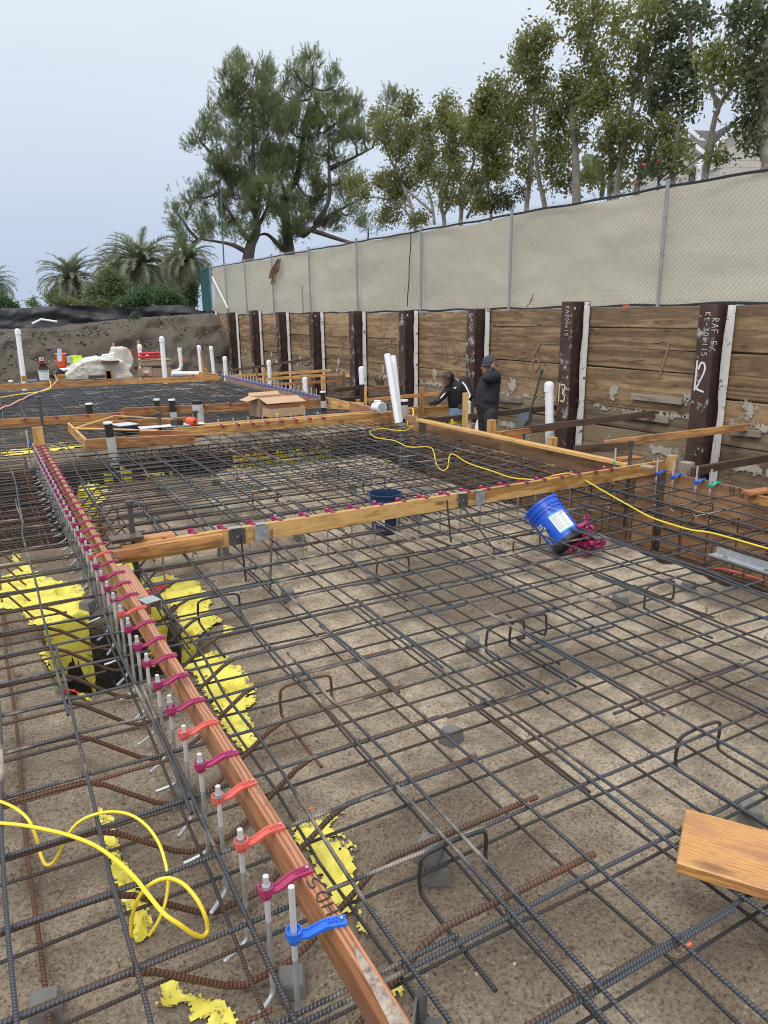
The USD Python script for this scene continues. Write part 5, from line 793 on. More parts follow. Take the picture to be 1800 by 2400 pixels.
for k, a, b, D, l in [('m4', (704, 165), (845, 1060), 11.4, 'front leaning open white pipe by the taped pipe'), ('m4', (776, 190), (870, 1050), 11.6, 'rear leaning open white pipe by the taped pipe')]:
    p, q = ond(k, *a, D), ond(k, *b, D); t = thing('leaning_pipe', l, 'pipe'); part(t, 'pipe', cyl(p, q, .052, .048, n=24), M['pvc'], smooth=40); part(t, 'bore', cyl(p+(p-q)*.0008, p+(q-p)*.002, .042), M['grey'])
a, b = ony('m2', 945, 760, 24.0), ony('m2', 970, 1040, 24.0); c = ony('m2', 790, 1062, 23.6); t = thing('elbow_pipe', 'white pipe with an elbow bending left beside the cardboard boxes', 'pipe'); part(t, 'pipe', tube(smoothline([a, (a+b)/2, b+[0, 0, .15], b+[-.1, 0, 0], c], 5), .06, 18)[:2], M['pvc'], smooth=50); part(t, 'cap', cyl(a+[0, 0, .03], a-[0, 0, .09], .07), M['pvc']); part(t, 'valve', bx(.1, .05, .06, ony('m2', 1000, 910, 23.9)), M['orange'], 'orange valve')
solo('lying_pipe', cyl(ony('m2', 840, 1085, 22.6), ony('m2', 1240, 1085, 22.6), .075, n=18), M['pvc'], 'thick white pipe lying behind the farthest board', 'pipe', smooth=40)
solo('lying_pipe', tube([ony('m1', 415, 435, 28.4), ony('m1', 535, 378, 28.4), ony('m1', 740, 410, 28.4)], .035, 8)[:2], M['pvc'], 'bent thin white pipe lying on top of the bank', 'pipe')
p = ond('m4', 545, 850, 11.9); d = ond('m4', 640, 860, 11.7)-p; t = thing('pipe_fitting', 'white plastic tee fitting lying on the twin boards', 'pipe fitting')
part(t, 'body', cyl(p, p+d, .075, n=24), M['pvc'], smooth=40); part(t, 'collar', cyl(p+d*.72, p+d*1.0, .088, n=24), M['pvc'], smooth=40); part(t, 'branch', cyl(p+d*.4, p+d*.4+[0, 0, .11], .06, n=20), M['pvc'], smooth=40); part(t, 'bore', cyl(p+d*1.001, p+d*1.02, .07), M['grey'])
solo('grey_clamp', cat_(bx(.05, .05, .10, ond('m4', 700, 850, 11.8)), bx(.09, .05, .03, ond('m4', 700, 885, 11.8))), M['hotsteel'], 'small dark clamp lying right of the tee fitting', 'clamp')
# ------------------------------------------------------------------ things lying on the twin boards and boxes
p = onz('m7', 930, 372, .46); t = thing('twine_spool', 'orange twine spool lying on the twin boards', 'twine spool'); v = np.array([.03, -.10, 0])
part(t, 'twine', tube([p-v*.9, p-v*.7, p, p+v*.7, p+v*.9], [.035, .062, .066, .062, .035], 18)[:2], M['orange'], smooth=50); part(t, 'core', cyl(p+v*.9, p+v*1.0, .022), M['dark'])
p = onz('m7', 748, 420, .42); coil = [tube(np.stack([p[0]+.085*np.cos(q), p[1]+.085*np.sin(q), p[2]+.012+.014*k+q*0], -1), .010, 5) for k in range(5) for q in [np.linspace(0, 2*np.pi, 20)+k]]
solo('wire_coil', join(coil)[:2], M['wire'], 'brown tie wire coil lying on the twin boards', 'wire coil')
p, q = onz('m7', 0, 470, .36), onz('m7', 250, 440, .36); L, X, Y, Z = frame(p, q); t = thing('flat_case', 'flat black case with pale lid inside the small timber box form', 'case', mtx(p, X, Y, Z)); part(t, 'body', bx(L, .35, .10, (L/2, .15, -.02), .006), M['bag']); part(t, 'lid', bx(L*.98, .33, .012, (L/2, .15, .038), .004), plain('pale_lid', (.50, .53, .60), .4))
solo('pale_sheet', bx(.95, .22, .006, onz('m7', 680, 425, .415)), M['label'], 'pale paper sheet under the spool and wire coil', 'sheet')
# open carton and tray
o = onz('m3', 600, 985, .27); ex = onz('m3', 1080, 940, .27)-o; W_ = .62; X = ex/np.linalg.norm(ex); Y = np.array([-X[1], X[0], 0]); t = thing('open_carton', 'open cardboard carton with raised flaps on the far bars', 'carton', mtx(o, X, Y, (0, 0, 1)))
hh = .33
part(t, 'wall', bx(W_, .006, hh, (W_/2, 0, hh/2)), M['cardd']); part(t, 'wall', bx(W_, .006, hh, (W_/2, .42, hh/2)), M['card']); part(t, 'wall', bx(.006, .42, hh, (0, .21, hh/2)), M['cardd']); part(t, 'wall', bx(.006, .42, hh, (W_, .21, hh/2)), M['card']); part(t, 'bottom', bx(W_, .42, .006, (W_/2, .21, .004)), M['cardd'])
part(t, 'flap', hull([(0, 0, hh), (W_+.12, 0, hh), (W_+.2, -.20, hh-.09), (.06, -.20, hh-.09), (0, 0, hh+.005), (W_+.12, 0, hh+.005), (W_+.2, -.20, hh-.085), (.06, -.20, hh-.085)]), M['card'], 'front flap'); part(t, 'flap', hull([(0, 0, hh), (0, .42, hh), (-.2, .38, hh-.05), (-.2, .04, hh-.05), (0, 0, hh+.005), (0, .42, hh+.005), (-.2, .38, hh-.045), (-.2, .04, hh-.045)]), M['card'], 'left flap')
part(t, 'flap', hull([(0, .42, hh), (W_, .42, hh), (W_, .52, hh+.05), (.05, .52, hh+.05), (0, .425, hh), (W_, .425, hh), (W_, .525, hh+.05), (.05, .525, hh+.05)]), M['card'], 'back flap')
part(t, 'printed_stripe', bx(.24, .002, .05, (.2, -.005, .05)), plain('navy_print', (.03, .05, .12), .6), 'dark blue printed stripe')
o = onz('m3', 725, 985, .30)+[0, -.05, 0]; t = thing('carton_tray', 'shallow open cardboard tray in front of the open carton', 'carton', mtx(o, X, Y, (0, 0, 1))); hh = .14
for mm in (bx(.68, .006, hh, (.34, 0, hh/2)), bx(.68, .006, hh*1.25, (.34, .3, hh*.62)), bx(.006, .3, hh, (0, .15, hh/2)), bx(.006, .3, hh, (.68, .15, hh/2))): part(t, 'wall', mm, M['card'])
part(t, 'bottom', bx(.68, .3, .006, (.34, .15, .004)), M['cardd']); part(t, 'sticker', bx(.05, .002, .035, (.13, -.005, .05)), M['vest'], 'yellow-green sticker')
# ------------------------------------------------------------------ storage corner before the bank
def boxat(k, x0, y0, x1, y1, Y, dep, ch=.006): a, b = ony(k, x0, y1, Y), ony(k, x1, y0, Y); return bx(abs(b[0]-a[0]), dep, abs(b[2]-a[2]), ((a[0]+b[0])/2, Y+dep/2, (a[2]+b[2])/2), ch)
t = thing('carton', 'lower brown carton with orange-white sticker under the red case', 'carton'); part(t, 'box', boxat('m2', 462, 1005, 835, 1125, 23.4, .6), M['cardd']); part(t, 'end_flap', boxat('m2', 455, 1000, 580, 1120, 23.37, .03), M['card']); part(t, 'sticker', boxat('m2', 480, 1040, 548, 1080, 23.35, .012, .001), M['label']); part(t, 'sticker', boxat('m2', 480, 1083, 540, 1108, 23.35, .012, .001), M['coral'], 'orange sticker')
t = thing('carton', 'upper brown carton directly under the red case', 'carton'); part(t, 'box', boxat('m2', 465, 905, 828, 985, 23.4, .6), M['cardd']); part(t, 'lid', boxat('m2', 455, 893, 830, 918, 23.38, .64), M['card'])
t = thing('red_case', 'red tool case lying on the brown cartons', 'case'); part(t, 'body', boxat('m2', 440, 845, 700, 888, 23.45, .45, .02), M['redbox']); part(t, 'lid', boxat('m2', 445, 805, 700, 843, 23.47, .43, .02), M['redbox']); part(t, 'latch', boxat('m2', 505, 838, 545, 856, 23.42, .02, .002), M['white'])
def pail(k, x0, y0, x1, y1, Y, m, label, rim='white'):
    a, b = ony(k, x0, y1, Y), ony(k, x1, y0, Y); r = (b[0]-a[0])/2; h = b[2]-a[2]; c = np.array([(a[0]+b[0])/2, Y+r, a[2]])
    t = thing('pail', label, 'bucket', mtx(c)); part(t, 'body', trimesh.creation.revolve(np.array([[0, 0], [r*.85, 0], [r*.97, h*.9], [r*1.03, h*.9], [r*1.03, h], [r*.93, h], [r*.8, .02], [0, .02]]), sections=28), M[m], smooth=40); part(t, 'rim_band', cyl((0, 0, h*.93), (0, 0, h*.97), r*1.05, n=28), M[rim]); return t
pail('m1', 510, 1040, 640, 1172, 22.2, 'label', 'white pail with printed side holding dark tools near the far left pipe', 'green')
t = thing('tool_bundle', 'dark tools piled on top of the white pail', 'tools'); part(t, 'block', boxat('m1', 505, 985, 620, 1040, 22.25, .2), M['darkwood']); part(t, 'slat', boxat('m1', 500, 945, 640, 965, 22.2, .12), M['tooldark']); part(t, 'block', boxat('m1', 515, 962, 600, 988, 22.3, .15), M['hotsteel'])
t = thing('red_carton', 'small red and white packet standing on the dark tools', 'packet'); part(t, 'box', boxat('m1', 515, 870, 570, 952, 22.3, .07), M['redbox']); part(t, 'white_front', boxat('m1', 510, 872, 560, 918, 22.28, .012, .001), M['label']); part(t, 'red_mark', boxat('m1', 530, 880, 545, 905, 22.27, .008, .001), M['redtape'])
pail('m1', 742, 815, 862, 1003, 23.6, 'orange', 'orange drinks cooler behind the folding chair', 'white')
solo('rolled_plans', cyl(ony('m1', 768, 762, 23.3), ony('m1', 775, 922, 23.3), .058, n=16), plain('paper_roll', (.52, .58, .72), .7), 'pale blue paper roll standing in front of the orange cooler', 'paper roll', smooth=40)
solo('plastic_bag', hull([ony('m1', x, y, 22.8+dy) for x, y in [(660, 1110), (680, 1060), (760, 1015), (800, 1030), (850, 1080), (850, 1130), (690, 1150)] for dy in (0, .3)]).subdivide(), M['bag'], 'black plastic bag beside the folding chair', 'bag', smooth=True)
t = thing('folding_chair', 'white and grey folding chair with its back to the bank', 'chair'); Yc = 23.0
part(t, 'backrest', boxat('m1', 870, 850, 1000, 945, Yc+.05, .05, .02), M['grey']); part(t, 'seat', boxat('m1', 790, 1012, 1000, 1040, Yc-.25, .42, .015), M['pvc'])
for (x0, y0), (x1, y1), dy in [((862, 830), (845, 1000), .08), ((868, 1000), (862, 1110), -.1), ((990, 850), (975, 1000), .08), ((905, 1040), (885, 1120), .1), ((960, 1040), (985, 1120), -.1), ((920, 940), (935, 1010), .05)]: part(t, 'leg', cyl(ony('m1', x0, y0, Yc+dy), ony('m1', x1, y1, Yc+dy), .016), M['grey'] if y0 > 900 else M['tooldark'])
vv = [(915, 850), (985, 838), (1060, 850), (1065, 900), (1030, 930), (1000, 985), (960, 995), (940, 960), (950, 890)]; a = [ony('m1', x, y, Yc-.02) for x, y in vv]; pg = Polygon([(q[0], q[2]) for q in a]); vm = extrude(pg, .06).subdivide_to_size(.05); Tv = np.array([[1, 0, 0, 0], [0, 0, 1, Yc-.03], [0, 1, 0, 0], [0, 0, 0, 1.0]]); vm.apply_transform(Tv); vv_ = np.array(vm.vertices); vv_[:, 1] += (meshkit.fbm(vv_*9, 3, 4)-.5)*.08; vm.vertices = vv_
solo('safety_vest', vm, M['vest'], 'bright yellow-green safety vest hung over the folding chair back', 'vest', smooth=50)
def drape(k, pts, Y, dep, seed, amp=.06, m='tarp'):
    P = []
    for x, y in pts:
        a = ony(k, x, y, Y); P += [a, a+[0, dep, .05]]
    h_ = hull(P).subdivide_to_size(.09, max_iter=8) if False else hull(P)
    v, f = trimesh.remesh.subdivide_to_size(h_.vertices, h_.faces, .05); tm = trimesh.Trimesh(v, f); tm.merge_vertices(); v = np.array(tm.vertices); n = np.array(tm.vertex_normals); rg = 1-np.abs(meshkit.fbm(v*np.array([2.6, 2.6, 1.3])+v[:, 2:]*.8, 3, seed)*2-1); v = v+n*((meshkit.fbm(v*np.array([3.0, 3.0, 1.6]), 4, seed)-.55)*amp*2+(rg-.75)*amp*2.4)[:, None]; return (v, np.array(tm.faces))
solo('tarp_pile', drape('m1', [(845, 1160), (880, 1100), (1010, 990), (1080, 940), (1290, 900), (1400, 910), (1600, 930), (1659, 1040), (1720, 1140), (1300, 1150)], 22.3, 1.0, 5), M['tarp'], 'pile of materials covered by a translucent white plastic tarp', 'tarp', smooth=True)
solo('dark_board', boxat('m1', 1320, 912, 1548, 945, 22.1, .2), M['darkwood'], 'short dark board lying on top of the tarp pile', 'board')
solo('dark_board', boxat('m1', 1160, 1100, 1370, 1145, 21.9, .3), M['darkwood'], 'dark boards lying under the front of the tarp', 'board')
t = thing('plastic_chair', 'white plastic armchair draped with a clear plastic sheet behind the tarp pile', 'chair'); part(t, 'sheet', drape('m2', [(75, 830), (100, 765), (250, 755), (310, 800), (335, 930), (290, 1040), (200, 1030), (90, 930)], 22.9, .5, 8, .07), M['tarp'], smooth=True); part(t, 'armrest', tube(smoothline([ony('m1', x, y, 22.6) for x, y in [(1340, 900), (1335, 850), (1400, 840), (1480, 820)]]), .035, 8)[:2], M['pvc']); part(t, 'back', boxat('m1', 1365, 850, 1480, 905, 22.7, .06, .02), M['pvc'])
for x in (110, 300): part(t, 'leg', cyl(ony('m2', x, 1000, 23.0), ony('m2', x, 1120, 23.0), .025), M['tooldark'])
solo('blue_scrap', boxat('m1', 360, 1165, 480, 1185, 21.4, .3, .004), plain('blue_sheet', (.12, .20, .36), .5), 'blue scrap lying behind the far board at the left', 'scrap'); solo('white_block', boxat('m1', 110, 1168, 165, 1195, 21.3, .1), M['pvc'], 'small white block behind the far board at the left edge', 'block')
for k, x0, y0, x1, y1, l in [('m1', 1460, 685, 1482, 755, 'wooden survey stake in the bank, left of the pair'), ('m2', 398, 655, 418, 715, 'wooden survey stake in the bank behind the red case')]:
    fb(ony(k, (x0+x1)/2, y1+30, 26.0), ony(k, (x0+x1)/2, y0, 26.0), .08, .04, 'fir', l, 'stake', 'stake', up=(0, 1, 0), drop=False)
solo('red_mesh', join([tube([ony('m2', 300, y, 25.6), ony('m2', 400, y+4, 25.6)], .012, 4) for y in (770, 790, 810, 830)]+[tube([ony('m2', x, 760, 25.6), ony('m2', x, 835, 25.6)], .012, 4) for x in (310, 340, 370, 395)])[:2], plain('rust_mesh', (.28, .07, .05), .7), 'rusty red wire mesh panel leaning on the bank beyond the chair', 'wire mesh')
# black silt fence
xs = np.linspace(-9, 8.25, 260); zz = np.linspace(0, 1, 14); XX, ZZ = np.meshgrid(xs, zz); drp = meshkit.fbm(np.stack([XX*.9, XX*0, XX*0], -1), 3, 7)-.5; top = 2.37+.085*np.clip((XX-1)/6, -.2, 1)+drp*.16-.25*sm((XX-7.0)/1.0); bot = 1.62+0*XX
ph = ZZ*6+XX*.9+2.5*meshkit.fbm(np.stack([XX*.8, ZZ*1.2, XX*0], -1), 3, 9); YY = 29.2+(meshkit.fbm(np.stack([XX*1.1, ZZ*2.0, XX*0], -1), 4, 12)-.5)*.45+.07*np.sin(ph*1.5)+ZZ*.12
w = len(xs); i, j = np.meshgrid(np.arange(13), np.arange(w-1), indexing='ij')
t = thing('silt_fence', 'sagging black fabric silt fence along the top of the bank', 'silt fence'); part(t, 'fabric', (np.stack([XX, YY, bot+(top-bot)*ZZ], -1).reshape(-1, 3), np.stack([i*w+j, i*w+j+1, (i+1)*w+j+1, (i+1)*w+j], -1).reshape(-1, 4)), M['silt'], smooth=True)
for x in (-2.2, .2, 2.6, 4.9, 6.1): part(t, 'stake', bx(.05, .04, 1.1, (x, 29.45, 1.95)), M['greywood'])
# ------------------------------------------------------------------ the two workers
def flesh(bones, ref=.022, it=8):
    ms = []
    for (p, r), (q, s) in bones:
        a = m3d.Manifold.sphere(r, 14).translate(tuple(map(float, p))); b = m3d.Manifold.sphere(s, 14).translate(tuple(map(float, q))); ms.append(m3d.Manifold.batch_hull([a, b]))
    u = m3d.Manifold.batch_boolean(ms, m3d.OpType.Add).refine_to_length(ref).to_mesh()
    t = trimesh.Trimesh(u.vert_properties[:, :3], u.tri_verts, process=True); trimesh.smoothing.filter_taubin(t, iterations=it); return t
def chain(*j): return list(zip(j[:-1], j[1:]))
def hand(w, h, side, r=.0085):
    """palm from wrist w towards h, four curled fingers and a thumb"""
    d = (h-w)/np.linalg.norm(h-w); s = side-d*(side@d); s /= np.linalg.norm(s); nrm = np.cross(d, s); B = [((w, .024), (w+d*.045+s*.018, .020)), ((w, .024), (w+d*.045-s*.018, .020)), ((w+d*.045+s*.018, .020), (w+d*.085+s*.022, .014)), ((w+d*.045-s*.018, .020), (w+d*.085-s*.022, .014))]
    for k, L in zip((-1.5, -.5, .5, 1.5), (.062, .075, .07, .054)):
        b = w+d*.088+s*.0155*k; m_ = b+d*L*.55+nrm*.006+s*.002*k; B += chain((b, r+.001), (m_, r), (m_+d*L*.35+nrm*.022, r-.0015))
    b = w+d*.03-s*.03; B += chain((b, .012), (b+d*.03-s*.022, .0105), (b+d*.058-s*.02+nrm*.012, .009)); return B
Ds = float((onx('m5', 810, 110, 6.8)-CAM)@fw); S = lambda x, y, o=0: ond('m5', x, y, Ds+o)
feet = lambda p: np.array([p[0], p[1], -.42])
hip = S(790, 790); fdir = -r0*.9+np.array([fw[0], fw[1], 0])*.3; fdir /= np.linalg.norm(fdir)
t = thing('person', 'standing worker in grey knit cap and dark hoodie with one hand raised to the head', 'person')
head = S(806, 222); nose = head+fdir*.115+[0, 0, -.02]; kn, kf = S(815, 1010, -.08), S(740, 1010, .1); fn, ff = feet(S(830, 1010, -.08)), feet(S(735, 1010, .12))
sn, sf = S(885, 350, -.17), S(815, 345, .17); en, wn, hn = S(775, 372, -.30), S(848, 262, -.17), S(872, 190, -.11); ef, wf, hf = S(690, 560, .2), S(652, 725, .12), S(640, 790, .08)
B = [((head+[0, 0, .03], .092), (head+fdir*.025+[0, 0, -.05], .078)), ((head+fdir*.03+[0, 0, -.06], .06), (head+fdir*.065+[0, 0, -.09], .032)), ((nose+[0, 0, .03]-fdir*.02, .012), (nose, .014)), ((head+[0, 0, -.06], .058), (S(835, 320), .06)), ((head-fdir*.005+np.array([fw[0], fw[1], 0])*-.088, .014), (head-fdir*.015+np.array([fw[0], fw[1], 0])*-.088+[0, 0, -.04], .01)),
     ((head+fdir*.095+[0, 0, -.065], .012), (head+fdir*.09+[0, 0, -.075], .014)), ((S(835, 320), .06), (S(815, 450), .14)), ((S(815, 450), .14), (S(795, 640), .15)), ((S(795, 640), .15), (hip, .14)), ((sn, .06), (en, .045)), ((en, .045), (wn, .03)), ((sf, .06), (ef, .045)), ((ef, .045), (wf, .03)), ((S(825, 800, -.09), .08), (kn, .055)), ((kn, .055), (fn, .045)), ((S(765, 800, .09), .08), (kf, .055)), ((kf, .055), (ff, .045)), ((fn, .045), (fn+fdir*.18-[0, 0, .0], .035)), ((ff, .045), (ff+fdir*.18, .035))]
B += hand(wn, hn, np.array([0, 0, 1.0])+fdir*.3)+hand(wf, hf, fdir)
part(t, 'body', flesh(B, .016, 4), M['skin'], smooth=True)
J = [((S(845, 312), .085), (S(820, 420), .165)), ((S(820, 420), .165), (S(790, 560), .185)), ((S(790, 560), .185), (S(785, 700), .178)), ((S(785, 700), .178), (S(790, 770), .165)), ((S(835, 420, -.08), .13), (S(800, 640, -.06), .15)), ((sn, .095), (S(835, 420), .15)), ((sf, .095), (S(815, 420), .15)), ((sn, .092), (en, .072)), ((en, .072), (wn, .05)), ((sf, .09), (ef, .068)), ((ef, .068), (wf, .048)), ((S(880, 300), .06), (S(890, 345), .09))]
part(t, 'hoodie', flesh(J, .022, 6), M['navyj'], smooth=True)
part(t, 'jeans', flesh([((S(800, 770), .158), (S(800, 830), .15)), ((S(825, 820, -.08), .105), (kn, .08)), ((kn, .08), (fn+[0, 0, .05], .075)), ((S(765, 820, .08), .105), (kf, .08)), ((kf, .08), (ff+[0, 0, .05], .075))], .025, 6), M['darkpants'], 'dark paint-spattered trousers', smooth=True)
cp = trimesh.creation.icosphere(3, 1.0); v = np.array(cp.vertices); v = v[:, :]*[.112, .104, .125]; v[:, 2] = np.where(v[:, 2] < -.035, -.035+(v[:, 2]+.035)*.1, v[:, 2]); v += (meshkit.fbm(v*30, 3, 2)-.5)[:, None]*.012; Rm = np.stack([fdir, np.cross([0, 0, 1], fdir), [0, 0, 1]], 1); v = v@Rm.T+head+[0, 0, .055]-fdir*.01
part(t, 'knit_cap', (v, np.array(cp.faces)), M['beanie'], 'grey knit cap', smooth=True); th = np.linspace(0, 2*np.pi, 30); part(t, 'cap_fold', tube(np.stack([.108*np.cos(th), .10*np.sin(th), .006*np.cos(th*3)], -1)@Rm.T+head+[0, 0, .028]-fdir*.01, .017, 8, cap=False)[:2], M['beanie'], smooth=True)
solo('white_jug', hull([S(x, y, .05+o) for x, y in [(615, 1040), (640, 930), (665, 890), (670, 1045)] for o in (0, .1)]), M['pvc'], 'white plastic piece leaning beside the standing worker', 'sheet')
Db = float((onx('m5', 265, 285, 6.8)-CAM)@fw); S = lambda x, y, o=0: ond('m5', x, y, Db+o)
t = thing('person', 'bending dark-haired worker in black track jacket with white sleeve stripes', 'person'); toc = -np.array([fw[0], fw[1], 0]); fdir = toc*.75-r0*.6+np.array([0, 0, -1.25]); fdir /= np.linalg.norm(fdir)
head = S(272, 385); sl, sr = S(495, 425, .02), S(300, 490, .12); el, wl, hl = S(562, 600, -.05), S(478, 705, -.18), S(420, 768, -.25); er, wr, hr = S(205, 600, -.05), S(140, 675, -.12), S(92, 690, -.15); hp = S(400, 780, .22); kl, kr = S(440, 1000, .05), S(350, 1000, .1)
up = np.cross(fdir, r0); up = -up if up[2] < 0 else up
B = [((head+up*.035, .088), (head+fdir*.03-up*.045, .075)), ((head+fdir*.04-up*.06, .055), (head+fdir*.06-up*.085, .03)), ((head+fdir*.10, .012), (head+fdir*.115-up*.02, .015)), ((head+fdir*.095-up*.055, .012), (head+fdir*.09-up*.065, .014)), ((head+r0*.085, .014), (head+r0*.088-up*.04, .01)), ((head-r0*.085, .014), (head-r0*.088-up*.04, .01)), ((head-fdir*.03, .06), (S(360, 450, .05), .065)), ((S(375, 470, .08), .13), (S(400, 620, .16), .14)), ((S(400, 620, .16), .14), (hp, .14)), ((sl, .06), (el, .045)), ((el, .045), (wl, .03)), ((sr, .06), (er, .045)), ((er, .045), (wr, .03)), ((S(440, 800, .2), .085), (kl, .055)), ((kl, .055), (feet(kl), .045)), ((S(350, 800, .22), .085), (kr, .055)), ((kr, .055), (feet(kr), .045)), ((feet(kl), .045), (feet(kl)+toc*.18, .035)), ((feet(kr), .045), (feet(kr)+toc*.18, .035))]
part(t, 'body', flesh(B, .016, 4), M['skin'], smooth=True)
J = [((S(350, 440, .04), .085), (S(400, 520, .08), .16)), ((S(400, 520, .08), .165), (S(395, 640, .14), .165)), ((S(395, 640, .14), .165), (S(400, 730, .2), .16)), ((sl, .095), (S(400, 520, .08), .14)), ((sr, .09), (S(390, 520, .1), .14)), ((sl, .09), (el, .068)), ((el, .068), (wl, .045)), ((sr, .085), (er, .062)), ((er, .062), (wr, .042))]
part(t, 'track_jacket', flesh(J, .022, 6), M['jacket'], smooth=True)
part(t, 'glove', flesh(hand(wr, hr, np.array([0, 0, 1.0])), .012, 3), M['glove'], smooth=True); part(t, 'glove', flesh(hand(wl, hl, r0), .012, 3), M['glove'], smooth=True)
part(t, 'jeans', flesh([((S(400, 770, .2), .155), (S(400, 820, .2), .15)), ((S(440, 820, .18), .10), (kl, .08)), ((kl, .08), (feet(kl)+[0, 0, .05], .07)), ((S(355, 820, .2), .10), (kr, .08)), ((kr, .08), (feet(kr)+[0, 0, .05], .07))], .025, 6), M['jeans'], smooth=True)
hb = trimesh.creation.icosphere(3, 1.0); v = np.array(hb.vertices)*[.104, .102, .11]; v += np.array(hb.vertices)*((meshkit.fbm(np.array(hb.vertices)*7, 3, 4)-.45)*.03)[:, None]; Rm = np.stack([fdir, np.cross(up, fdir), up], 1); keep = v[:, 0]*.8-v[:, 2] < .075; v = np.where(keep[:, None], v, v*.86); part(t, 'hair', (v@Rm.T+head+up*.03-fdir*.022, np.array(hb.faces)), M['hair'], 'short black hair', smooth=True)
st_ = smoothline([S(462, 418, -.085), S(505, 470, -.11), S(540, 540, -.125), S(560, 590, -.13), S(540, 630, -.16), S(520, 655, -.17)], 4); part(t, 'sleeve_stripe', tube(st_, .014, 5)[:2], M['white'], 'white stripe with dark edge'); part(t, 'sleeve_stripe', tube([S(240, 560, -.07), S(205, 600, -.125), S(180, 630, -.13)], .012, 5)[:2], M['white'])
part(t, 'chest_emblem', flesh([((S(355, 490, -.10), .008), (S(368, 500, -.10), .012)), ((S(368, 500, -.10), .012), (S(380, 485, -.10), .007))], .01, 2), M['white'], 'small white chest emblem')
# grey breaker tool leaning on the wall
t = thing('breaker_tool', 'grey demolition tool with a long black bar leaning against the timber wall', 'power tool'); Dt = float((onx('m5', 1280, 900, 7.6)-CAM)@fw); S = lambda x, y, o=0: ond('m5', x, y, Dt+o)
part(t, 'bar', cyl(S(1260, 1090, -.05), S(1495, 262, .35), .020, n=10), M['tooldark']); part(t, 'bar_cap', cyl(S(1485, 300, .33), S(1498, 255, .355), .027, n=10), M['tooldark'])
part(t, 'body', hull([S(x, y, o) for x, y in [(1200, 825), (1330, 800), (1318, 905), (1255, 915), (1215, 1010), (1165, 1010), (1172, 915)] for o in (-.09, .06)]), M['toolgrey']); part(t, 'side_housing', hull([S(x, y, o) for x, y in [(1335, 812), (1380, 815), (1365, 930), (1310, 1010), (1280, 1010), (1310, 900)] for o in (-.08, .08)]), M['tooldark'])
part(t, 'handle', tube(smoothline([S(1245, 770), S(1300, 755), S(1360, 762)]), .02, 6)[:2], M['tooldark']); part(t, 'foot', hull([S(x, y, o) for x, y in [(1240, 1080), (1265, 1080), (1275, 1160), (1250, 1165)] for o in (-.03, .03)]), M['tooldark'])
solo('orange_marker', hull([onx('m5', x, y, 6.15+o) for x, y in [(1150, 1112), (1228, 1112), (1215, 1145), (1110, 1140)] for o in (0, .08)]), M['orange'], 'orange plastic piece by the stakes below the grey tool', 'marker')
t = thing('yellow_tool', 'yellow and black tool lying below the bending worker', 'tool'); part(t, 'body', bx(.25, .1, .09, onx('m5', 380, 925, 6.7), .01), M['cord']); part(t, 'grip', bx(.12, .08, .06, onx('m5', 300, 930, 6.7), .01), M['tooldark'])
# ------------------------------------------------------------------ trees and shrubs
def leaves(C, size, g, droop=.4, wid=.5):
    n = len(C); d = g.normal(0, 1, (n, 3)); d[:, 2] -= droop; d /= np.linalg.norm(d, axis=1, keepdims=True); s = np.cross(d, g.normal(0, 1, (n, 3))); s /= np.linalg.norm(s, axis=1, keepdims=True)+1e-9; u = np.cross(s, d); L = size*g.uniform(.7, 1.25, (n, 1))
    V = np.stack([C, C+d*L*.45+s*L*wid*.5+u*L*.08, C+d*L, C+d*L*.45-s*L*wid*.5+u*L*.08], 1).reshape(-1, 3); k = np.arange(n)[:, None]*4
    return V, np.vstack([k+[0, 1, 2], k+[0, 2, 3]])
def inball(g, n, c, ax):
    p = g.normal(0, 1, (n, 3)); p /= np.linalg.norm(p, axis=1, keepdims=True); r = g.uniform(.15, 1, (n, 1))**.5; p = p*r
    return c+p[:, :1]*ax[0]*r0+p[:, 1:2]*ax[1]*np.array([0, 0, 1.0])+p[:, 2:]*ax[2]*np.array([fw[0], fw[1], 0])
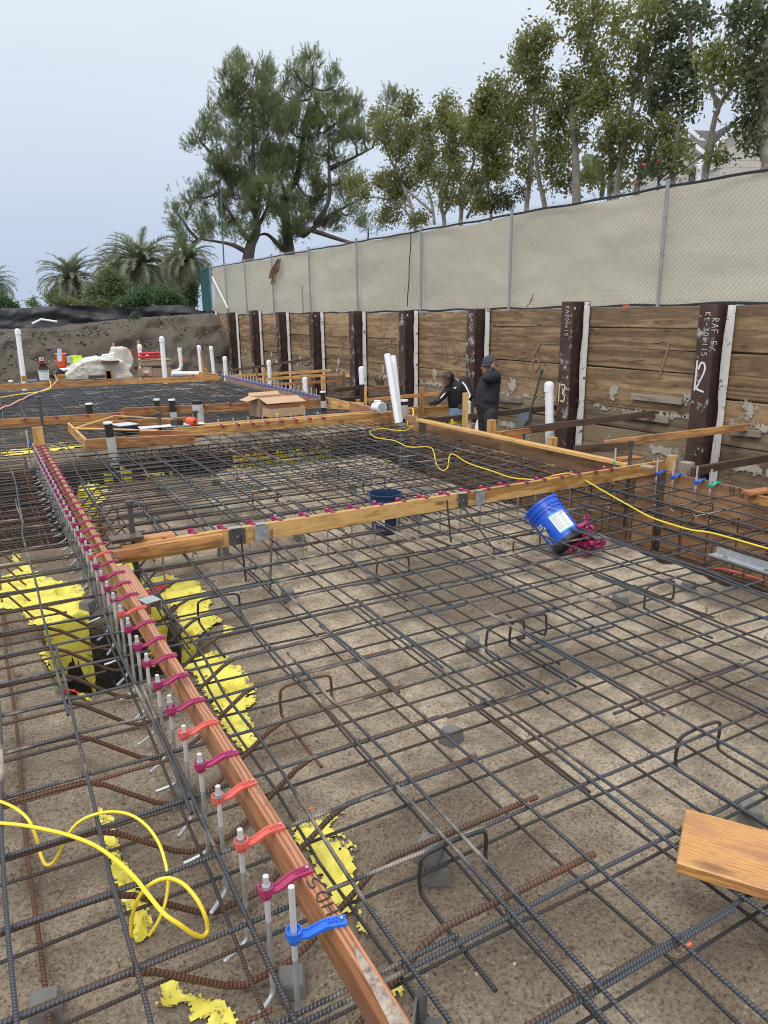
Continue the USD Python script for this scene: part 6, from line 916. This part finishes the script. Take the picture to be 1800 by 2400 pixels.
def blobtree(name, label, cat, k, trunks, blobs, place_, lm, bm, leaf=.085, dens=1.0, seed=0, group=None, tr=(.06, .02), flowers=None):
    g = np.random.default_rng(seed); t = thing(name, label, cat, group=group); c = CROP[k]; s = c[2]/(c[3] if len(c) > 3 else 1659); pts = []
    for T in trunks:
        P = smoothline([place_(x, y) for x, y in T], 5); P[:, 2] += 0; P += np.cumsum(g.normal(0, .006, P.shape), axis=0)*[1, 1, 0]
        R = np.linspace(T is trunks[0] and tr[0] or tr[0]*.75, tr[1], len(P)); pts.append(P)
        if T is trunks[0]: P = np.vstack([[P[0]-[0, 0, 1.9]], P]); R = np.append(R[0]*1.1, R)
        part(t, 'trunk' if T is trunks[0] else 'limb', tube(P, R, 9)[:2], M[bm], smooth=True)
    allp = np.vstack(pts) if pts else None; C, tw = [], []
    for P in pts:
        if cat != 'tree': break
        for q in P[len(P)//3:]:
            if g.random() < .55:
                o = q+g.normal(0, .16, 3); n = g.integers(8, 18); C.append(o+g.normal(0, leaf*1.0, (n, 3))); tw.append(tube([q, o], .004, 3)[:2])
    for b in blobs:
        x, y, rx, ry = b[:4]; cen = place_(x, y); D = (cen-CAM)@fw; mp = s*D/FPX; ax = np.array([rx*mp, ry*mp, (rx+ry)/2*mp]); cen = cen+np.array([fw[0], fw[1], 0])*g.normal(0, ax[2]*.6)
        vol = ax.prod(); nt = max(8, int(dens*64*(ax[0]*ax[1]/.16)**.85)); tc = inball(g, nt, cen, ax*1.05)
        if allp is not None:
            a = allp[np.argmin(np.linalg.norm(allp-cen, axis=1))]; m_ = (a+cen)/2+g.normal(0, .04, 3); tw.append(tube(smoothline([a, m_, cen], 3), np.linspace(.016, .007, 7), 4)[:2])
            for q in tc[::4]: tw.append(tube([cen+(q-cen)*.15, q], .0035, 3)[:2])
        for q in tc:
            n = g.integers(9, 17); dr = g.normal(0, 1, 3); dr[2] = abs(dr[2])*.8; dr /= np.linalg.norm(dr); C.append(q+dr*g.uniform(-.5, .5, (n, 1))*leaf*3.0+g.normal(0, leaf*.75, (n, 3)))
    C = np.vstack(C); part(t, 'crown', leaves(C, leaf, g), M[lm], kind='stuff')
    if tw: part(t, 'twigs', join([(v, f) for v, f in tw])[:2], M[bm], kind='stuff')
    if flowers:
        fm, fl = flowers; fb_ = trimesh.creation.icosphere(1, .026)
        for x, y in fl:
            v = np.array(fb_.vertices)*g.uniform(.7, 1.1)*(1+.35*np.sin(np.array(fb_.vertices)[:, :1]*140)); part(t, 'flower', (v+place_(x, y)-np.array([fw[0], fw[1], 0])*.25, np.array(fb_.faces)), M[fm])
    return t
fx = lambda k, X: (lambda x, y: onx(k, x, y, X))
T8 = [('leafy street tree behind the fence bend, with a long low left limb', 'z7', 10.6, [[(1190, 1110), (1170, 1000), (1110, 860), (1070, 760), (1040, 650)], [(1175, 1010), (1120, 985), (1040, 965), (960, 955), (860, 950)], [(1285, 1090), (1265, 980), (1230, 850), (1195, 720), (1195, 660)], [(1270, 1030), (1190, 960), (1130, 900)], [(1190, 1100), (1130, 1010), (1060, 980)]],
       [(1080, 620, 100, 100), (1160, 520, 50, 55), (1250, 720, 45, 120), (1130, 860, 90, 70), (900, 880, 60, 45), (1060, 1040, 70, 45), (1010, 570, 45, 60), (1290, 860, 50, 50), (1030, 880, 50, 45), (1180, 640, 50, 60), (1250, 610, 35, 50), (1230, 800, 45, 60), (1100, 940, 60, 40), (930, 940, 45, 35), (1200, 1060, 60, 30), (1120, 740, 60, 50)], 7),
      ('slim forked tree with a dense oval top behind the fence', 'z7', 10.5, [[(1330, 1080), (1312, 930), (1370, 790), (1380, 680), (1345, 560)], [(1328, 1050), (1370, 960), (1385, 800)]], [(1345, 530, 55, 70), (1385, 640, 60, 90), (1390, 820, 50, 70), (1330, 600, 45, 50), (1360, 740, 45, 50), (1340, 960, 40, 50)], 8),
      ('tree with spreading forked limbs left of the red-flowered shrub', 'z7', 10.5, [[(1410, 1070), (1430, 900), (1480, 770), (1440, 700)], [(1440, 1060), (1490, 950), (1525, 800), (1540, 600)], [(1425, 950), (1400, 850)]], [(1500, 600, 65, 100), (1560, 690, 80, 110), (1540, 500, 50, 55), (1480, 880, 50, 50), (1590, 820, 50, 60), (1450, 640, 40, 50), (1420, 960, 40, 50), (1510, 970, 55, 45)], 9),
      ('curving-limbed tree above the red-flowered shrub', 'z8', 10.4, [[(320, 1130), (345, 850), (300, 770), (230, 630), (190, 560)], [(90, 1040), (85, 850), (70, 700)]], [(150, 470, 80, 60), (230, 560, 90, 110), (60, 660, 75, 100), (100, 760, 80, 90), (190, 940, 50, 80), (100, 560, 60, 55), (40, 800, 50, 60), (270, 650, 60, 70), (300, 900, 40, 60), (130, 940, 50, 60)], 10),
      ('upright tree with a tall separate dense top', 'z8', 10.3, [[(420, 1140), (385, 950), (370, 700), (370, 560), (385, 400)], [(345, 1010), (352, 800), (340, 650)]], [(365, 230, 105, 95), (330, 360, 95, 95), (330, 500, 70, 75), (420, 560, 65, 70), (450, 760, 65, 110), (300, 720, 65, 80), (440, 190, 45, 55), (300, 280, 60, 80), (400, 430, 60, 60), (480, 640, 45, 80), (430, 910, 45, 70), (470, 1020, 55, 45), (330, 960, 40, 50)], 11),
      ('thick pale-trunked tree with a short leafy head', 'z8', 10.3, [[(598, 1100), (588, 800), (575, 600), (590, 430)]], [(600, 470, 90, 80), (560, 560, 50, 50), (500, 640, 55, 80), (690, 560, 70, 80), (610, 740, 40, 60), (540, 450, 50, 50), (520, 760, 60, 90), (500, 900, 60, 90), (640, 640, 60, 60)], 12),
      ('tall tree with dark clumps reaching the top edge', 'z8', 10.6, [[(775, 1060), (785, 800), (775, 620), (720, 420), (650, 250), (600, 100), (540, 50)], [(640, 330), (690, 150), (700, 90)], [(785, 260), (800, 80), (780, -20)]], [(520, 30, 60, 30), (640, 130, 80, 80), (600, 230, 50, 50), (690, 100, 70, 80), (680, 280, 60, 80), (730, 430, 100, 120), (820, 490, 70, 60), (590, 20, 50, 40), (760, 560, 60, 60), (660, 370, 50, 50), (680, 990, 60, 50), (560, 1010, 50, 50), (840, 1010, 60, 40)], 13),
      ('broad yellow-green tree in the middle of the row', 'z8', 10.2, [[(815, 1060), (850, 900), (910, 620), (960, 370), (1000, 230)], [(880, 760), (820, 640)], [(945, 450), (990, 560)]], [(960, 150, 110, 115), (960, 280, 80, 75), (860, 60, 70, 55), (830, 700, 100, 100), (930, 730, 100, 90), (1000, 40, 80, 50), (1010, 360, 60, 70), (870, 200, 60, 70), (870, 860, 70, 60), (740, 800, 70, 80), (760, 930, 70, 60), (900, 500, 70, 60), (900, 400, 50, 60)], 14),
      ('leaning dark-stemmed tree left of the house gable', 'z8', 10.1, [[(935, 1020), (1010, 810), (1085, 620), (1110, 320), (1100, 80)], [(1000, 620), (990, 430), (985, 280)], [(1225, 320), (1220, 150), (1240, 20)]], [(1110, 200, 80, 80), (1150, 420, 115, 95), (1230, 330, 85, 70), (1040, 590, 70, 80), (1060, 770, 95, 85), (1250, 60, 110, 60), (1230, 500, 80, 75), (1190, 600, 70, 50), (1150, 20, 90, 50), (1310, 110, 50, 50), (1010, 900, 90, 60), (1060, 480, 60, 60), (1180, 300, 70, 60)], 15),
      ('pale thin tree in front of the house corner', 'z8', 9.9, [[(1130, 980), (1155, 800), (1185, 640)]], [(1150, 800, 75, 85), (1100, 700, 65, 65), (1210, 840, 40, 55), (1180, 920, 40, 40)], 16),
      ('bare y-forked tree before the house gable', 'z8', 9.7, [[(1310, 960), (1350, 740), (1378, 600), (1480, 450), (1560, 330)], [(1378, 595), (1345, 490), (1310, 420)], [(1450, 490), (1445, 420)]], [(1330, 350, 70, 75), (1440, 330, 65, 60), (1430, 240, 50, 45), (1540, 370, 85, 65), (1400, 420, 40, 30), (1350, 880, 50, 35)], 17),
      ('nearest tree with a thick curved limb at the right edge', 'z8', 9.6, [[(1660, 900), (1640, 740), (1628, 600), (1648, 400), (1640, 280), (1590, 250), (1530, 255), (1500, 205)], [(1655, 870), (1600, 770), (1545, 660)], [(1640, 280), (1665, 180), (1650, 60)]], [(1560, 60, 95, 70), (1480, 100, 30, 40), (1590, 180, 80, 75), (1570, 500, 75, 110), (1530, 690, 65, 100), (1560, 800, 75, 40), (1615, 560, 40, 90), (1650, 60, 60, 80), (1500, 20, 50, 40), (1600, 400, 50, 60)], 18)]
for lab, k, X, tr_, bl, sd_ in T8: blobtree('broadleaf_tree', lab, 'tree', k, tr_, bl, fx(k, X), 'leaf' if sd_ != 18 and sd_ != 15 else 'leafdark', 'bark', .088, 1.6 if sd_ < 10 else 1.15, sd_, 'broadleaf trees behind the cream fence', (.085 if sd_ in (12, 18) else .052, .014))
# pines
def pine(label, trunks, blobs, D, seed, dens=1.0):
    g = np.random.default_rng(seed); t = thing('pine_tree', label, 'tree', group='two pines'); P3 = lambda x, y, o=0: ond('z7', x, y, D+o); mp = 800/1659*D/FPX
    allp = []
    for i_, T in enumerate(trunks):
        P = smoothline([P3(x, y, g.normal(0, .3) if j_ else 0) for j_, (x, y) in enumerate(T)], 5); allp.append(P); R = np.linspace(.30 if i_ == 0 else .14, .03, len(P))
        if i_ == 0: P = np.vstack([[P[0]-[0, 0, 2.2]], P]); R = np.append(.34, R)
        part(t, 'trunk' if i_ == 0 else 'limb', tube(P, R, 10)[:2], M['pinebark'], smooth=True)
    allp = np.vstack(allp); V, F, tw, n = [], [], [], 0
    A, DIR = [], []
    for x, y, rx, ry in blobs:
        ax = np.array([rx*mp, ry*mp, (rx+ry)/2*mp]); cen = P3(x, y, g.normal(0, .7)); k = int(dens*430*ax[0]*ax[1]); sc_ = inball(g, max(4, k//26), cen, ax*.97); p = sc_[g.integers(0, len(sc_), k)]+np.abs(g.normal(0, 1, (k, 1)))*np.array([0, 0, .26])-[0, 0, .25]+g.normal(0, .15, (k, 3))*[1, 1, .8]; out = p-cen; out /= np.linalg.norm(out, axis=1, keepdims=True)+1e-6; d = out*.55+[0, 0, .85]+g.normal(0, .28, p.shape); A.append(p); DIR.append(d/np.linalg.norm(d, axis=1, keepdims=True))
        a = allp[np.argmin(np.linalg.norm(allp-cen, axis=1))]; tw.append(tube(smoothline([a, (a+cen)/2-[0, 0, .15], cen], 3), np.linspace(.07, .03, 7), 4)[:2])
        for q in sc_: tw.append(tube([cen+(q-cen)*.1-[0, 0, .1], q], .013, 3)[:2])
    A, DIR = np.vstack(A), np.vstack(DIR); m_ = 13; n = len(A)
    s = g.uniform(0, .34, (n, m_, 1)); base = A[:, None]+DIR[:, None]*s; rd = g.normal(0, 1, (n, m_, 3)); nd = DIR[:, None]*.75+rd*.5; nd /= np.linalg.norm(nd, axis=2, keepdims=True); side = np.cross(nd, g.normal(0, 1, (n, m_, 3))); side /= np.linalg.norm(side, axis=2, keepdims=True); L = g.uniform(.12, .24, (n, m_, 1))
    V = np.stack([base-side*.012, base+side*.012, base+nd*L], 2).reshape(-1, 3); F = np.arange(len(V)).reshape(-1, 3); part(t, 'crown', (V, F), M['needle'], kind='stuff'); part(t, 'twigs', join(tw)[:2], M['pinebark'], kind='stuff')
pine('left pine with a low sweeping left limb and a dense rounded crown', [[(375, 1265), (390, 1190), (420, 1110), (400, 950), (400, 700), (395, 480)], [(370, 1225), (300, 1190), (230, 1175), (130, 1160)], [(395, 1180), (330, 1100), (270, 1000), (220, 880)], [(405, 1130), (470, 1010), (490, 850)], [(300, 950), (240, 800), (140, 680)]],
     [(400, 440, 130, 140), (330, 610, 130, 130), (400, 800, 150, 125), (250, 720, 80, 100), (130, 650, 58, 75), (470, 590, 90, 140), (480, 950, 110, 90), (330, 960, 105, 95), (200, 950, 75, 75), (110, 960, 45, 50), (50, 1060, 45, 75), (230, 1080, 95, 55), (90, 1165, 95, 38), (190, 560, 32, 60), (300, 400, 50, 90), (470, 370, 55, 50), (340, 330, 50, 50), (20, 1010, 25, 40), (270, 500, 50, 70), (440, 1030, 100, 60), (330, 1120, 90, 40), (500, 800, 70, 100), (300, 820, 70, 80), (250, 860, 60, 60), (160, 1100, 70, 40)], 37, 31)
pine('right pine with an open crown and a dark fork beside the street trees', [[(580, 1245), (562, 1100), (560, 950), (615, 860), (640, 700), (660, 560), (690, 430)], [(545, 1215), (470, 1140), (415, 1150)], [(700, 1090), (770, 970), (768, 780), (772, 620)], [(640, 1150), (760, 1060), (860, 1000), (960, 950)], [(770, 820), (860, 780), (980, 720)], [(560, 960), (540, 890), (500, 820)], [(690, 1120), (880, 1180), (960, 1170)]],
     [(650, 430, 60, 130), (690, 320, 38, 75), (800, 420, 70, 120), (640, 620, 90, 100), (800, 620, 90, 110), (880, 520, 45, 90), (900, 700, 75, 75), (620, 800, 90, 85), (620, 1070, 95, 75), (740, 1090, 80, 70), (860, 860, 50, 40), (870, 1040, 80, 50), (780, 920, 45, 50), (930, 640, 40, 55), (735, 540, 55, 80), (1055, 500, 55, 50), (590, 330, 22, 50), (960, 1110, 50, 30), (700, 740, 60, 60), (560, 1170, 50, 40), (560, 1010, 70, 70), (680, 960, 90, 80), (570, 620, 60, 150), (540, 800, 70, 90), (700, 880, 70, 70), (830, 940, 50, 45), (560, 470, 35, 90), (720, 640, 60, 90), (820, 780, 60, 60), (600, 1110, 80, 50)], 39, 32)
# palms
def palm(label, cx, cy, L, trunk, w, D, seed, nf=84):
    g = np.random.default_rng(seed); t = thing('date_palm', label, 'palm tree', group='palms beyond the bank'); mp = 450/952*D/FPX; c = ond('n5', cx, cy, D); Lm = L*mp; a, b = ond('n5', *trunk[0], D), ond('n5', *trunk[1], D)
    n = 12; zz = np.linspace(0, 1, n)[:, None]; P = b+(a-b)*zz; R = w*mp/2*(1+.14*g.normal(0, 1, n)*.6)*np.linspace(.9, 1.15, n); part(t, 'trunk', tube(np.vstack([[P[0]-[0, 0, 2.5]], P]), np.append(R[0], R), 12)[:2], M['palmbark'])
    sc = [tube([a+(b-a)*g.uniform(-.15, .75)+np.array([math.cos(q), math.sin(q), 0])*w*mp*.42, a+(b-a)*g.uniform(-.3, .6)+np.array([math.cos(q), math.sin(q), .15])*w*mp*.6], .06, 3)[:2] for q in g.uniform(0, 6.28, 50)]; part(t, 'leaf_stubs', join(sc)[:2], M['palmbark'], kind='stuff')
    V, n0, F = [], 0, []
    for i_ in range(nf):
        az = i_*2.39996+g.normal(0, .15); el = math.radians(82-105*((i_+.5)/nf)**1.05+g.normal(0, 6)); hd_ = np.array([math.cos(az), math.sin(az), 0]); LL = Lm*g.uniform(.85, 1.08); m_ = 30; p = c.copy(); e = el; pts = [p.copy()]; es = [e]
        for _ in range(m_): e -= (.030+.022*math.cos(el))*(1+.5*_/m_); p = p+(hd_*math.cos(e)+np.array([0, 0, math.sin(e)]))*LL/m_; pts.append(p.copy()); es.append(e)
        sd_ = np.cross(hd_, [0, 0, 1.0])
        for j_ in range(2, m_+1):
            q = pts[j_]; dv = pts[j_]-pts[j_-1]; dv /= np.linalg.norm(dv); upv = np.cross(sd_, dv); ln = LL*.20*math.sin(math.pi*min(1, .12+.82*j_/m_))**.7
            for s_ in (-1, 1):
                tip = q+(dv*.75+sd_*s_*.62+upv*.35+g.normal(0, .10, 3))*ln-np.array([0, 0, ln*.18]); wv = dv*LL/m_*.62
                V += [q-wv, q+wv, tip]; F.append([n0, n0+1, n0+2]); n0 += 3
    part(t, 'fronds', (np.array(V), np.array(F)), M['palm'], kind='stuff')
palm('feathery palm standing alone left of centre of the palm group', 352, 335, 185, [(355, 350), (366, 440)], 42, 58, 41)
palm('biggest palm with a wide crown in the middle of the group', 700, 262, 235, [(702, 285), (695, 370)], 70, 56, 42, 100)
palm('palm on the right of the group with its trunk visible below the fronds', 862, 285, 170, [(862, 305), (872, 405)], 40, 66, 43)
palm('palm cut by the left edge of the photo', -38, 350, 128, [(-38, 370), (-36, 460)], 40, 60, 44)
palm('palm beside the pine at the fence corner, its crown half hidden', 938, 235, 165, [(938, 250), (948, 345)], 46, 52, 45)
palm('fainter palm behind the biggest one, left side', 570, 285, 150, [(600, 310), (592, 430)], 36, 70, 46)
n5 = lambda D: (lambda x, y: ond('n5', x, y, D))
blobtree('flowering_shrub', 'sparse shrub with pale pink flowers below the lone palm', 'shrub', 'n5', [[(300, 470), (290, 420), (270, 390)]], [(290, 440, 60, 28), (340, 440, 40, 25), (380, 455, 30, 18), (240, 415, 22, 22), (280, 385, 14, 14)], n5(35), 'bush', 'bark', .12, .9, 51, None, (.04, .015), ('pinkflower', [(330, 425), (345, 440), (372, 442), (300, 440), (390, 450)]))
blobtree('leafy_shrub', 'tall yellow-green shrub in front of the biggest palm', 'shrub', 'n5', [[(520, 470), (520, 400), (530, 330)], [(520, 430), (470, 370)], [(525, 420), (590, 350)]], [(520, 380, 75, 65), (460, 400, 50, 50), (580, 350, 45, 50), (545, 310, 40, 30), (480, 450, 70, 22), (560, 440, 50, 30)], n5(36), 'bush', 'bark', .13, 1.2, 52, None, (.06, .02))
blobtree('flowering_shrub', 'rounded shrub dotted with salmon flowers right of the yellow-green shrub', 'shrub', 'n5', [[(720, 470), (715, 400)]], [(720, 410, 60, 50), (670, 430, 45, 35), (770, 420, 40, 45), (620, 445, 45, 25), (700, 450, 70, 22)], n5(35), 'bushdark', 'bark', .12, 1.3, 53, None, (.04, .02), ('pinkflower', [(700, 400), (735, 375), (745, 395), (690, 420), (760, 410), (660, 440), (720, 430), (705, 372), (630, 440), (780, 440), (650, 420)]))
blobtree('leafy_shrub', 'dense green shrub near the fence corner', 'shrub', 'n5', [[(830, 470), (830, 400)]], [(830, 410, 55, 45), (870, 430, 40, 30), (800, 440, 40, 30), (890, 455, 30, 20)], n5(34.5), 'bushdark', 'bark', .12, 1.5, 54, None, (.04, .02))
blobtree('leafy_shrub', 'shrub at the far left edge behind the black fabric', 'shrub', 'n5', [[(20, 470), (20, 430)]], [(25, 440, 38, 30), (60, 455, 25, 18), (-20, 430, 40, 35)], n5(36), 'bushdark', 'bark', .12, 1.2, 55, None, (.03, .02))
blobtree('leafy_shrub', 'thin shrub showing sky through it, right of the far left shrub', 'shrub', 'n5', [[(160, 470), (158, 430)]], [(155, 450, 24, 20), (185, 458, 22, 14), (165, 425, 10, 14)], n5(36), 'bush', 'bark', .10, .9, 56, None, (.02, .01))
blobtree('leafy_shrub', 'dark shrub tucked behind the green fence', 'shrub', 'n5', [[(930, 470), (930, 400)]], [(935, 410, 35, 55), (905, 445, 35, 28), (950, 360, 25, 40)], n5(40), 'leafdark', 'bark', .14, 1.3, 57, None, (.04, .02))
blobtree('sapling', 'small bright green sapling growing on top of the bank', 'shrub', 'm2', [[(365, 400), (365, 330), (362, 280)]], [(365, 330, 62, 38), (362, 290, 28, 24), (340, 350, 40, 25), (400, 350, 40, 25)], lambda x, y: ony('m2', x, y, 27.6), 'bushdark', 'bark', .05, 2.2, 58, None, (.012, .006))
blobtree('flowering_shrub', 'shrub with bright red flowers showing over the fence, left one', 'shrub', 'z8', [[(120, 1200), (130, 1120)]], [(120, 1120, 75, 60), (180, 1110, 50, 55), (60, 1150, 45, 40), (280, 1070, 45, 40), (220, 1120, 40, 35)], fx('z8', 10.9), 'leafdark', 'bark', .07, 1.5, 61, None, (.03, .015), ('redflower', [(75, 1150), (97, 1164), (155, 1113), (152, 1132), (190, 1150), (140, 1030), (236, 1106), (300, 1060), (312, 1052), (190, 1086), (150, 1155), (65, 1180)]))
blobtree('flowering_shrub', 'twiggy shrub with red flowers over the fence before the house', 'shrub', 'z8', [[(1050, 1010), (1060, 930), (1040, 880)], [(1080, 1000), (1180, 950), (1270, 880)], [(1060, 1000), (1130, 940), (1160, 900)]], [(1050, 940, 65, 40), (1090, 910, 40, 35), (1000, 950, 50, 35), (1420, 890, 45, 30), (950, 980, 50, 40)], fx('z8', 9.8), 'leafdark', 'pinebark', .06, .8, 62, None, (.02, .008), ('redflower', [(940, 935), (1016, 910), (1278, 864), (898, 1032)]))
t = thing('banana_plant', 'large pale banana leaves between the tree trunks', 'plant')
for (x0, y0), (x1, y1), wl in [((750, 1010), (625, 870), .30), ((745, 1000), (700, 860), .22), ((720, 1010), (610, 960), .2), ((700, 1020), (560, 1000), .15)]:
    a, b = onx('z8', x0, y0, 11.6), onx('z8', x1, y1, 11.4); d = b-a; s = np.cross(d, [1, 0, 0.2]); s /= np.linalg.norm(s); tt = np.linspace(0, 1, 9); wv = wl*np.sin(np.pi*np.clip(tt*.96+.04, 0, 1))**.6; mid = a+d*tt[:, None]+np.outer(np.sin(tt*np.pi), [0, 0, .08]); V = np.concatenate([mid-s*wv[:, None]*.6+np.outer(wv, [-.2, 0, 0]), mid, mid+s*wv[:, None]*.6+np.outer(wv, [-.2, 0, 0])]); q = [[i, i+1, i+10, i+9] for i in range(8)]+[[i+9, i+10, i+19, i+18] for i in range(8)]; part(t, 'leaf', (V, np.array(q)), M['banana'], smooth=True)
part(t, 'stem', cyl(onx('z8', 735, 1100, 11.6), onx('z8', 745, 1000, 11.6), .05), M['bushdark'])
# ------------------------------------------------------------------ house beyond the trees
t = thing('house', 'beige house with grey shingle roofs and white gable trim beyond the trees', 'house'); Dh = 45.0; bk = np.array([math.sin(YAW), math.cos(YAW), 0]); o_ = ond('n8', 600, 500, Dh); kx = 240/952*Dh/FPX
def hpoly(pts, dep, th): m = extrude(Polygon([((x-600)*kx, -(y-500)*kx) for x, y in pts]).buffer(0), th); T = np.eye(4); T[:3, 0], T[:3, 1], T[:3, 2], T[:3, 3] = r0, [0, 0, 1], -bk, o_+bk*(dep+th); m.apply_transform(T); return m
gable = [(310, 700), (310, 670), (725, 222), (1160, 660), (1160, 1100), (310, 1100)]; gp = Polygon(gable)
for k, y in enumerate(range(240, 1100, 62)):
    c = gp.intersection(sbox(-500, y, 2500, y+60))
    if not c.is_empty: part(t, 'clapboard', hpoly(list(c.exterior.coords), 0, .14), M['siding'])
part(t, 'wall', hpoly(gable, .15, 7), M['dark']); part(t, 'wall', hpoly([(60, 1100), (60, 600), (255, 430), (420, 540), (420, 1100)], 1.2, 6), M['stucco']); part(t, 'wall', hpoly([(200, 470), (290, 262), (520, 430), (520, 600), (200, 600)], 2.2, 5), M['stucco'])
part(t, 'roof', hpoly([(280, 240), (640, 262), (760, 300), (500, 420), (290, 262)], 3.0, .5), M['shingle']); part(t, 'roof', hpoly([(262, 398), (500, 410), (430, 540), (400, 510)], 1.0, .3), M['shingle']); part(t, 'roof', hpoly([(835, 255), (1180, 330), (1180, 690), (835, 330)], .6, .3), M['shingle'])
for a, b, d_, w in [((283, 256), (505, 412), 1.9, 17), ((250, 420), (402, 524), .6, 17), ((292, 668), (600, 340), -.35, 19), ((600, 340), (730, 205), -.35, 19), ((838, 338), (1180, 690), -.35, 19)]: part(t, 'rake_trim', hpoly(list(LineString([a, b]).buffer(w, cap_style=2).exterior.coords), d_, .25), M['trim'])
part(t, 'corner_trim', hpoly([(308, 690), (345, 690), (345, 1100), (308, 1100)], -.2, .2), M['trim']); part(t, 'eave_end', hpoly([(282, 650), (325, 650), (325, 692), (300, 692)], -.4, .3), M['trim']); part(t, 'vent_frame', hpoly([(205, 345), (320, 320), (320, 395), (205, 470)], 1.8, .3), M['trim'])
for k in range(4): part(t, 'vent_slat', hpoly([(212, 378+k*20), (298, 355+k*20), (298, 364+k*20), (212, 387+k*20)], 1.7, .12), M['dark'])
part(t, 'fascia', hpoly([(380, 690), (510, 655), (510, 672), (380, 708)], -.15, .12), M['trim'])
